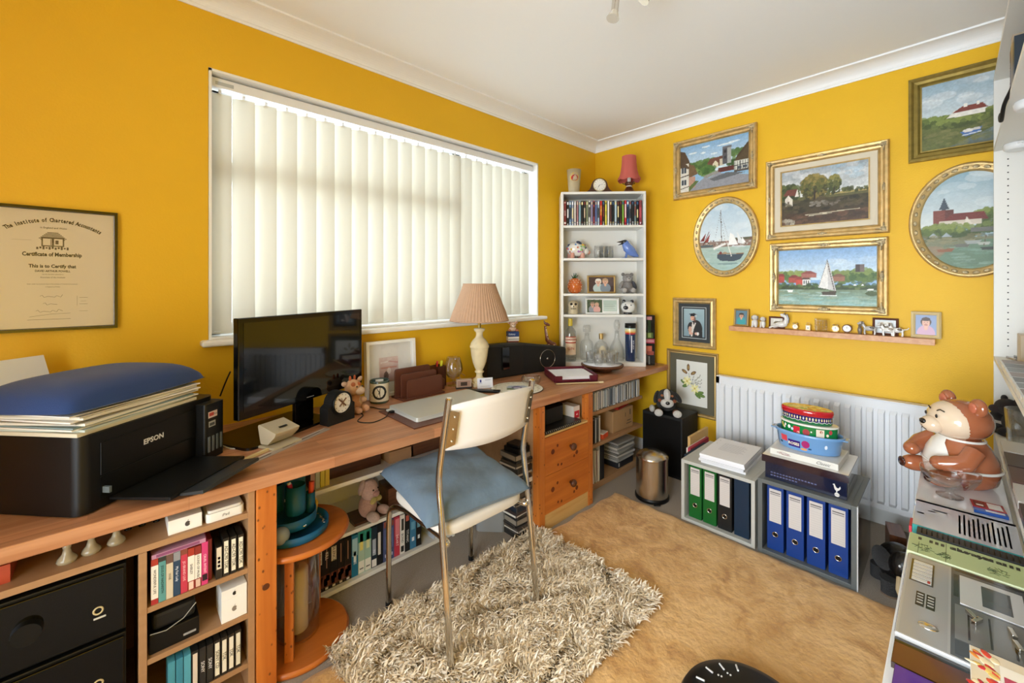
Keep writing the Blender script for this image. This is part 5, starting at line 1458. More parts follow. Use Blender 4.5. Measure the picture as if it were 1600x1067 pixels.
for k, (lx, ly) in enumerate(((-.015, .07), (.03, .10), (.075, .12))):
    MB().lathe([(.0001, .002), (.026, 0), (.034, .012), (.036, .05), (.034, .10), (.0325, .10), (.0342, .05), (.032, .014), (.0001, .010)], 28, cap=False).thing('stemless_glass', 'clear stemless glass beside the painted pig, %s from the left' % ORD[k], 'glass', 'glass', bl(lx - .01, ly, .8305), BR, group='clear glasses on the bookcase')
t = T('raven_figurine', 'pale blue bird figurine with open black beak on the bookcase', 'figurine', bl(.205, .09, .8305), BR + .1)
M['cornflower'] = mat('cornflower_glaze', '#6a86c8', .2, coat=.5)
MB().tube([(.085, 0, .018), (.06, 0, .03), (.03, 0, .055), (.0, 0, .085), (-.015, 0, .115), (-.012, 0, .142)], .03, 18, rad=[.006, .022, .036, .038, .03, .012]).build('body', 'cornflower', t)
MB('#17181c').ell((-.022, 0, .130), (.024, .019, .018), ell_rot(0, -10, 0)).cyl((-.035, 0, .134), (-.088, 0, .128), .012, .001, 10).cyl((-.032, 0, .122), (-.078, 0, .104), .010, .001, 10).build('head', 'glaze', t)
for s_ in (-1, 1): MB().tube([(-.005, .014 * s_, .05), (-.012, .014 * s_, .02), (-.015, .014 * s_, .004), (-.045, .018 * s_, .003)], .005, 8).build('leg', 'cornflower', t)
# shelf with pineapple, photo, teddy
t = T('pineapple_ornament', 'orange glazed pineapple ornament with green leaves on the bookcase', 'ornament', bl(-.208, .085, .5575), BR)
b = MB('#c9682c').lathe([(.026, 0), (.045, .012), (.054, .04), (.054, .07), (.044, .10), (.024, .118), (.0001, .122)], 40, rip=lambda a: 1 + .03 * math.cos(10 * a))
r = random.Random(5)
for j in range(6):
    for i in range(11):
        a = 2 * PI * (i + .5 * (j % 2)) / 11; z_ = .018 + .017 * j; rr_ = (.046, .053, .0555, .0545, .050, .041)[j]
        b.col(r.choice(['#e0a070', '#d9783a', '#e8b890', '#c85f24'])).ell((rr_ * math.cos(a), rr_ * math.sin(a), z_), (.006, .006, .0045), None, 8, 5)
b.build('fruit', 'glaze', t)
for k in range(10):
    a = 2 * PI * k / 10; q = .018 if k % 2 else .008; h = .028 if k % 2 else .042
    MB('#2c4a2a' if k % 2 else '#3d6636').cyl((q * math.cos(a) * .5, q * math.sin(a) * .5, .115), (q * 1.6 * math.cos(a), q * 1.6 * math.sin(a), .118 + h), .007, .0008, 8).build('leaf', 'glaze', t)
def people(p, specs):
    for (cx, cy, hr, hair, skin, top) in specs:
        p.ell(cx, cy - hr * 2.6 * p.as_, hr * 1.9, hr * 2.0 * p.as_, top)
        p.rect(cx - hr * 1.5, 0, cx + hr * 1.5, cy - hr * 2.4 * p.as_, top)
        p.ell(cx, cy + hr * .25 * p.as_, hr * 1.12, hr * 1.25 * p.as_, hair)
        p.ell(cx, cy, hr * .85, hr * 1.1 * p.as_, skin)
        p.ell(cx - hr * .35, cy + hr * .1 * p.as_, hr * .13, hr * .1 * p.as_, '#40342e').ell(cx + hr * .35, cy + hr * .1 * p.as_, hr * .13, hr * .1 * p.as_, '#40342e')
        p.ell(cx, cy + hr * .95 * p.as_, hr * .95, hr * .5 * p.as_, hair).ell(cx, cy - hr * .1 * p.as_, hr * .12, hr * .22 * p.as_, '#b98a74', .6).line(cx, cy - hr * 1.1 * p.as_, cx, cy - hr * 1.5 * p.as_, hr * .4, skin)
        p.line(cx - hr * .3, cy - hr * .5 * p.as_, cx + hr * .3, cy - hr * .5 * p.as_, hr * .09, '#a8564a')
def photo_frame(name, label, loc, rz, w, h, bw, m, painter, tilt=-.12, depth=.014, cat='photo', inner=None):
    t = T(name, label, cat, loc, rz); t.rotation_euler = (tilt, 0, rz)
    MB().frame(-w / 2, 0, w / 2, h, [(0, 0), (bw * .5, -.004), (bw, 0), (bw, depth), (0, depth)]).build('frame', m, t, bevel=.0008)
    MB().box(-w / 2 + bw * .8, .004, bw * .8, w / 2 - bw * .8, depth, h - bw * .8).build('backing', 'paper', t)
    painter.build('print', -w / 2 + bw, bw, w / 2 - bw, h - bw, t, 'paint', y=.0032)
    if tilt: pass
    return t
p = Pt(90, 60, '#4a3a38', 3); p.rect(.4, .4, 1, 1, '#5c4c4a').noise(.12, 6)
people(p, [(.38, .66, .11, '#e6e0d4', '#e0b8a4', '#b9c9c4'), (.66, .68, .11, '#b99a78', '#dcb09a', '#7f8a94')])
M['goldflat'] = mat('pale_gilt', '#b79a62', .35, .6)
photo_frame('framed_snapshot', 'pale gold photo frame with two smiling people in hats on the bookcase', bl(.0, .08, .558), BR, .222, .142, .014, 'goldflat', p)
TB = [('body', [((0, 0, .05), (.042, .036, .05), None, '#97928e')]), ('head', [((0, -.01, .118), (.040, .036, .036), None, '#a09b97'), ((0, -.042, .108), (.020, .016, .016), None, '#c4c0bb')]),
      ('ear', [((-.034, 0, .148), (.014, .008, .014), None, '#8f8a86')]), ('ear', [((.034, 0, .148), (.014, .008, .014), None, '#8f8a86')]),
      ('arm', [((-.05, -.01, .065), (.016, .018, .036), (0, 25, 0), '#9a9591')]), ('arm', [((.05, -.01, .065), (.016, .018, .036), (0, -25, 0), '#4a4a52')]),
      ('leg', [((-.036, -.045, .022), (.022, .03, .022), None, '#a5a09c'), ((-.036, -.072, .024), (.017, .006, .018), None, '#c9c4be')]), ('leg', [((.030, -.045, .022), (.022, .03, .022), None, '#a5a09c'), ((.03, -.072, .024), (.017, .006, .018), None, '#c9c4be')]),
      ('nose', [((0, -.058, .113), (.006, .004, .004), None, '#3a3432')]), ('eye', [((-.013, -.045, .128), .0035, None, '#1a1614'), ((.013, -.045, .128), .0035, None, '#1a1614')])]
plush('teddy_bear', 'grey plush teddy bear sitting on the right of the bookcase shelf', bl(.205, .10, .5585), BR, TB)
# shelf with skull, photo, panda
t = T('skull_ornament', 'cream skull-faced ornament on the bookcase shelf', 'ornament', bl(-.222, .09, .3955), BR)
MB('#cfc0a0').lathe([(.038, 0), (.040, .01), (.037, .04), (.042, .062), (.040, .085), (.026, .102), (.0001, .108)], 30).build('skull', 'glaze', t)
b = MB('#1c1612')
for s_ in (-1, 1): b.ell((.016 * s_, -.036, .078), (.011, .008, .010))
b.ell((0, -.041, .060), (.004, .004, .006))
for k in range(6): b.box(-.0185 + .0065 * k, -.0400 + .0006 * abs(k - 2.5), .036, -.0165 + .0065 * k, -.034, .050)
b.box(-.022, -.0392, .042, .022, -.034, .0445)
b.build('face', 'paint', t)
p = Pt(120, 56, '#e8e8e4', 4); p.rect(.02, .04, .50, .96, '#4a5a44').blobs(.03, .5, .49, .95, 30, .03, ['#3c4c38', '#56684c', '#2f3d2c'], .7)
p.rect(.02, 0, .5, .04, '#e8e8e4').rect(.53, .12, .97, .92, '#b9cbc0').rect(.55, .2, .95, .6, '#c9d6cc')
for k in range(6): p.rect(.57, .28 + .07 * k, .92 - .03 * (k % 3), .30 + .07 * k, '#8fa69a')
q_ = Pt(60, 56, '#4a5a44', 4); q_.blobs(0, .4, 1, 1, 40, .06, ['#3c4c38', '#56684c', '#2f3d2c'], .7); people(q_, [(.36, .62, .13, '#8a7a6a', '#d0a48e', '#8f949c'), (.64, .58, .12, '#c9a488', '#d8ac98', '#dba8a0')])
p.a[4:52, 3:59] = q_.a[4:52, 2:58]
photo_frame('framed_snapshot', 'wide white photo frame with a couple and a printed verse on the bookcase', bl(.005, .07, .3955), BR, .262, .125, .010, 'white', p, -.08)
t = T('panda_ornament', 'round white and black panda-like money box on the bookcase shelf', 'ornament', bl(.205, .08, .3955), BR - .1)
MB('#e6e4de').ell((0, 0, .055), (.055, .050, .048), None, 28, 16).build('body', 'glaze', t)
for s_ in (-1, 1): MB('#1b1b26').ell((.030 * s_, -.005, .098), (.014, .008, .016), ell_rot(0, 15 * s_, 0)).build('ear', 'glaze', t)
MB('#1b1b26').ell((-.022, -.046, .052), (.020, .010, .016)).build('snout', 'glaze', t)
MB('#14141a').lathe([(.032, 0), (.034, .008), (.030, .014)], 24).build('foot_ring', 'glaze', t)
MB('#14141a').ell((-.024, -.044, .076), (.005, .003, .004)).ell((.018, -.046, .072), (.005, .003, .004)).build('eye', 'paint', t)
# bottom: bottles
t = T('gin_bottle', 'tall clear gin bottle with yellow cap and red-lettered label in the bookcase', 'bottle', bl(-.245, .07, .0305), BR)
MB().lathe([(.0001, .002), (.044, 0), (.046, .01), (.047, .21), (.042, .235), (.018, .262), (.015, .285), (.0135, .285), (.0165, .262), (.040, .232), (.0445, .21), (.0435, .012), (.0001, .008)], 36, cap=False).build('glass', 'glass', t)
MB('#d9c03c').cyl((0, 0, .272), (0, 0, .33), .0175).build('cap', 'paint', t)
b = MB('#e6c8a8')
for k in range(14):
    a0 = -PI / 2 - 1.0 + 2.0 * k / 14; a1 = a0 + 2.0 / 14
    for (z0_, z1_, c_) in ((.05, .14, '#e6cdb0'), (.14, .15, '#b8442c'), (.15, .185, '#f0e0c8'), (.185, .192, '#b8442c')):
        b.col(c_).quad((.0478 * math.cos(a0), .0478 * math.sin(a0), z0_), (.0478 * math.cos(a1), .0478 * math.sin(a1), z0_), (.0478 * math.cos(a1), .0478 * math.sin(a1), z1_), (.0478 * math.cos(a0), .0478 * math.sin(a0), z1_))
b.build('label', 'paint', t)
text("GORDON'S", .020, (0, -.0492, .168), t, '#a8301c', sx=.85, bold=.0006)
text('GIN', .03, (0, -.0492, .10), t, '#c0502c')
def decanter(label, loc, kind):
    t = T('decanter', label, 'decanter', loc, BR)
    if kind == 'square': pr = [(.0001, .002), (.048, 0), (.052, .01), (.052, .12), (.044, .145), (.020, .165), (.018, .20), (.026, .208)]; st_ = [(.012, .19), (.012, .215), (.030, .222), (.032, .262), (.024, .275), (.0001, .276)]; sg = 20
    else: pr = [(.0001, .002), (.055, 0), (.062, .02), (.060, .08), (.040, .13), (.020, .17), (.016, .225), (.024, .232)]; st_ = [(.010, .21), (.010, .236), (.022, .25), (.026, .285), (.016, .315), (.0001, .318)]; sg = 32
    MB().lathe(pr, sg, cap=False, rip=(lambda a: 1 + .03 * math.cos(12 * a)) if kind != 'square' else None).build('body', 'glass', t)
    MB().lathe(st_, 8).build('stopper', 'glass', t)
decanter('square clear decanter with faceted stopper in the bookcase', bl(-.11, .12, .0305), 'square')
decanter('tall cut-glass decanter with round body in the bookcase', bl(.125, .11, .0305), 'round')
t = T('liqueur_bottle', 'round-shouldered pale bottle with arched label in the bookcase', 'bottle', bl(-.0, .10, .0305), BR)
MB().lathe([(.0001, .002), (.050, 0), (.056, .02), (.056, .10), (.042, .135), (.018, .155), (.016, .18)], 32, cap=False).build('glass', 'glass', t)
MB('#b5a488').lathe([(.016, .165), (.018, .205), (.016, .21)], 20).build('cap', 'goldflat', t)
b = MB('#d9cdae')
for k in range(12):
    a0 = -PI / 2 - .7 + 1.4 * k / 12; a1 = a0 + 1.4 / 12; h0 = .06 + .06 * math.cos((k - 5.5) / 6.2 * PI / 2)
    b.quad((.0568 * math.cos(a0), .0568 * math.sin(a0), .025), (.0568 * math.cos(a1), .0568 * math.sin(a1), .025), (.0568 * math.cos(a1), .0568 * math.sin(a1), h0), (.0568 * math.cos(a0), .0568 * math.sin(a0), h0))
b.build('label', 'paint', t)
t = T('drinks_flask', 'navy drinks flask with red and yellow band and black lid in the bookcase', 'flask', bl(.222, .075, .0305), BR)
MB('#1a2c50').lathe([(.036, 0), (.038, .006), (.041, .21)], 36).col('#b8323a').lathe([(.041, .21), (.0415, .222)], 36, cap=False).col('#e6a04a').lathe([(.0415, .222), (.042, .232)], 36, cap=False).col('#f0e2a8').lathe([(.042, .232), (.042, .250)], 36, cap=False).col('#b9d0c4').lathe([(.042, .250), (.042, .258)], 36).build('body', 'glaze', t)
MB().lathe([(.042, .2585), (.043, .272), (.040, .282), (.0001, .284)], 36, cap=False).box(-.04, -.012, .27, .042, .012, .294).build('lid', 'black', t, bevel=.002)
MB('#e6eaf0').fr(-.004, .07, .004, .20, -.0432).build('printed_bar', 'paint', t)
text('SPORT CLUB', .012, (.014, -.0425, .13), t, '#d8dce6', (PI / 2, R(-90), 0))
t = T('boxed_wine_bottle', 'dark gift tube with bottle picture and pink band beside the bookcase', 'bottle box', (3.03, 1.655, .7305), -.85)
MB('#16130f').box(-.042, -.042, 0, .042, .042, .39).fr(-.040, .17, .040, .205, -.0424, '#a03448').fr(-.036, .18, .036, .186, -.0428, '#e0a8b0').fr(-.036, .192, .036, .196, -.0428, '#e8c8c8').fr(-.02, .352, .02, .378, -.0424, '#c08a90').fr(-.012, .205, .012, .352, -.0424, '#2a3a24').fr(-.028, .21, .03, .255, -.0426, '#4a5a2c').fr(-.01, .215, .014, .25, -.0428, '#8a9a5a').fr(-.03, .09, .02, .15, -.0424, '#b5604a').fr(-.018, .08, .034, .11, -.0426, '#8c3f34').fr(-.04, .155, .04, .17, -.0424, '#0a0a0a').fr(-.006, .01, .004, .07, -.0424, '#6a6a66').build('tube', 'glaze', t)

# ------------------------------------------------------------------ pictures on the walls
RW = -PI / 2
def hang(name, label, y0, y1, z0, z1, prof, m, build_inner, ornaments=None, cat='painting', tilt=0.0, off=0.002, m_in='gold'):
    """framed picture on the right-hand wall; y0>y1 are its left/right edges"""
    w = y0 - y1; h = z1 - z0
    t = T(name, label, cat, (XB - off, (y0 + y1) / 2, z0), RW)
    t.rotation_euler = (tilt, 0, RW)
    dmax = max(-y for _, y in prof)
    MB().frame(-w / 2, 0, w / 2, h, prof).build('frame', m, t)
    if ornaments:
        b = MB()
        for (ox, oz) in ((-1, 0), (1, 0), (-1, 1), (1, 1)):
            cx = ox * (w / 2 - ornaments[0]); cz = ornaments[0] if oz == 0 else h - ornaments[0]
            k = ornaments[1]
            sz = 1 if oz == 0 else -1
            for (du, dv, ru, rv, an) in ((0, 0, 1, 1, 0), (-.9, -.1, .9, .45, 0), (-.1, -.9, .45, .9, 0), (-1.9, -.15, .8, .28, 10), (-.15, -1.9, .28, .8, 10), (.45, .45, .5, .5, 0), (-.7, -.7, .35, .35, 0), (.5, -.6, .4, .3, 0), (-.6, .5, .3, .4, 0)):
                b.ell((cx + ox * du * k, -dmax * .9, cz - sz * dv * k), (ru * k * .8, .007, rv * k * .8), None, 10, 6)
        for (cx, cz, hz) in ((0, ornaments[0], 1), (0, h - ornaments[0], 1), (-w / 2 + ornaments[0], h / 2, 0), (w / 2 - ornaments[0], h / 2, 0)):
            k = ornaments[1] * .8
            for dd in (-1.6, -.8, 0, .8, 1.6):
                rr = (1 - abs(dd) * .3) * k * .75
                b.ell((cx + (dd * k if hz else 0), -dmax * .9, cz + (0 if hz else dd * k)), (rr, .006, rr), None, 10, 6)
        b.build('ornament', 'goldorn', t)['kind'] = 'stuff'
    build_inner(t, w, h)
    return t
def swept(b, d=.034):     # profile of a carved swept frame of face width b
    return [(0, 0), (0, -d * .7), (b * .12, -d), (b * .35, -d * .95), (b * .55, -d * .55), (b * .75, -d * .5), (b * .88, -d * .72), (b, -d * .45), (b, 0)]

SKY = ['#8fb6d4', '#c4d8e4']
def village():
    p = Pt(150, 116, '#8fb6d4', 21); p.grad(.35, 1, '#cfdfe6', '#7faad0')
    for (x_, y_, rx_) in ((.68, .86, .12), (.8, .88, .08), (.2, .82, .07), (.36, .78, .04), (.52, .72, .05), (.4, .9, .06)): p.ell(x_, y_, rx_, .018, '#e8f0f2', .8)
    p.crown(.38, .52, .26, .10, 120, .035, ['#5c7a3c', '#43612f', '#6f8a46']).crown(.85, .55, .16, .16, 90, .035, ['#4f6e3a', '#6b8848', '#395528'])
    p.poly([(.40, .48), (.46, .62), (.66, .64), (.66, .44)], '#6d4434').poly([(.5, .42), (.5, .5), (.54, .57), (.58, .5), (.58, .42)], '#d8cdb0').poly([(.6, .44), (.6, .58), (.66, .58), (.66, .44)], '#c9bfa8')
    p.rect(.64, .46, .71, .80, '#55555a').rect(.71, .46, .76, .80, '#a8a8a4').rect(.64, .78, .765, .82, '#6d6d70').rect(.66, .68, .69, .74, '#2c2c30').rect(.66, .56, .69, .62, '#3a3a3e')
    p.crown(.42, .38, .12, .10, 70, .03, ['#4a7034', '#3c5f2c', '#6a8a48']).rect(.58, .30, .84, .40, '#5c2a24').poly([(.8, .46), (.84, .58), (1, .84), (1, .42)], '#4a3a26').poly([(.8, .46), (.98, .74), (1, .84), (1, .4)], '#54452e')
    p.rect(.80, .28, 1, .47, '#c9cac0')
    for k in range(6): p.line(.81 + .035 * k, .29, .81 + .035 * k, .46, .005, '#2c2a28')
    p.line(.8, .38, 1, .39, .006, '#2c2a28').rect(.80, .25, 1, .29, '#4f4a44').rect(.85, .30, .9, .36, '#4a5058').rect(.92, .31, .97, .36, '#4a5058')
    p.poly([(.36, .28), (.58, .36), (.58, .30), (.4, .22)], '#8f8c84').poly([(.1, 0), (.32, .2), (.38, .26), (.44, .22), (.6, .32), (.62, .28), (1, .16), (1, 0)], '#8d8f96').poly([(.45, .2), (.7, .28), (.95, .22), (.7, .17), (.52, .14)], '#5f6266')
    p.poly([(0, .92), (.08, .88), (.14, .7), (.2, .46), (.06, .58), (0, .62)], '#54412e').poly([(.12, .60), (.22, .56), (.28, .36), (.14, .30)], '#6e5538').rect(0, 0, .14, .62, '#d6d3c8').poly([(0, .62), (.06, .66), (.14, .55), (.14, .5), (0, .55)], '#54412e').rect(.14, .08, .24, .32, '#b58c78')
    for (x_, y_) in ((.03, .42), (.03, .16)): p.rect(x_, y_, x_ + .07, y_ + .12, '#39444e').line(x_ + .035, y_, x_ + .035, y_ + .12, .003, '#e0e0dc')
    p.line(0, .34, .14, .37, .008, '#4a3a2c').line(0, .08, .14, .12, .006, '#4a3a2c').poly([(.14, 0), (.3, .2), (.24, .22), (.14, .1)], '#5a6a38')
    return p.noise(.05, 3)
def landscape():
    p = Pt(170, 112, '#b9bec0', 22); p.grad(.45, 1, '#dfe0da', '#9aa4ac')
    p.blobs(0, .6, 1, 1, 60, .07, ['#dedfdc', '#a7adb2', '#8a9298', '#e8e8e4'], .35, .5).blobs(.6, .75, 1, 1, 14, .05, ['#8fb2c8', '#a9c2d0'], .4, .5)
    p.grad(0, .50, '#4a3526', '#3a3a22').rect(0, .44, 1, .5, '#5c5a34').rect(.55, .48, 1, .52, '#a89458').blobs(.5, .5, 1, .56, 50, .018, ['#4c5228', '#5f6230', '#3c4222'], .9)
    p.blobs(0, .5, .2, .72, 60, .035, ['#3f4a26', '#566030', '#2f381c'], .9).crown(.40, .66, .16, .21, 420, .022, ['#8c7c40', '#6e6632', '#565a2a', '#3a3c1c', '#7a6a34']).crown(.63, .68, .07, .13, 220, .017, ['#857f40', '#5f6232', '#3f4724'])
    p.line(.40, .36, .41, .58, .012, '#33281a').line(.63, .50, .63, .60, .007, '#33281a')
    p.poly([(.02, .56), (.08, .66), (.2, .66), (.22, .53)], '#6e3c30').poly([(.05, .36), (.05, .5), (.09, .56), (.14, .48), (.14, .36)], '#d9d2c4').poly([(.17, .52), (.2, .66), (.22, .52)], '#dcd6ca').rect(.075, .40, .10, .45, '#6a5c50')
    p.blobs(0, .24, 1, .44, 90, .04, ['#2f2c18', '#403a20', '#4c4426', '#262614', '#544a34'], .7, .5).blobs(.35, .3, .7, .4, 30, .025, ['#7c7468', '#8f887c', '#5a5244'], .6, .5)
    p.blobs(0, 0, 1, .2, 80, .05, ['#5c402a', '#70503a', '#3c2a1c', '#4a3424'], .5, .4)
    for (a_, b_, c_) in ((.3, .17, .66), (.34, .15, .6), (.5, .18, .9)): p.line(a_, b_, c_, b_ + .015, .004, '#d6ccb0', .8)
    p.blobs(.02, .02, .16, .1, 12, .02, ['#b5ac98', '#8a8070'], .7)
    return p.noise(.08, 2)
def sailing():
    p = Pt(170, 118, '#8fb4d8', 23); p.grad(.45, 1, '#cddfe8', '#7ea8d6').blobs(.1, .55, 1, .8, 16, .09, ['#c9dcea', '#dce8ee'], .3, .3)
    p.crown(.16, .52, .2, .08, 130, .028, ['#8a9a50', '#55703a', '#6b8446']).crown(.68, .50, .14, .09, 110, .028, ['#7a8a4a', '#4f6a36', '#62783c']).crown(.88, .52, .14, .09, 120, .028, ['#7a8f4a', '#43602e', '#587236'])
    p.rect(.80, .58, .88, .70, '#4a3f3c').rect(.84, .58, .88, .70, '#70625c')
    for (x0_, y0_, x1_, y1_, c1_, c2_) in ((0, .40, .07, .52, '#b0463c', '#8a3a34'), (.12, .40, .24, .49, '#a84a3c', '#7c3630'), (.2, .36, .27, .46, '#c04a3c', '#903c34'), (.27, .36, .35, .46, '#e6e6e2', '#5a3a34'), (.26, .49, .42, .56, '#a8685c', '#8c4a44'), (.58, .42, .70, .5, '#9a6a54', '#7a5442')):
        p.rect(x0_, y0_, x1_, y1_, c1_).poly([(x0_ - .01, y1_), ((x0_ + x1_) / 2 - .02, y1_ + .05), ((x0_ + x1_) / 2 + .02, y1_ + .05), (x1_ + .01, y1_)], c2_)
    for k in range(3): p.rect(.285 + .022 * k, .38, .295 + .022 * k, .44, '#3a3a3a')
    p.rect(0, .28, 1, .36, '#39492a').blobs(0, .3, 1, .40, 90, .025, ['#3f5a2c', '#2f4420', '#587038', '#6a7a48'], .8, .6).grad(0, .28, '#8fb8b4', '#76876a').blobs(0, 0, 1, .27, 120, .06, ['#9cc4c4', '#8aa084', '#a9b096', '#6f8468', '#b9d0cc'], .35, .18)
    p.poly([(.435, .32), (.53, .78), (.61, .26)], '#e4e2de').poly([(.535, .30), (.53, .76), (.545, .74), (.62, .24)], '#c9c6c4').line(.525, .8, .60, .25, .004, '#4a3a30').line(.44, .32, .53, .79, .002, '#6a5a50')
    p.poly([(.47, .24), (.62, .26), (.61, .19), (.55, .165), (.48, .19)], '#4a4030').line(.46, .175, .62, .18, .006, '#e0e6e2').poly([(.1, .27), (.17, .27), (.16, .23), (.115, .23)], '#e8e8e4').poly([(.9, .29), (.97, .30), (.96, .27), (.91, .27)], '#e6e6e2')
    p.poly([(.78, .35), (.795, .38), (.81, .35)], '#eeeeea').poly([(.85, .35), (.865, .375), (.88, .35)], '#eeeeea').ell(.95, .22, .06, .04, '#4a5a34')
    return p.noise(.05, 3)
def oval_harbour():
    p = Pt(110, 140, '#c4d6e0', 24); p.grad(.35, 1, '#dfe6e8', '#a9c4d6').blobs(0, .5, 1, 1, 20, .1, ['#d8e2e8', '#bccfdb'], .35, .5)
    p.rect(.6, .43, 1, .48, '#5c5a44').rect(0, .36, 1, .44, '#8a7468').blobs(.0, .37, 1, .46, 60, .02, ['#6a3a34', '#c9c4bc', '#e0dcd4', '#8c4a40', '#4a4440', '#a89888'], .8, .6)
    p.poly([(.02, .46), (.14, .58), (.1, .46)], '#7a2c28').poly([(.1, .44), (.22, .57), (.18, .44)], '#8c3a34').line(.08, .4, .2, .6, .006, '#5a2420')
    p.grad(0, .36, '#9fbcb8', '#a9bcb0').blobs(0, 0, 1, .34, 60, .07, ['#b5cccb', '#8aa6a0', '#c0d2d0'], .4, .2).ell(.15, .38, .14, .018, '#4f5c60').line(.3, .34, .5, .40, .02, '#e6e4e0')
    p.line(.44, .42, .42, .90, .005, '#4a3a30').line(.42, .88, .32, .5, .0015, '#6a6258').line(.42, .88, .56, .5, .0015, '#6a6258').line(.42, .82, .5, .45, .0015, '#6a6258')
    p.poly([(.56, .38), (.6, .56), (.66, .52), (.74, .38)], '#f0f0ee').poly([(.74, .4), (.72, .56), (.86, .38)], '#e2e4e4').poly([(.82, .4), (.8, .5), (.88, .4)], '#f4f4f2').line(.64, .36, .86, .35, .012, '#cfd4d4')
    p.poly([(.36, .25), (.84, .24), (.78, .17), (.66, .14), (.42, .155), (.35, .2)], '#3f4c58').line(.36, .26, .84, .25, .008, '#8c6a4a').line(.62, .22, .54, .42, .007, '#e8e4dc').ell(.42, .27, .03, .02, '#7a3a34').ell(.5, .265, .04, .018, '#a88a6c').ell(.55, .11, .2, .015, '#7f9896')
    return p.noise(.04, 3)
def cottage_shore():
    p = Pt(150, 118, '#a9bcc6', 25); p.grad(.35, 1, '#ced6d6', '#8da9ba').blobs(0, .5, 1, 1, 40, .11, ['#d8dedf', '#b4c2ca', '#9db1be', '#e2e4e2'], .35, .45)
    p.rect(.6, .40, 1, .47, '#54432e').blobs(.6, .42, 1, .47, 30, .02, ['#4a3a2a', '#5c4c38', '#3f4a2c'], .9)
    p.grad(0, .40, '#55605a', '#8aa0a4').poly([(0, .5), (.5, .48), (.75, .40), (.66, .28), (.4, .12), (.2, 0), (0, 0)], '#5f6636').crown(.1, .42, .16, .07, 90, .03, ['#7a8a44', '#56662f', '#465426']).crown(.55, .42, .14, .06, 80, .028, ['#7a8440', '#5c6a34', '#4a5528']).crown(.3, .36, .2, .06, 90, .03, ['#7f8c44', '#636e38', '#48542a'])
    p.blobs(.0, .02, .5, .3, 60, .04, ['#6d7040', '#7c7a4a', '#4f5832'], .5, .5).poly([(.2, .44), (.26, .54), (.3, .44)], '#e0dcd2').rect(.26, .43, .48, .50, '#e2ded4').poly([(.24, .50), (.32, .58), (.46, .58), (.5, .50)], '#7c3c30').rect(.33, .56, .35, .61, '#e8e4da').rect(.42, .56, .44, .61, '#e8e4da')
    p.poly([(.3, .2), (.46, .24), (.44, .16), (.34, .13)], '#4a6ea8').ell(.36, .21, .04, .025, '#d9d4cc').ell(.42, .22, .03, .02, '#c9c4bc').line(.32, .15, .45, .17, .006, '#c4cdd6')
    return p.noise(.05, 3)
def oval_church():
    p = Pt(120, 140, '#9cb4c0', 26); p.grad(.45, 1, '#d2d8d6', '#86a6b6').blobs(0, .55, 1, 1, 24, .12, ['#b9c8ce', '#d5dcdc'], .35, .4)
    p.crown(.7, .52, .2, .08, 90, .035, ['#7a8a44', '#566a34', '#455626']).rect(.14, .48, .34, .62, '#7a4034').rect(.26, .48, .34, .62, '#5f3229').poly([(.22, .62), (.24, .70), (.27, .62)], '#39444c').poly([(.2, .63), (.25, .75), (.3, .63)], '#3f4a54').poly([(.22, .5), (.34, .58), (.62, .58), (.66, .5)], '#6e2f28').rect(.2, .46, .6, .51, '#c9bfae').poly([(.44, .44), (.46, .54), (.52, .46)], '#d8d0c0')
    p.crown(.3, .40, .3, .07, 140, .035, ['#7c8a44', '#56682f', '#3f5026']).crown(.8, .42, .25, .05, 90, .03, ['#6b7a40', '#4c5c2c']).poly([(.82, .44), (.9, .5), (1, .5), (1, .40), (.84, .40)], '#c9c2a8').poly([(.8, .45), (.88, .53), (1, .52), (1, .46)], '#5f6056').rect(.5, .38, .8, .42, '#6a6a64').poly([(.1, .35), (.14, .39), (.2, .34)], '#9aa4a8').poly([(.22, .34), (.27, .385), (.33, .34)], '#9aa4a8')
    p.rect(0, .0, 1, .33, '#7a7c60').blobs(0, .28, 1, .36, 40, .04, ['#6c6a4a', '#8a8664', '#565c38'], .7, .4).poly([(0, 0), (1, 0), (1, .3), (.6, .3), (.3, .22), (.2, .12)], '#66806a').blobs(.3, 0, 1, .28, 60, .06, ['#7a9a88', '#587060', '#8fa898'], .4, .2).ell(.14, .2, .12, .05, '#8c7c62')
    for (x_, y_, w_, c_) in ((.26, .215, .09, '#8a5a3c'), (.42, .26, .08, '#6a6a60'), (.52, .29, .08, '#9aa09c'), (.68, .22, .10, '#454a46'), (.62, .27, .06, '#b0b4ac'), (.86, .20, .05, '#c4c8c4'), (.8, .14, .05, '#cdd2cc')): p.poly([(x_ - w_, y_), (x_ + w_, y_ + .005), (x_ + w_ * .7, y_ - .03), (x_ - w_ * .7, y_ - .03)], c_)
    p.line(.7, .22, .72, .34, .003, '#4a3a30').line(.62, .24, .64, .34, .003, '#5a4a3c')
    return p.noise(.05, 3)
def inner(painter, b, m_slip=None, slip=0, canvas_y=-.012):
    def f(t, w, h):
        if slip:
            MB().frame(-w / 2 + b, b, w / 2 - b, h - b, [(0, -.004), (0, -.018), (slip * .82, -.018), (slip * .82, -.004)]).build('linen_slip', mat('linen_slip', '#d6cbb4', .8, bump=.2, bscale=500), t)
            MB().frame(-w / 2 + b + slip * .82, b + slip * .82, w / 2 - b - slip * .82, h - b - slip * .82, [(0, -.004), (0, -.022), (slip * .18, -.018), (slip * .18, -.004)]).build('inner_fillet', 'gold', t)
        e = b + slip - .002
        q_ = painter(); q_.noise(.10, 2).noise(.06, 5)
        q_.build('canvas', -w / 2 + e, e, w / 2 - e, h - e, t, 'oil', y=canvas_y)
    return f
hang('framed_painting', 'gilt-framed painting of a village street with a church tower, top left of the wall', 1.495, .915, 2.008, 2.452, swept(.052), 'gold', inner(village, .052), (.024, .018))
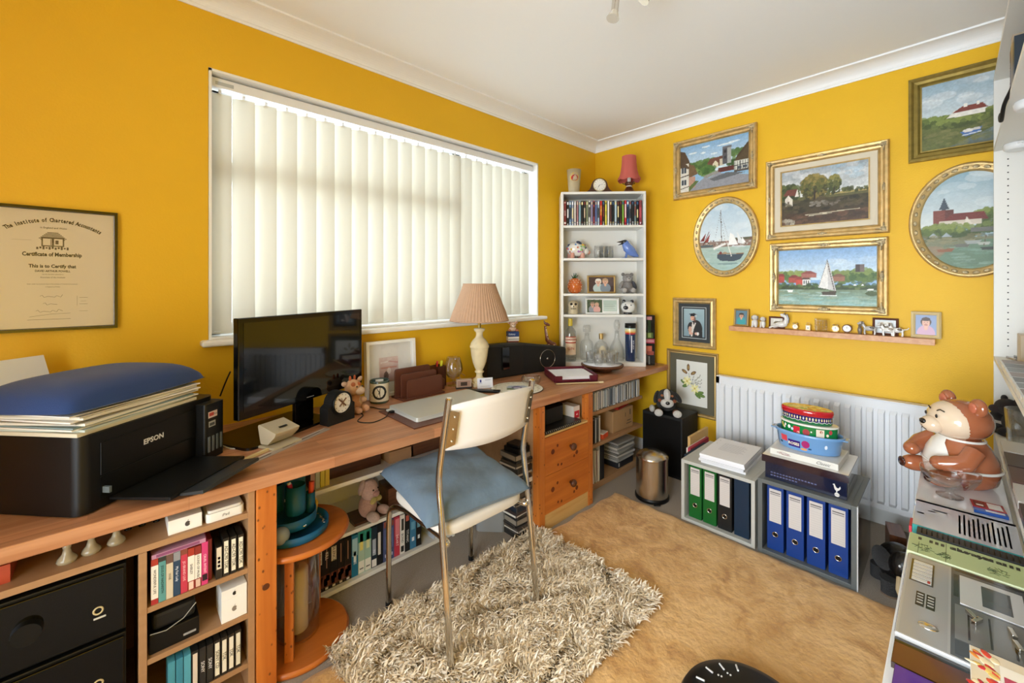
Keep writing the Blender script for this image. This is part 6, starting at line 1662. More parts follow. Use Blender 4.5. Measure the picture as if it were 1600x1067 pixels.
hang('framed_painting', 'gilt-framed painting of trees, cottage and a grey sky with cream slip, upper middle', .860, .250, 1.646, 2.168, swept(.050), 'gold', inner(landscape, .050, slip=.040), (.022, .015))
hang('framed_painting', 'gilt-framed painting of a white sailing boat on a river, above the little ledge', .838, .254, 1.180, 1.624, swept(.050), 'gold', inner(sailing, .050), (.026, .020))
hang('framed_painting', 'plain olive-gilt framed painting of a white cottage by the shore, top right by the bookcase', .173, -.40, 2.015, 2.462, [(0, 0), (0, -.03), (.012, -.036), (.022, -.028), (.036, -.026), (.046, -.014), (.052, -.014), (.052, 0)], 'goldold', inner(cottage_shore, .052))
def oval_pic(label, yc, zc, rx, rz, painter):
    t = T('oval_painting', label, 'painting', (XB - .002, yc, zc), RW)
    bw = .046
    prof = [(0, 0), (0, -.018), (.006, -.026), (.014, -.028), (.018, -.022), (.034, -.024), (.040, -.018), (bw, -.014), (bw, 0)]
    MB().oval(rx, rz, prof, 120).build('frame', 'gold', t)
    b = MB(); n = 34
    for k in range(n):
        a = 2 * PI * k / n
        b.ell(((rx - .026) * math.cos(a), -.026, (rz - .026) * math.sin(a)), (.013, .006, .008), ell_rot(0, -math.degrees(math.atan2((rz) * math.cos(a), -(rx) * math.sin(a))) , 0), 10, 6)
    b.build('bead_moulding', 'goldorn', t)['kind'] = 'stuff'
    painter().build('canvas', -rx + bw - .003, -rz + bw - .003, rx - bw + .003, rz - bw + .003, t, 'oil', y=-.010, oval=True)
oval_pic('oval gilt-framed painting of boats in a harbour, beneath the village street painting', 1.122, 1.695, .222, .285, oval_harbour)
oval_pic('oval gilt-framed painting of a church above a creek, beside the right-hand bookcase', -.055, 1.682, .228, .292, oval_church)
def grad_():
    p = Pt(60, 80, '#8fa6ae', 27); p.grad(0, 1, '#7d949e', '#9fb6bc').noise(.06, 12)
    p.ell(.60, .30, .28, .30, '#2f3030').rect(.3, 0, .88, .22, '#2f3030').ell(.36, .32, .16, .2, '#2a2a2c').poly([(.42, .52), (.6, .5), (.5, .3), (.42, 0), (.34, 0), (.38, .3)], '#d9d4cc').poly([(.44, .56), (.56, .56), (.5, .4)], '#1f1f22').ell(.44, .66, .10, .09, '#d8a890').ell(.54, .62, .05, .09, '#6a4638', .8).poly([(.25, .80), (.42, .75), (.66, .79), (.5, .84)], '#1a1c20').rect(.34, .72, .54, .78, '#1a1c20').rect(.58, .70, .61, .79, '#d8d0c4')
    p.ell(.32, .25, .08, .12, '#c9a08c').ell(.36, .12, .1, .05, '#d4aa96').ell(.62, .12, .09, .05, '#d4aa96').ell(.68, .12, .05, .06, '#e6e2dc').ell(.42, .68, .02, .01, '#40302a').ell(.49, .68, .02, .01, '#40302a').line(.43, .61, .49, .615, .012, '#b0564a')
    return p
def grad_in(t, w, h):
    MB('#34383a').frame(-w / 2 + .042, .042, w / 2 - .042, h - .042, [(0, -.004), (0, -.012), (.040, -.012), (.040, -.004)]).build('mount', 'paintm', t)
    MB('#b9c0c0').frame(-w / 2 + .068, .068, w / 2 - .068, h - .068, [(0, -.0122), (0, -.013), (.004, -.013), (.004, -.0122)]).build('mount_line', 'paint', t)
    grad_().build('print', -w / 2 + .080, .080, w / 2 - .080, h - .080, t, 'paint', y=-.0105)
hang('framed_photo', 'bronze-framed photograph of a graduate in cap and gown', 1.500, 1.182, .885, 1.256, [(0, 0), (0, -.022), (.010, -.030), (.020, -.022), (.030, -.026), (.042, -.012), (.044, 0)], 'gold', grad_in, cat='photograph')
def floral():
    p = Pt(90, 116, '#dcdcd4', 28)
    for (a, L) in ((20, .28), (40, .3), (70, .2), (5, .26), (-15, .24), (110, .2), (160, .2), (200, .18), (-40, .2), (-60, .2)):
        x1_, y1_ = .5 + L * 1.2 * math.cos(R(a)), .5 + L * math.sin(R(a))
        p.line(.5, .48, x1_, y1_, .005, '#8a8a78')
        for k in range(5):
            q = .4 + .15 * k
            p.ell(.5 + (x1_ - .5) * q + .012 * math.sin(k * 3), .48 + (y1_ - .48) * q + .015 * math.cos(k * 3), .022, .007, ['#9a9a88', '#6c6a6a', '#a09a84'][k % 3], .9, a + 40 * (-1) ** k)
    for (x_, y_, rx_, ry_, a) in ((.40, .84, .05, .08, 80), (.28, .74, .10, .035, 150), (.56, .73, .09, .035, 30)): p.ell(x_, y_, rx_, ry_ if a != 80 else .08, '#6f5232', 1, a if a != 80 else 0).ell(x_, y_, rx_ * .5, ry_ * .5, '#a08452', 1, a if a != 80 else 0)
    for (x_, y_, a) in ((.70, .24, -30), (.78, .32, 10), (.66, .30, -60), (.24, .5, 150), (.3, .42, 200), (.82, .26, -10)): p.ell(x_, y_, .10, .035, '#5c7a3c', 1, a).line(x_ - .06 * math.cos(R(a)), y_ - .05 * math.sin(R(a)), x_ + .06 * math.cos(R(a)), y_ + .05 * math.sin(R(a)), .004, '#8aa05c')
    for (x_, y_) in ((.36, .53), (.60, .39)):
        for k in range(8): p.ell(x_ + .07 * math.cos(k * PI / 4), y_ + .055 * math.sin(k * PI / 4), .075, .022, '#e3dc96' if k % 2 else '#efeab8', 1, k * 45)
        p.ell(x_, y_, .025, .02, '#c9b04a')
    return p
def floral_in(t, w, h):
    MB('#5c5846').frame(-w / 2 + .028, .028, w / 2 - .028, h - .028, [(0, -.003), (0, -.010), (.048, -.010), (.048, -.003)]).build('mount', 'paintm', t)
    floral().build('print', -w / 2 + .074, .074, w / 2 - .074, h - .074, t, 'paint', y=-.0085)
hang('framed_print', 'thin gilt frame with a cream lily print behind the plush dog', 1.553, 1.168, .373, .856, [(0, 0), (0, -.012), (.008, -.017), (.018, -.010), (.024, -.012), (.030, -.004), (.030, 0)], 'goldflat', floral_in, cat='picture')

# certificate on the window wall
ct = T('framed_certificate', 'thin black frame holding a membership certificate left of the window', 'certificate', (-.179, YA - .002, 1.187))
MB('#14110f').frame(-.176, 0, .176, .443, [(0, 0), (0, -.018), (.009, -.018), (.012, -.008), (.012, 0)]).build('frame', 'glaze', ct)
MB('#d9cdb4').box(-.166, -.006, .010, .166, -.002, .433).build('certificate', 'paintm', ct)
def ctx(s, size, x, z, k=.8, **kw): return text(s, size, (x, -.0066, z), ct, '#2a2418', sx=k, **kw)
s_ = 'The Institute of Chartered Accountants'
rad_ = .21; per = .0066
for i, chh in enumerate(s_):
    if chh == ' ': continue
    ang = (i - len(s_) / 2 + .5) * per / rad_
    text(chh, .019, (.012 + rad_ * math.sin(ang), -.0066, .398 - rad_ * (1 - math.cos(ang))), ct, '#2a2418', rot=(PI / 2, ang, 0), bold=.0008, sx=.66)
ctx('in England and Wales', .0095, .008, .370)
ctx('Certificate of Membership', .019, .006, .274, .72, bold=.0007)
ctx('This is to Certify that', .0165, .006, .232, bold=.0006)
ctx('DAVID ARTHUR POWELL', .0095, .006, .2145, bold=.0003)
ctx('has this day been admitted an', .0055, .006, .203)
ctx('Associate of the Institute', .0075, .006, .192)
ctx('Given under the Common Seal of the Institute of Chartered Accountants', .0052, .006, .168)
ctx('in England and Wales', .0052, .006, .158)
crest = MB('#4a4030')
for k in range(9):
    w_ = .034 - abs(k - 3) * .004
    crest.fr(.006 - w_, .318 + .0042 * k, .006 + w_, .3205 + .0042 * k, -.0063)
crest.col('#6a604c').fr(-.022, .303, .034, .335, -.0062).col('#d9cdb4').fr(-.018, .307, .003, .331, -.0064).fr(.009, .307, .030, .331, -.0064).col('#5a5040').fr(.000, .308, .0015, .33, -.0066).fr(.012, .312, .02, .326, -.0066)
for k in range(11): crest.fr(-.034 + .0074 * k, .292 + .003 * (k % 2), -.029 + .0074 * k, .300 + .002 * (k % 3), -.0062)
crest.col('#8c8268').fr(-.09, .323, -.045, .3237, -.0062).fr(.066, .088, .0668, .125, -.0062).fr(.072, .118, .094, .1192, -.0062).fr(.076, .105, .090, .106, -.0062).fr(.072, .094, .094, .0952, -.0062).fr(.072, .068, .094, .069, -.0062)
crest.build('crest', 'paintm', ct)['kind'] = 'stuff'
sg = MB('#3a3428')
for (x_, z_, n_) in ((-.025, .125, 12), (-.018, .098, 8), (-.035, .072, 14)):
    sg.tube([(x_ + .005 * k, -.0064, z_ + .005 * math.sin(k * 2.4) * (1 if k % 3 else -.6)) for k in range(n_)], .0005, 4)
sg.tube([(-.05, -.0064, .052), (.0, -.0064, .060), (.05, -.0064, .062)], .0004, 4)
sg.fr(-.055, .041, .05, .042, -.0064)
sg.build('signatures', 'paintm', ct)['kind'] = 'stuff'
MB().box(-.165, -.0105, .011, .165, -.0095, .432).build('glass_pane', 'thin', ct)

# ------------------------------------------------------------------ radiator
rd = T('radiator', 'white panel radiator on the yellow wall', 'radiator', (XB, .60, .10), RW)
RL0, RL1, RH = -.555, .56, .61
MB().box(RL0 + .01, -.06, .012, RL1 - .01, -.03, RH - .012).build('rear_panel', 'rad', rd)
pts = []; nfl = 22; st_ = (RL1 - RL0 - .04) / nfl
b = MB(); vs = []
for k in range(nfl):
    x_ = RL0 + .02 + st_ * k
    vs += [(x_, -.078), (x_ + st_ * .16, -.078), (x_ + st_ * .26, -.097), (x_ + st_ * .74, -.097), (x_ + st_ * .84, -.078)]
vs.append((RL1 - .02, -.078))
V = []
for (x_, y_) in vs:
    V += [(x_, -.080, .040), (x_, y_, .060), (x_, y_, RH - .065), (x_, -.080, RH - .045)]
fs = [(i * 4 + k, (i + 1) * 4 + k, (i + 1) * 4 + k + 1, i * 4 + k + 1) for i in range(len(vs) - 1) for k in range(3)]
b.add(V, fs)
b.box(RL0, -.082, .012, RL1, -.070, .040).box(RL0, -.082, RH - .045, RL1, -.070, RH).box(RL0, -.082, .012, RL0 + .02, -.07, RH).box(RL1 - .02, -.082, .012, RL1, -.07, RH)
b.build('front_panel', 'rad', rd)
MB().box(RL0, -.084, RH, RL1, -.026, RH + .008).build('top_grille', 'rad', rd, bevel=.003)
for x_ in (RL0 + .15, RL1 - .15): MB().box(x_ - .01, -.03, .1, x_ + .01, -.0145, .5).build('bracket', 'rad', rd)
MB().tube([(RL0 - .03, -.045, -.0995), (RL0 - .03, -.045, .02), (RL0, -.045, .03)], .008).cyl((RL0 - .03, -.045, .0), (RL0 - .03, -.045, .06), .014).build('pipe', 'chrome', rd)
MB().tube([(RL1 + .03, -.045, -.0995), (RL1 + .03, -.045, .02), (RL1, -.045, .03)], .008).build('pipe', 'chrome', rd)
structure(MB().box(XB - .014, YC, 0, XB, YA, .09).build('baseboard_right', 'white', bevel=.003))

# ledge with ornaments
lz = 1.071
ld = T('wall_ledge', 'narrow light wooden picture ledge above the radiator', 'shelf', (XB - .001, .57, lz - .032), RW)
MB().box(-.50, -.085, 0, .50, 0, .032).build('board', 'beech', ld, bevel=.0015)
def LP(y): return (XB - .045, y, lz + .0005)
p = Pt(30, 42, '#5f8090', 31); people(p, [(.5, .62, .2, '#3a2c22', '#d9a88c', '#3f9aa0')])
photo_frame('framed_snapshot', 'small silver-gold frame with a boy in turquoise at the left end of the ledge', (XB - .05, 1.005, lz + .001), RW, .095, .118, .012, 'goldflat', p)
p = Pt(40, 46, '#8a9cc0', 32); people(p, [(.5, .6, .22, '#4a3428', '#e0b09c', '#c8a0b8')])
photo_frame('framed_snapshot', 'cream and gold frame with a smiling child at the right end of the ledge', (XB - .05, .105, lz + .001), RW, .115, .140, .018, mat('cream_gilt', '#cfb988', .35, .2), p)
for (y_, w_, h_, lb, pc_) in ((.800, .09, .075, 'small red-brown frame with a bird print behind the white horse figurine', '#d8d4c8'), (.268, .11, .095, 'small brown frame with a white print behind the white dog figurines', '#c9cfd0')):
    p = Pt(24, 20, pc_, 33); p.rect(.25, .2, .75, .85, '#e9e6dc').ell(.5, .5, .2, .16, '#8a8268').line(.3, .4, .7, .6, .04, '#6a5a3a')
    photo_frame('framed_snapshot', lb, (XB - .022, y_, lz + .001), RW, w_, h_, .011, 'leather', p, -.08)
def dogfig(label, y, cols, kind, k=1.0, off=.055):
    t = T('dog_figurine' if kind != 'horse' else 'horse_figurine', label, 'figurine', (XB - off, y, lz + .0008), RW)
    b = MB(cols[0])
    if kind == 'sit':
        b.ell((0, 0, .022 * k), (.014 * k, .016 * k, .022 * k)).ell((0, -.006 * k, .052 * k), (.014 * k, .014 * k, .014 * k)).ell((0, -.020 * k, .048 * k), (.007 * k, .008 * k, .007 * k))
        for s_ in (-1, 1): b.tube([(.009 * k * s_, -.012 * k, .035 * k), (.009 * k * s_, -.016 * k, .012 * k), (.009 * k * s_, -.018 * k, .001)], .0045 * k, 8)
        b.build('body', 'glaze', t)
        for s_ in (-1, 1): MB(cols[1]).ell((.014 * k * s_, -.004 * k, .050 * k), (.004 * k, .007 * k, .012 * k)).build('ear', 'glaze', t)
    elif kind == 'stand':
        b.ell((0, 0, .030 * k), (.026 * k, .011 * k, .012 * k)).tube([(-.018 * k, 0, .034 * k), (-.028 * k, 0, .05 * k)], .007 * k, 8).ell((-.032 * k, 0, .056 * k), (.011 * k, .008 * k, .008 * k)).ell((-.043 * k, 0, .052 * k), (.006 * k, .005 * k, .005 * k)).tube([(.024 * k, 0, .034 * k), (.036 * k, 0, .036 * k), (.042 * k, 0, .045 * k)], .002 * k, 6)
        for (x_, y_) in ((-.018, -.006), (-.018, .006), (.018, -.006), (.018, .006)): b.tube([(x_ * k, y_ * k, .028 * k), (x_ * k * 1.1, y_ * k, .012 * k), (x_ * k, y_ * k, .001)], .004 * k, 8)
        b.build('body', 'glaze', t)
        e = MB(cols[1]); e.ell((-.029 * k, -.008 * k, .056 * k), (.004 * k, .003 * k, .008 * k)).ell((-.029 * k, .008 * k, .056 * k), (.004 * k, .003 * k, .008 * k)).ell((.008 * k, -.008 * k, .034 * k), (.010 * k, .004 * k, .006 * k)); e.build('markings', 'glaze', t)
    else:
        b.ell((.01 * k, 0, .024 * k), (.03 * k, .016 * k, .016 * k)).tube([(.028 * k, 0, .030 * k), (.036 * k, 0, .055 * k), (.030 * k, 0, .075 * k)], .01 * k, 10, rad=[.014 * k, .010 * k, .008 * k]).ell((.020 * k, 0, .075 * k), (.016 * k, .008 * k, .009 * k), ell_rot(0, 25, 0)).tube([(.0, -.012 * k, .02 * k), (-.03 * k, -.014 * k, .012 * k), (-.045 * k, -.01 * k, .004 * k)], .005 * k, 8).tube([(.0, .01 * k, .014 * k), (-.03 * k, .01 * k, .006 * k)], .005 * k, 8)
        b.build('body', 'glaze', t)
        e = MB(cols[1]); e.tube([(.036 * k, 0, .082 * k), (.045 * k, 0, .06 * k), (.042 * k, 0, .035 * k)], .006 * k, 8).cyl((.026 * k, -.005 * k, .08 * k), (.026 * k, -.007 * k, .092 * k), .003 * k, .001).cyl((.026 * k, .005 * k, .08 * k), (.026 * k, .007 * k, .092 * k), .003 * k, .001); e.build('mane', 'glaze', t)
dogfig('sitting white dog figurine with grey ears, first figurine from the left on the ledge', .915, ('#dedad6', '#8a8480'), 'sit', 1.25)
dogfig('sitting white dog figurine with brown ears, second figurine from the left on the ledge', .868, ('#dcd6cf', '#8c6a54'), 'sit', 1.1)
dogfig('reclining white horse figurine with grey mane on the ledge', .775, ('#dedbd6', '#77706c'), 'horse', 1.15, .062)
MG = [('tiny gold pocket clock ornament with ball top on the ledge', .690, .013), ('tiny square gold carriage clock ornament on the ledge', .622, 0), ('tiny gold alarm clock ornament with two bells on the ledge', .487, .015), ('small white and brown oval clock ornament on the ledge', .433, .02)]
for i, (lb, y_, r_) in enumerate(MG):
    t = T('miniature_clock', lb, 'ornament', LP(y_), RW)
    if i == 1:
        MB().box(-.014, -.01, 0, .014, .01, .035).build('case', 'gold', t, bevel=.002)
        MB('#ebe8e0').fr(-.009, .006, .009, .030, -.0104).fr(-.002, .012, .002, .02, -.0108, '#222222').build('dial', 'paint', t)
        MB().tube([(-.009, 0, .035), (-.008, 0, .048), (.008, 0, .048), (.009, 0, .035)], .0015, 6).build('handle', 'gold', t)
    else:
        rr_ = r_ + .003
        MB().cyl((0, .007, rr_ + .004), (0, -.007, rr_ + .004), rr_, seg=24).cyl((-.008, 0, .006), (-.011, 0, 0), .002).cyl((.008, 0, .006), (.011, 0, 0), .002).build('case', 'gold' if i != 3 else 'leather', t)
        MB('#ebe8e0').cyl((0, -.007, rr_ + .004), (0, -.0078, rr_ + .004), rr_ * .8, seg=24).col('#222222').box(-.0008, -.0086, rr_ + .003, .0008, -.0079, rr_ * 1.6 + .003).build('dial', 'paint', t)
        if i != 3: MB().ell((-.009, 0, 2 * rr_ + .007), (.007, .006, .004)).ell((.009, 0, 2 * rr_ + .007), (.007, .006, .004)).build('bells', 'gold', t)
t = T('glass_cube', 'clear cut-glass cube ornament in the middle of the ledge', 'ornament', LP(.553), RW)
M['cutglass'] = pane_mat('cut_glass_cube', .45, (.93, .92, .88, 1), .8)
b = MB().box(-.034, -.022, 0, .034, .022, .078)
for k in range(4):
    for j in range(4): b.ell((-.024 + .016 * k, -.0225, .013 + .017 * j), (.008, .003, .0085), None, 8, 6)
b.build('cube', 'cutglass', t, bevel=.004)['kind'] = 'stuff'
t = T('owl_figurine', 'small dark silver upright bird figurine on the ledge', 'figurine', LP(.375), RW)
MB('#7c6f62').ell((0, 0, .022), (.011, .011, .022)).ell((0, -.002, .046), (.008, .009, .010)).cyl((0, -.009, .046), (0, -.018, .044), .003, .0005).lathe([(.011, 0), (.010, .003)], 14).build('body', 'glaze', t)
dogfig('standing grey and white dog figurine beside the dark bird figurine', .330, ('#b9b4ae', '#5c5650'), 'stand', 1.15)
dogfig('standing white dog figurine, left of the pair at the right of the ledge', .250, ('#e2dfda', '#9a8a7a'), 'stand', 1.1, .065)
dogfig('standing white dog figurine, right of the pair at the right of the ledge', .215, ('#e4e1dc', '#6c5c4e'), 'stand', 1.1, .058)

# ------------------------------------------------------------------ floor by the right-hand wall
t = T('black_cabinet', 'tall black box-shaped cabinet carrying the plush dog', 'cabinet', (2.95, 1.4375, 0), RW)
MB().box(-.15, -.125, .001, .15, .128, .43).build('body', 'blackm', t, bevel=.004)
MB().box(-.14, -.128, .02, .14, -.125, .41).build('front_panel', 'black', t, bevel=.001)
DOG = [('body', [((0, .03, .05), (.062, .075, .05), None, '#191614')]), ('head', [((0, -.035, .105), (.058, .052, .052), None, '#1b1715'), ((0, -.060, .118), (.024, .036, .044), None, '#e4e0da'), ((0, -.080, .078), (.040, .030, .028), None, '#e8e4de')]),
       ('cheek', [((-.042, -.068, .090), (.014, .014, .012), None, '#8f4a28'), ((.042, -.068, .090), (.014, .014, .012), None, '#8f4a28')]),
       ('eyebrow', [((-.030, -.078, .124), (.009, .008, .007), None, '#b06a3c'), ((.030, -.078, .124), (.009, .008, .007), None, '#b06a3c')]),
       ('ear', [((-.062, -.025, .100), (.016, .030, .042), (0, 15, 0), '#161311')]), ('ear', [((.066, -.025, .105), (.016, .030, .040), (0, -35, 0), '#161311')]),
       ('leg', [((-.05, -.085, .020), (.024, .035, .020), None, '#8f4a28'), ((-.052, -.110, .022), (.026, .020, .022), None, '#e6e2dc')]), ('leg', [((.055, -.085, .020), (.024, .035, .020), None, '#8f4a28'), ((.058, -.110, .022), (.026, .020, .022), None, '#e6e2dc')]),
       ('hind_paw', [((-.088, -.02, .022), (.018, .028, .022), None, '#dcd8d0')]), ('nose', [((.002, -.110, .085), (.013, .007, .011), None, '#0e0c0c')]), ('eye', [((-.022, -.083, .110), .005, None, '#100c0a'), ((.022, -.083, .110), .005, None, '#100c0a')])]
plush('plush_dog', 'black, white and brown plush dog lying on the tall black cabinet', (2.90, 1.44, .4305), -1.05, DOG, scale=1.12)
bn = T('pedal_bin', 'brushed steel pedal bin with lid between the shelves and black cabinet', 'bin', (2.475, 1.325, 0))
MB().lathe([(.098, 0), (.104, .006), (.104, .022), (.100, .026)], 48).build('base_ring', 'black', bn)
MB().lathe([(.0975, .0262), (.0975, .255)], 48).build('body', 'steel', bn)
MB().lathe([(.099, .2555), (.100, .262), (.098, .272), (.06, .292), (.02, .298), (.0001, .299)], 48, cap=False).build('lid', 'steel', bn)
MB().box(-.02, -.012, 0, .02, .012, .006).build('pedal', 'black', bn, loc=(-.082, -.076, .008), rot=(0, 0, R(-47)))
MB('#15181f').box(-.09, -.11, 0, .09, .11, .30).thing('dark_folder_box', 'dark box file on the carpet behind the pedal bin', 'box', 'blackm', (2.70, 1.50, 0) if False else (2.74, 1.17, 0), 0) if False else None

gb = T('binder_box', 'pale grey open box holding green and black lever-arch files', 'box', (2.367, .893, .0165), RW)
def openbox(t, m, w, h, d, th=.018):
    for n_, a in (('side_panel', (-w / 2, 0, 0, -w / 2 + th, d, h)), ('side_panel', (w / 2 - th, 0, 0, w / 2, d, h)), ('top_panel', (-w / 2 + th, 0, h - th, w / 2 - th, d, h)), ('base_panel', (-w / 2 + th, 0, 0, w / 2 - th, d, th)), ('back_panel', (-w / 2 + th, d - .006, th, w / 2 - th, d, h - th))):
        MB().box(*a).build(n_, m, t, bevel=.0012)
openbox(gb, 'greybox', .384, .347, .41)
gb.location.z = .001
db = T('binder_box', 'dark grey open box holding four blue lever-arch files', 'box', (2.367, .492, .001), RW)
openbox(db, 'dgreybox', .392, .372, .41, .02)
MB('#c9c9c9').box(.1962, -.002, 0, .2005, .012, .372).build('edge_strip', 'paint', db)
MB().box(.1962, .012, 0, .1985, .41, .372).build('glossy_side', 'blackg', db)
def binder(label, org, rz, lx, z, c, labelled=True, h=.305, dx=.0):
    t = T('lever_arch_file', label, 'file', loc_at(org, rz, lx, .030 + dx, z), rz, group='lever-arch files')
    MB(c).box(-.036, 0, 0, .036, .003, h).box(-.036, .003, 0, -.033, .28, h).box(.033, .003, 0, .036, .28, h).build('cover', 'glaze' if False else 'paint', t, bevel=.0012)
    MB('#d9d6cc').box(-.031, .02, .01, .031, .275, h - .012).build('papers', 'paintm', t)
    if labelled:
        b = MB('#c9c2bc').box(-.026, -.0012, h * .44, .026, -.0001, h * .955)
        b.fr(-.022, h * .90, .022, h * .915, -.0016, '#54504e').fr(-.022, h * .87, .022, h * .885, -.0016, '#8a8684')
        for k in range(11): b.fr(-.022, h * (.47 + .034 * k), .022, h * (.47 + .034 * k) + .0008, -.0016, '#aaa4a0')
        b.build('spine_label', 'paintm', t)
        MB().tube([(.0115 * math.cos(2 * PI * k / 24), -.0012, h * .25 + .0115 * math.sin(2 * PI * k / 24)) for k in range(24)], .002, 6, True).build('finger_ring', 'chrome', t)
        MB('#050505').cyl((0, -.0001, h * .25), (0, -.0008, h * .25), .0105).build('finger_hole', 'paint', t)
for k, (c, lb, l_) in enumerate((('#0f5a22', 'green lever-arch file at the left end of the pale grey box', True), ('#0f5a22', 'green lever-arch file next to the black one in the pale grey box', True), ('#15181a', 'black lever-arch file with a pale label in the pale grey box', True), ('#132a40', 'plain dark navy file at the right of the pale grey box', False))):
    binder(lb, (2.367, .893, .001), RW, -.125 + .080 * k + (.004 if k == 3 else 0), .0185, c, l_, .30)
for k in range(4):
    binder('blue lever-arch file in the dark grey box, %s from the left' % ORD[k], (2.367, .492, .001), RW, -.126 + .084 * k, .0205, '#0f3880', True, .318)
# folders squeezed behind the left box
for j, (c, lb, y_, h_, th_) in enumerate((('#16293c', 'dark blue folder standing left of the pale grey box', 1.110, .335, 2.47), ('#a03040', 'red folder standing left of the pale grey box', 1.128, .345, 2.56), ('#d8d2c6', 'white papers standing left of the pale grey box', 1.146, .335, 2.58), ('#c9a468', 'buff envelope standing left of the pale grey box', 1.164, .385, 2.64))):
    MB(c).box(-.004, 0, 0, .012, .28, h_).thing('folder', lb, 'folder', 'paintm', (th_, y_, .002), RW + .0)
rm = T('paper_stack', 'stack of white printed paper on the pale grey box', 'paper', (2.57, .885, .3485), RW + .04)
for j, (h0, h1, dx, c) in enumerate(((0, .012, .006, '#dddddf'), (.0123, .026, -.003, '#d4d4d8'), (.0263, .040, .002, '#e2e2e6'), (.0403, .052, 0, '#e6e6ea'))):
    MB(c).box(-.115 + dx, -.17 + dx, h0, .115 + dx, .17, h1).build('ream', 'paintm', rm)
b = MB('#9a9aa2')
for k in range(10): b.tp(-.06, .09 - .014 * k, .05 + .01 * (k % 3), .092 - .014 * k, .0524)
b.ell((-.095, .12, .0522), (.003, .003, .0003), None, 8, 4).ell((-.095, .06, .0522), (.003, .003, .0003), None, 8, 4)
b.build('printing', 'paintm', rm)

z0 = .3735
t = T('gift_box', 'long navy box with silver cockerel emblem on the dark grey box', 'box', (2.405, .500, z0), RW)
MB('#171c33').box(-.165, 0, 0, .165, .30, .080).build('carton', 'glaze', t, bevel=.002)
b = MB('#5a5f80')
for r_ in range(2):
    for k in range(15 - 6 * r_): b.fr(-.14 + .013 * k, .030 - .014 * r_, -.131 + .013 * k, .036 - .014 * r_, -.0006)
b.build('small_print', 'paint', t)
b = MB('#d8d4cc')                                   # cockerel on a ball
ex, ez = .128, .014
b.quad(*[(ex + .0095 * math.cos(a), -.0006, ez + .0095 * math.sin(a)) for a in [2 * PI * k / 20 for k in range(20)]])
b.quad(*[(ex + x_ * .001, -.0007, ez + z_ * .001) for x_, z_ in ((-3, 10), (1, 10), (2, 18), (8, 22), (14, 32), (12, 42), (8, 34), (4, 30), (-2, 32), (-6, 40), (-9, 48), (-13, 46), (-17, 43), (-12, 41), (-11, 32), (-8, 22), (-3, 17))])
b.col('#171c33').fr(ex - .009, ez - .0006, ex + .009, ez + .0006, -.001)
b.build('emblem', 'paint', t)
MB('#2c1a22').box(-.18, 0, 0, .17, .315, .034).col('#dcdad4').tp(-.178, .002, .168, .313, .0344).thing('shallow_box', 'wide dark plum box with white top lying on the navy box', 'box', 'glaze', (2.398, .498, z0 + .081), RW + .01)
t = T('white_box', 'flat white box lettered in script beneath the tins', 'box', (2.430, .505, z0 + .116), RW - .02)
MB('#dcd9d0').box(-.145, 0, 0, .135, .24, .030).build('carton', 'paint', t, bevel=.002)
MB('#7a2a2a').tube([(-.115, -.0008, .016), (-.09, -.0008, .022), (-.065, -.0008, .018), (-.055, -.0008, .010), (-.085, -.0008, .009), (-.115, -.0008, .016)], .0007, 4).build('cartouche', 'paint', t)
text('Thermal', .013, (-.085, -.001, .0145), t, '#8a2f2f', shear=.4)
text('Classic', .020, (.075, -.001, .014), t, '#222222', shear=.5)
# tins: long axis along the wall
def tin(name, label, org, prof, cols, rx, ry, mname='glaze'):
    t = T(name, label, 'tin' if 'tin' in name else 'tub', org, RW - .05)
    return t
zt = z0 + .1465
TC = (2.555, .510)
tb = T('chocolate_tub', 'pale blue oval plastic tub with a purple printed badge', 'tub', (TC[0], TC[1], zt), RW)
MB('#6f9fd2').lathe([(.120, 0), (.130, .006), (.141, .074), (.148, .078), (.148, .090), (.142, .092), (.139, .086), (.128, .012), (.0001, .010)], 64, sy=.62, cap=False).build('body', 'glaze', tb)
MB('#6f9fd2').box(.140, -.03, .080, .162, .03, .086).box(-.162, -.03, .080, -.140, .03, .086).build('handles', 'glaze', tb, bevel=.002)
def wrap_oval(b, u0, u1, v0, v1, rx, ry, zf, c, n=6, eps=.0008):
    """patch on an oval wall: u = angle (deg, -90 faces the room), zf(v)-> radius factor"""
    b.col(c)
    if abs(u1 - u0) < 14 and c != '#dfe4dc':
        b.quad(*[((rx * zf(v) + eps) * math.cos(a), (ry * zf(v) + eps) * math.sin(a), v) for a, v in [(R((u0 + u1) / 2 + (u1 - u0) * .56 * math.cos(q)), (v0 + v1) / 2 + (v1 - v0) * .56 * math.sin(q)) for q in [2 * PI * k / 12 for k in range(12)]]])
        return
    for k in range(n):
        a0 = R(u0 + (u1 - u0) * k / n); a1 = R(u0 + (u1 - u0) * (k + 1) / n)
        def P_(a, v):
            q = zf(v)
            return ((rx * q + eps) * math.cos(a), (ry * q + eps) * math.sin(a), v)
        b.quad(P_(a0, v0), P_(a1, v0), P_(a1, v1), P_(a0, v1))
fb = lambda v: (.130 + .011 * (v - .006) / .068) / .130
b = MB()
wrap_oval(b, -122, -98, .018, .052, .130, .0806, fb, '#3a1f78'); wrap_oval(b, -95, -82, .026, .060, .130, .0806, fb, '#a3286a', 3); wrap_oval(b, -140, -124, .036, .066, .130, .0806, fb, '#d0404e', 3); wrap_oval(b, -97, -86, .012, .022, .130, .0806, fb, '#e0a060', 3, .0012)
wrap_oval(b, -146, -138, .022, .032, .130, .0806, fb, '#1c4a70', 2); wrap_oval(b, -84, -78, .020, .027, .130, .0806, fb, '#1c4a70', 2); wrap_oval(b, -55, -50, .036, .054, .130, .0806, fb, '#dfe8f0', 2)
b.build('printed_badge', 'glaze', tb)
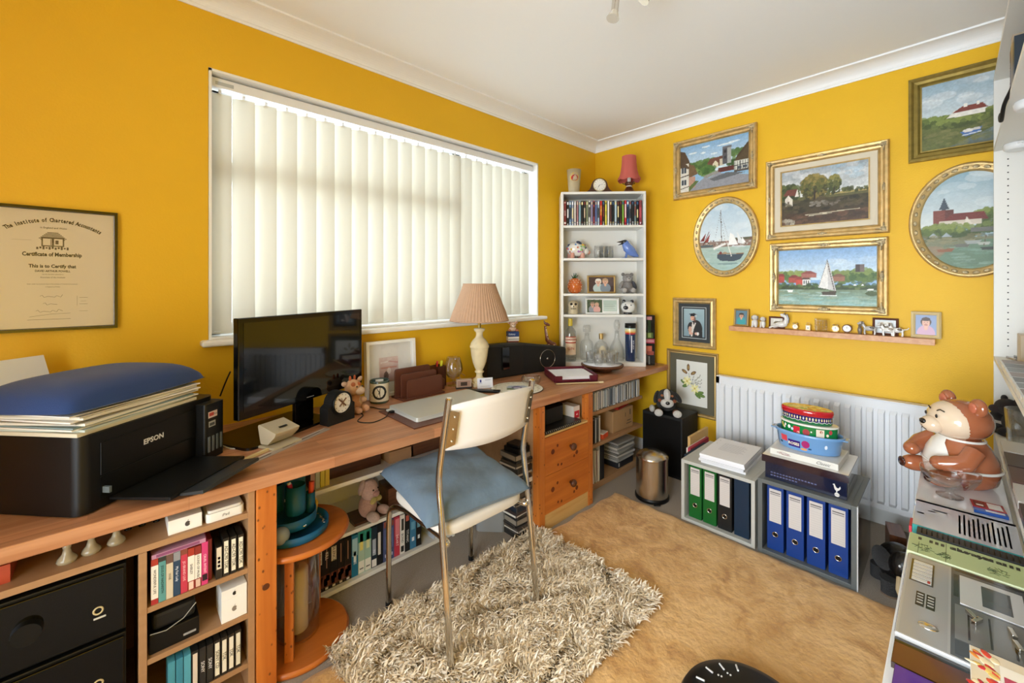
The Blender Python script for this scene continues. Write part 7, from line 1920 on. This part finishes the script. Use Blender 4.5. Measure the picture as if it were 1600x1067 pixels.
text('ROSES', .018, (-.046, -.0835, .035), tb, '#f0e4c8', rot=(PI / 2 - .1, 0, R(-13)), bold=.0004)
tg = T('biscuit_tin', 'green oval tin printed with fruits sitting in the pale blue tub', 'tin', (TC[0], TC[1], zt + .0115), RW)
MB('#0f7a3c').lathe([(.118, 0), (.120, .003), (.120, .118)], 64, sy=.62).col('#e4e4d8').lathe([(.120, .118), (.123, .120), (.123, .126), (.118, .127), (.0001, .126)], 64, sy=.62, cap=False).build('body', 'glaze', tg)
b = MB(); one = lambda v: 1.0
for (u, v, s_, c_) in ((-150, .105, 5, '#e0d070'), (-146, .095, 4, '#d8c860'), (-138, .105, 4, '#e6e6e0'), (-141, .092, 4, '#e8dcc8'), (-126, .100, 5, '#eef0ee'), (-118, .093, 4, '#c9d8e6'), (-108, .094, 10, '#c9283c'), (-104, .082, 4, '#e6b8b0'), (-88, .09, 9, '#a03c44'), (-78, .096, 2, '#eef0ee'), (-60, .094, 12, '#e4d8c4'), (-58, .102, 4, '#a05a3c'), (-44, .088, 4, '#f0e4c8'), (-36, .104, 6, '#b8464c')):
    h_ = s_ * .0016
    wrap_oval(b, u - s_ * .7, u + s_ * .7, v - h_, v + h_, .120, .0744, one, c_, 3)
b.build('printed_fruit', 'glaze', tg)
tr_ = T('biscuit_tin', 'round-ended red-lidded tin with a purple band on top of the green tin', 'tin', (TC[0], TC[1] + .008, zt + .140), RW)
MB('#1f6a40').lathe([(.105, 0), (.107, .003), (.107, .014)], 64, sy=.62).col('#241a5c').lathe([(.107, .014), (.107, .040)], 64, sy=.62, cap=False).col('#b81f28').lathe([(.107, .040), (.111, .041), (.112, .058), (.109, .066), (.105, .068)], 64, sy=.62, cap=False).build('body', 'glaze', tr_)
p = Pt(70, 44, '#b9a060', 35); p.blobs(0, 0, 1, 1, 160, .06, ['#7fa070', '#c9b060', '#d8c890', '#b86a4a', '#4a7a5a', '#d89a50', '#8ab4a0', '#c04a3a', '#e6dcae'], .9)
b = MB(); rr_ = [(.105 * q, .0682 + .002 * (1 - q * q)) for q in (1, .8, .6, .4, .2, .001)]
n = 48
for j in range(5):
    for i in range(n):
        a0, a1 = 2 * PI * i / n, 2 * PI * (i + 1) / n
        q = [(rr_[j][0] * math.cos(a0), rr_[j][0] * .62 * math.sin(a0), rr_[j][1]), (rr_[j][0] * math.cos(a1), rr_[j][0] * .62 * math.sin(a1), rr_[j][1]), (rr_[j + 1][0] * math.cos(a1), rr_[j + 1][0] * .62 * math.sin(a1), rr_[j + 1][1]), (rr_[j + 1][0] * math.cos(a0), rr_[j + 1][0] * .62 * math.sin(a0), rr_[j + 1][1])]
        b.quad(*q); u = q[0][0] / .22 + .5; v = q[0][1] / .14 + .5
        b.c[-1] = tuple(p.a[min(43, max(0, int(v * 44))), min(69, max(0, int(u * 70)))])
b.build('printed_lid', 'glaze', tr_)
b = MB()
for k in range(26):
    u = -176 + 7.0 * k
    c_ = ['#e8e0c8', '#d8d08a', '#c9d0e0', '#e6d08a', '#e8c8b0'][k % 5]
    wrap_oval(b, u, u + 3.2, .021, .034, .107, .0663, one, c_, 2)
    wrap_oval(b, u - 1.5, u + 5.5, .012 + .003 * (k % 2), .0145 + .003 * (k % 2), .107, .0663, one, '#dfe4dc', 2, .0012)
b.build('printed_band', 'glaze', tr_)

# black elephant on the carpet beside the radiator
el = T('plush_elephant', 'black toy elephant with pale tusks on the carpet beside the dark grey box', 'soft toy', (2.52, .165, .0005), -1.25)
b = MB('#171513').ell((0, .03, .10), (.075, .09, .085), None, 24, 14).ell((0, -.055, .135), (.055, .05, .06), None, 22, 14)
b.tube([(0, -.10, .13), (.0, -.128, .09), (.01, -.13, .05), (.02, -.12, .02)], .02, 12, rad=[.026, .020, .016, .012])
b.build('body', mat('black_leather_toy', '#12100f', .35, bump=.4, bscale=60), el)
for s_ in (-1, 1):
    MB('#1c1917').ell((.070 * s_, -.03, .14), (.036, .012, .052), ell_rot(0, 15 * s_, 25 * s_)).build('ear', 'plush', el)
    MB('#1a1715').lathe([(.030, 0), (.030, .03), (.034, .07)], 18).col('#7c6248').lathe([(.0305, 0), (.0305, .008)], 18).build('leg', 'plush', el, loc=(.05 * s_, -.055, 0))
    MB('#1a1715').lathe([(.034, 0), (.034, .06)], 18).build('leg', 'plush', el, loc=(.055 * s_, .07, 0))
    MB('#b5a07c').tube([(.03 * s_, -.098, .105), (.045 * s_, -.14, .075), (.042 * s_, -.155, .045)], .009, 10, rad=[.010, .008, .002]).build('tusk', 'glaze', el)
    MB('#d8d8d8').ell((.028 * s_, -.098, .155), .005, None, 10, 6).build('eye', 'glaze', el)
MB('#6b3c1e').box(-.07, -.03, 0, .07, .03, .15).thing('small_brown_box', 'dark reddish-brown box in the shadow behind the toy elephant', 'box', 'brownwood', (2.78, .20, .0), .2)

# black round gadget in the foreground
rv_ = T('round_gadget', 'black round gadget with white button marks on the golden rug', 'electronic device', (1.346, .414, .0165), 0.2)
MB().lathe([(.175, 0), (.190, .010), (.192, .055), (.182, .074), (.150, .088), (.08, .094), (.0001, .095)], 72).build('body', 'black', rv_)
b = MB('#d8d8d6')
for k, a in enumerate((20, 40, 60, 82)):
    c_, s_ = math.cos(R(a)), math.sin(R(a))
    b.tube([(.125 * c_, .125 * s_, .0925), (.150 * c_, .150 * s_, .0885)], .003, 6)
for (a, q) in ((35, .105), (38, .112), (52, .105), (55, .112)): b.ell((q * math.cos(R(a)), q * math.sin(R(a)), .093), (.004, .003, .001), None, 8, 4)
b.build('button_mark', 'paint', rv_)
MB('#1a2a6a').lathe([(.055, .0935), (.060, .0955), (.055, .0965), (.0001, .0965)], 36).build('centre_cap', 'glaze', rv_)

# ------------------------------------------------------------------ tall bookcase along the right, and the low cabinet before it
rb = T('tall_bookcase', 'tall white open bookcase along the right-hand side with peg holes', 'bookcase', (3.12, -.13, 0), PI)
LW = 1.95; DP = .315
MB().box(0, 0, 0, .018, DP, 2.362).build('side_panel', 'whitef', rb, bevel=.0008)
MB().box(LW - .018, 0, .0, LW, DP, 2.362).build('side_panel', 'whitef', rb, bevel=.0008)
for z in (2.362, 2.019, 1.006, .656, .30):
    MB().box(.0185, 0, z - .018, LW - .0185, DP - .005, z).build('shelf', 'whitef', rb, bevel=.0008)
MB().box(.0185, DP - .004, .02, LW - .0185, DP, 2.34).build('back_panel', 'whitef', rb)
hb = MB('#2a2826')
for k in range(46):
    z = 1.06 + .032 * k
    if z > 1.96 or abs(z - 1.62) < .02: continue
    for y_ in (.045, .26): hb.cyl((.0179, y_, z), (.0186, y_, z), .0032, seg=8)
hb.build('peg_holes', 'paint', rb)['kind'] = 'stuff'
for (x_, y_) in ((2.99, -.20), (2.33, -.19)):
    t = T('puck_light', 'round white under-shelf puck light, %s' % ('farther one near the side panel' if x_ > 2.6 else 'nearer one at the edge of the picture'), 'light', (x_, y_, 2.0005))
    MB().lathe([(.040, -.030), (.046, -.026), (.048, -.008), (.044, -.0)], 32).build('body', 'pvc', t)
    MB().box(-.062, -.008, -.012, -.046, .008, -.004).build('clip', 'pvc', t)
for j, (c, w_, h_, tx, lb) in enumerate((('#6e2f38', .030, .255, 'DAVID JASON', 'maroon book with white lettering'), ('#3f4650', .035, .262, '', 'slate-blue book'), ('#a89680', .040, .285, '', 'beige book'), ('#5a4a40', .035, .25, '', 'brown book'), ('#2c3640', .03, .25, '', 'dark book'))):
    xx = 2.565 - sum((.030, .035, .040, .035, .03)[:j]) - .002 * j
    t = spine('book', lb + ' on the highest shelf of the right-hand bookcase', 'book', w_, .17, h_, c, [], (xx, -.150, 2.0195), PI, 'books on the highest shelf', tx or None, '#e8e4e0', .026 if tx else None)
MB().tube(arc([(2.50, -.135, 2.026), (2.46, -.121, 2.005), (2.40, -.117, 1.972), (2.35, -.117, 1.955), (2.28, -.120, 1.99), (2.22, -.135, 2.026)], 5), .006, 8).thing('hooped_strap', 'dark hooped strap hanging over the edge of the highest shelf', 'strap', 'blackm')
# on the shelf at z = 1.006
MB('#8a8078').box(-.05, -.04, 0, .05, .04, .010).col('#3a3634').box(-.03, -.045, .010, .035, .02, .018).thing('small_gadget', 'flat grey and black gadget on the middle shelf of the right bookcase', 'electronic device', 'glaze', (3.02, -.215, 1.0065), .2, bevel=.002)
MB('#b5a284').box(-.06, -.07, 0, .06, .07, .13).thing('beige_box', 'beige box on the middle shelf of the right bookcase', 'box', 'paint', (2.88, -.262, 1.0065), 0, bevel=.003)
for k in range(8):
    for j in range(3):
        MB('#dcdedf').box(-.055, -.062, 0, .055, .062, .0115).col(('#4a5054', '#6a7074', '#7c6a64')[(k + j) % 3]).box(-.050, -.060, .0116, .050, .057, .0122).thing('cd_case', 'white-edged CD case, %s layer, pile %s from the far end of the middle shelf' % (('bottom', 'middle', 'top')[j], ORD[k]), 'CD', 'paint', (2.60 - .118 * k, -.195 + .003 * ((k * 3 + j) % 3), 1.0065 + .0128 * j), 0, group='CDs piled along the right bookcase edge')
# on the shelf at z = .656
PB = [('body', [((0, 0, .055), (.055, .05, .055), None, '#211b1c')]), ('head', [((-.01, -.03, .125), (.045, .042, .040), None, '#2a2022'), ((-.02, -.07, .115), (.022, .02, .018), None, '#3a2a2c')]), ('ear', [((-.045, -.02, .160), (.016, .010, .016), None, '#1d1819')]), ('ear', [((.03, -.02, .160), (.016, .010, .016), None, '#1d1819')]), ('arm', [((-.055, -.03, .075), (.028, .034, .026), None, '#1e191a')]), ('leg', [((-.03, -.065, .022), (.026, .04, .022), None, '#1e191a')]), ('leg', [((.035, -.06, .022), (.024, .036, .022), None, '#1e191a')])]
plush('plush_bear', 'small dark plush bear beside the cut-glass vase on the right bookcase', (3.02, -.20, .6565), PI + .5, PB)
MB().lathe([(.0001, .002), (.052, 0), (.060, .012), (.068, .165), (.065, .165), (.056, .02), (.0001, .016)], 32, cap=False, rip=lambda a: 1 + .012 * math.cos(16 * a)).thing('cut_glass_vase', 'cut-glass vase on the lower shelf of the right bookcase', 'vase', 'glass', (2.80, -.215, .6567))
for k in range(5):
    for j in range(2):
        MB(('#6b4a42', '#d8d4cc', '#54423c')[(k + j) % 3]).box(-.085, -.06, 0, .085, .066, .024).col('#e6e4de').box(-.0855, -.0605, .003, .0855, -.058, .021).thing('dvd_case', '%s case, %s of its pair, pile %s from the cut-glass vase' % (('brown', 'white', 'dark brown')[(k + j) % 3], ('lower', 'upper')[j], ORD[k]), 'DVD', 'paint', (2.60 - .185 * k, -.20 + .004 * j, .6565 + .0248 * j), 0, group='cases piled on the lower shelf of the right bookcase')

lc = T('low_cabinet', 'low white cabinet in the right foreground covered with papers and boxes', 'cabinet', (1.60, 0, 0))
CX0, CX1, CY0, CY1, CZ = .80 - 1.6, 2.36 - 1.6, -.125, .092, .62
MB().box(CX0, CY0, CZ - .022, CX1, CY1, CZ).build('top_panel', 'pvc', lc, bevel=.002)
MB().box(CX0, CY0, 0, CX0 + .018, CY1 - .002, CZ - .0225).build('side_panel', 'pvc', lc)
MB().box(CX1 - .018, CY0, 0, CX1, CY1 - .002, CZ - .0225).build('side_panel', 'pvc', lc)
MB().box(CX0 + .0185, CY0, 0, CX1 - .0185, CY0 + .008, CZ - .0225).build('back_panel', 'pvc', lc)
for k in range(3):
    w_ = (CX1 - CX0 - .04) / 3
    MB().box(CX0 + .019 + w_ * k, CY1 - .02, .03, CX0 + .017 + w_ * (k + 1), CY1 - .002, CZ - .026).build('door', 'pvc', lc, bevel=.002)
# transparent tray at the far end carrying the bear jar
ac = T('clear_tray', 'clear-edged white tray holding the bear jar and glass bowl', 'tray', (2.13, -.015, .6205))
MB('#dfe3e6').box(-.22, -.105, 0, .225, .105, .016).col('#8fa6c0').box(-.221, -.106, .006, -.2195, .106, .010).build('tray', 'glaze', ac, bevel=.002)
jr = T('bear_jar', 'glazed brown and cream bear cookie jar in a white apron', 'jar', (2.235, -.015, .637), 3.72)
BRN, CRM = '#9c5a3a', '#dcc4a8'
hd = MB(BRN).lathe([(.075, 0), (.098, .02), (.106, .06), (.10, .10), (.080, .14), (.060, .165)], 40, sy=.9)
hd.build('body', 'glaze', jr)
MB('#e2ded6').add([( .104 * math.cos(a) * (1.0), .0945 * math.sin(a), z_) for z_, w_ in ((.03, 1.1), (.07, 1.15), (.11, .9), (.155, .45)) for a in [(-PI / 2 + w_ * (-1 + 2 * k / 10)) for k in range(11)]], []).build('apron_dummy', 'glaze', jr) if False else None
b = MB('#e2ded6'); rows = [(.025, .60, .104), (.05, .85, .1085), (.08, .85, .107), (.11, .62, .0985), (.145, .40, .0815), (.163, .35, .066)]
vs = []
for (z_, w_, r_) in rows:
    for k in range(13):
        a = -PI / 2 + w_ * (-1 + 2 * k / 12); vs.append((r_ * math.cos(a), r_ * .9 * math.sin(a) - .001, z_))
b.add(vs, [(j * 13 + k, j * 13 + k + 1, (j + 1) * 13 + k + 1, (j + 1) * 13 + k) for j in range(5) for k in range(12)], True)
b.tube([(.1085 * math.cos(2 * PI * k / 40), .1085 * .9 * math.sin(2 * PI * k / 40), .068) for k in range(40)], .005, 6, True).tube([(.064 * math.cos(2 * PI * k / 40), .064 * .9 * math.sin(2 * PI * k / 40), .160) for k in range(40)], .005, 6, True)
b.build('apron', 'glaze', jr)
b = MB(BRN).ell((0, 0, .225), (.092, .080, .072), None, 32, 20)
b.col(CRM).ell((0, -.020, .222), (.086, .070, .068), None, 28, 16).ell((0, -.085, .202), (.038, .034, .030), None, 20, 12)
b.build('head', 'glaze', jr)
for s_ in (-1, 1):
    e = MB(BRN).ell((.068 * s_, .005, .285), (.032, .018, .032), None, 20, 12).build('ear', 'glaze', jr)
    MB('#b5654a').ell((.068 * s_, -.012, .285), (.018, .006, .018), None, 14, 8).build('inner_ear', 'glaze', jr)
    MB(BRN).tube([(.088 * s_, -.02, .135), (.108 * s_, -.06, .10), (.075 * s_, -.105, .085)], .026, 12, rad=[.028, .030, .026]).ell((.070 * s_, -.110, .085), (.027, .024, .024)).build('arm', 'glaze', jr)
    MB(BRN).ell((.068 * s_, -.095, .030), (.034, .052, .030)).col('#3c1c14').ell((.068 * s_, -.143, .032), (.020, .006, .018)).build('leg', 'glaze', jr)
    MB('#1a1210').ell((.026 * s_, -.090, .238), (.005, .003, .007)).build('eye', 'glaze', jr)
    MB('#1a1210').tube([(.016 * s_, -.082, .256), (.028 * s_, -.080, .263), (.040 * s_, -.074, .258)], .0022, 6).build('eyebrow', 'glaze', jr)
MB('#15100e').ell((0, -.116, .212), (.014, .008, .010)).tube([(0, -.118, .200), (0, -.116, .190), (-.012, -.112, .184)], .0016, 5).tube([(0, -.116, .190), (.012, -.112, .184)], .0016, 5).build('nose', 'glaze', jr)
MB().lathe([(.0001, .001), (.032, 0), (.034, .004), (.012, .010), (.009, .022), (.020, .032), (.055, .046), (.072, .075), (.075, .088), (.0725, .088), (.069, .075), (.050, .050), (.0001, .038)], 40, cap=False, rip=lambda a: 1 + .025 * math.cos(10 * a)).thing('glass_bowl', 'clear glass footed bowl with wavy rim in front of the bear jar', 'bowl', 'glass', (2.045, .012, .637))
t = T('card_packs', 'small red, white and blue printed pack beside the glass bowl', 'pack', (2.015, -.072, .637), .1)
MB('#a02a30').box(-.028, -.036, 0, .032, .036, .010).col('#1f4fa0').box(-.052, -.036, 0, -.0285, .036, .009).tp(-.02, -.03, .025, .0, .0104, '#e6e2dc').tp(-.018, .006, .024, .030, .0104, '#6a2024').tp(-.012, .01, .0, .026, .0107, '#e8e4dc').tp(-.048, -.03, -.034, .01, .0094, '#e0e6ee').build('pack', 'glaze', t)

# papers and boxes towards the camera
def stackbox(name, label, cat, x0, x1, y0, y1, z0_, z1_, top, side=None, marks=(), m='glaze', sidey=None):
    t = T(name, label, cat, ((x0 + x1) / 2, (y0 + y1) / 2, z0_), 0)
    cx, cy = (x0 + x1) / 2, (y0 + y1) / 2
    b = MB(side or top).box(x0 - cx, y0 - cy, 0, x1 - cx, y1 - cy, z1_ - z0_)
    b.tp(x0 - cx + .001, y0 - cy + .001, x1 - cx - .001, y1 - cy - .001, z1_ - z0_ + .0003, top)
    for (u0, v0, u1, v1, c) in marks:       # u along x (towards far), v along y, 0..1
        b.tp(x0 - cx + u0 * (x1 - x0), y0 - cy + v0 * (y1 - y0), x0 - cx + u1 * (x1 - x0), y0 - cy + v1 * (y1 - y0), z1_ - z0_ + .0006, c)
    b.build('body', m, t)
    return t
mk = [(.0, .0, 1, 1, '#b9bcc4')] + [(.12 + .0, .08 + .045 * k, .86 - .08 * (k % 3), .10 + .045 * k, '#7d828c') for k in range(11)] + [(.70, .66, .74, .82, '#7d828c'), (.62, .78, .66, .86, '#7d828c'), (.45, .9, .5, .97, '#7d828c')] + [(.93, 0, 1, 1, '#5f7694')]
stackbox('clear_file', 'glossy clear file with a printed sheet and blue edge on the low cabinet', 'folder', 1.70, 1.905, -.122, .086, .6205, .650, '#b9bcc4', '#3c8f8a', mk)
MB('#c02a38').box(-.03, -.002, 0, .03, .004, .02).thing('red_tab', 'small red tab on the outer edge of the clear file', 'tab', 'paint', (1.73, .089, .6215))
t = stackbox('spiral_notebook', 'black spiral-bound book between the clear file and the green calendar', 'notebook', 1.655, 1.698, -.122, .075, .6205, .648, '#141517', '#0e0e0e', [], 'paint')
b = MB()
for k in range(18): b.tube([(.021, -.09 + .0105 * k, .026), (.0, -.09 + .0105 * k, .034), (-.021, -.09 + .0105 * k, .026)], .0015, 5)
b.build('wire_binding', 'blackg', t)['kind'] = 'stuff'
mk = [(.72, .05 + .052 * k, .86, .082 + .052 * k, '#2c3020') for k in range(17) if k % 4 != 3] + [(.0, .655, .95, .66, '#4a5436'), (.0, .90, .6, .905, '#4a5436')]
t = stackbox('green_calendar', 'pale green printed calendar with sketched animals on the low cabinet', 'calendar', 1.535, 1.652, -.122, .088, .6205, .644, '#b9c890', '#c9d0a8', mk, 'paint')
sk_ = MB('#5c6a44'); r = random.Random(3)
for (cx_, cy_) in ((-.018, .075), (-.022, .035), (-.02, -.055)):
    for k in range(26):
        a = r.uniform(0, 2 * PI); q = r.uniform(.2, 1)
        x_, y_ = cx_ + .020 * q * math.cos(a), cy_ + .018 * q * math.sin(a); d_ = r.uniform(0, PI)
        sk_.tube([(x_ - .005 * math.cos(d_), y_ - .005 * math.sin(d_), .0243), (x_ + .005 * math.cos(d_), y_ + .005 * math.sin(d_), .0243)], .0006, 4)
sk_.build('sketches', 'paint', t)['kind'] = 'stuff'
text('always a', .028, (.035, -.02, .0243), t, '#2c3020', rot=(0, 0, -PI / 2), bold=.0006)

dv_ = T('cassette_recorder', 'silver-grey portable recorder with small screen and sliders on the low cabinet', 'electronic device', (1.345, -.02, .6205))
MB('#a9aaaa').box(-.185, -.102, 0, .185, .106, .020).build('body', 'glaze', dv_, bevel=.003)
b = MB(); z_ = .0203
b.tp(-.18, .030, .18, .030 + .070, z_, '#9fa0a0').tp(-.18, -.10, .182, .026, z_ + .0002, '#4f5152')
b.col('#c8c8c6').box(.020, -.085, .0205, .150, .012, .0225)                        # light bezel of the screen
b.col('#44484a').box(.040, -.066, .0226, .130, -.022, .0232)
b.tp(.045, .014, .150, .022, z_ + .0006, '#222426').tp(.168, -.09, .178, .02, z_ + .0006, '#222426')
b.col('#1c1d1e').box(.045, .055, .0205, .155, .096, .0215)
for k in range(6): b.col('#cfcfcc').box(.050 + .0175 * k, .058, .0216, .064 + .0175 * k, .092, .0222)
b.tp(.052, .06, .064, .065, .0224, '#b03434')
b.tp(-.055, .050, .005, .064, z_ + .0004, '#1c1d1e').tp(-.055, .067, .005, .081, z_ + .0004, '#1c1d1e')
for k in range(4): b.tp(-.045 + .012 * k, .052, -.039 + .012 * k, .062, z_ + .0008, '#b9b9b6').tp(-.045 + .012 * k, .069, -.039 + .012 * k, .079, z_ + .0008, '#b9b9b6')
b.col('#37393b').box(-.172, -.095, .0205, -.125, .02, .0212)
b.col('#747676').box(-.12, -.095, .0205, .012, .02, .0209)
for k in range(12): b.col('#c0c0be').box(-.150, -.088 + .0075 * k, .0213, -.132, -.0835 + .0075 * k, .0222)
for (u0, u1, v) in ((-.11, .0, .0), (-.11, .0, -.03), (-.11, -.0, -.062)): b.tp(u0, v - .0015, u1, v + .0015, .0214, '#191a1b')
b.build('panels', 'glaze', dv_)
for (x_, y_, a) in ((-.02, -.005, .5), (-.035, -.012, -.4), (-.07, -.065, .3), (-.03, -.06, .2)):
    MB('#d0d0ce').box(-.014, -.004, .0214, .014, .004, .030).build('slider', 'chrome', dv_, loc=(x_, y_, 0), rot=(0, 0, a), bevel=.001)
MB('#b4b4b2').ell((-.12, .058, .0205), (.012, .016, .003)).build('emblem', 'chrome', dv_)
stackbox('brown_box', 'glossy brown box under the near edge of the recorder', 'box', 1.075, 1.157, -.11, .084, .6205, .632, '#5c3226', '#3a2a24', [(.82, 0, 1, 1, '#1c1a1a')])
t = stackbox('purple_box', 'purple chocolate box at the near left edge of the low cabinet', 'box', .93, 1.070, -.02, .078, .6205, .634, '#4a2390', '#3a1a70', [(.55, .35, .62, .95, '#e6e0f0'), (.3, .3, .5, .6, '#b59ad8')])
text('DAIRY', .022, (-.0, .012, .0142), t, '#e8e4f0', rot=(0, 0, -PI / 2), bold=.0006)
stackbox('dark_green_box', 'dark box with a green end beside the purple box', 'box', .93, 1.072, -.068, -.022, .6205, .640, '#2b3432', '#1c2422', [(0, 0, 1, .22, '#2f8f4a')])
t = stackbox('sweet_box', 'white box printed with red fruits at the bottom right corner', 'box', .93, 1.185, -.123, -.071 + .052, .6410, .663, '#e2d6be', '#efeee8', [], 'glaze')
b = MB(); r = random.Random(12)
for k in range(70):
    b.col(r.choice(['#c4222c', '#d8402c', '#e08a3a', '#e6c470', '#a81a2c', '#f0e2c0'])).ell((r.uniform(-.125, .125), r.choice((r.uniform(-.050, -.02), r.uniform(.02, .050))), .0222), (r.uniform(.006, .014), r.uniform(.004, .010), .0008), ell_rot(0, 0, r.uniform(0, 90)), 10, 4)
b.col('#efece4').box(-.10, -.014, .0225, .10, .016, .0234).col('#b01c44').box(.02, -.012, .0236, .07, .012, .0242).col('#c4323c').box(-.07, -.012, .0236, -.02, .004, .0242)
b.build('printed_fruit', 'glaze', t)['kind'] = 'stuff'
text('Swirls', .018, (.045, 0, .0244), t, '#f4ecec', rot=(0, 0, -PI / 2))
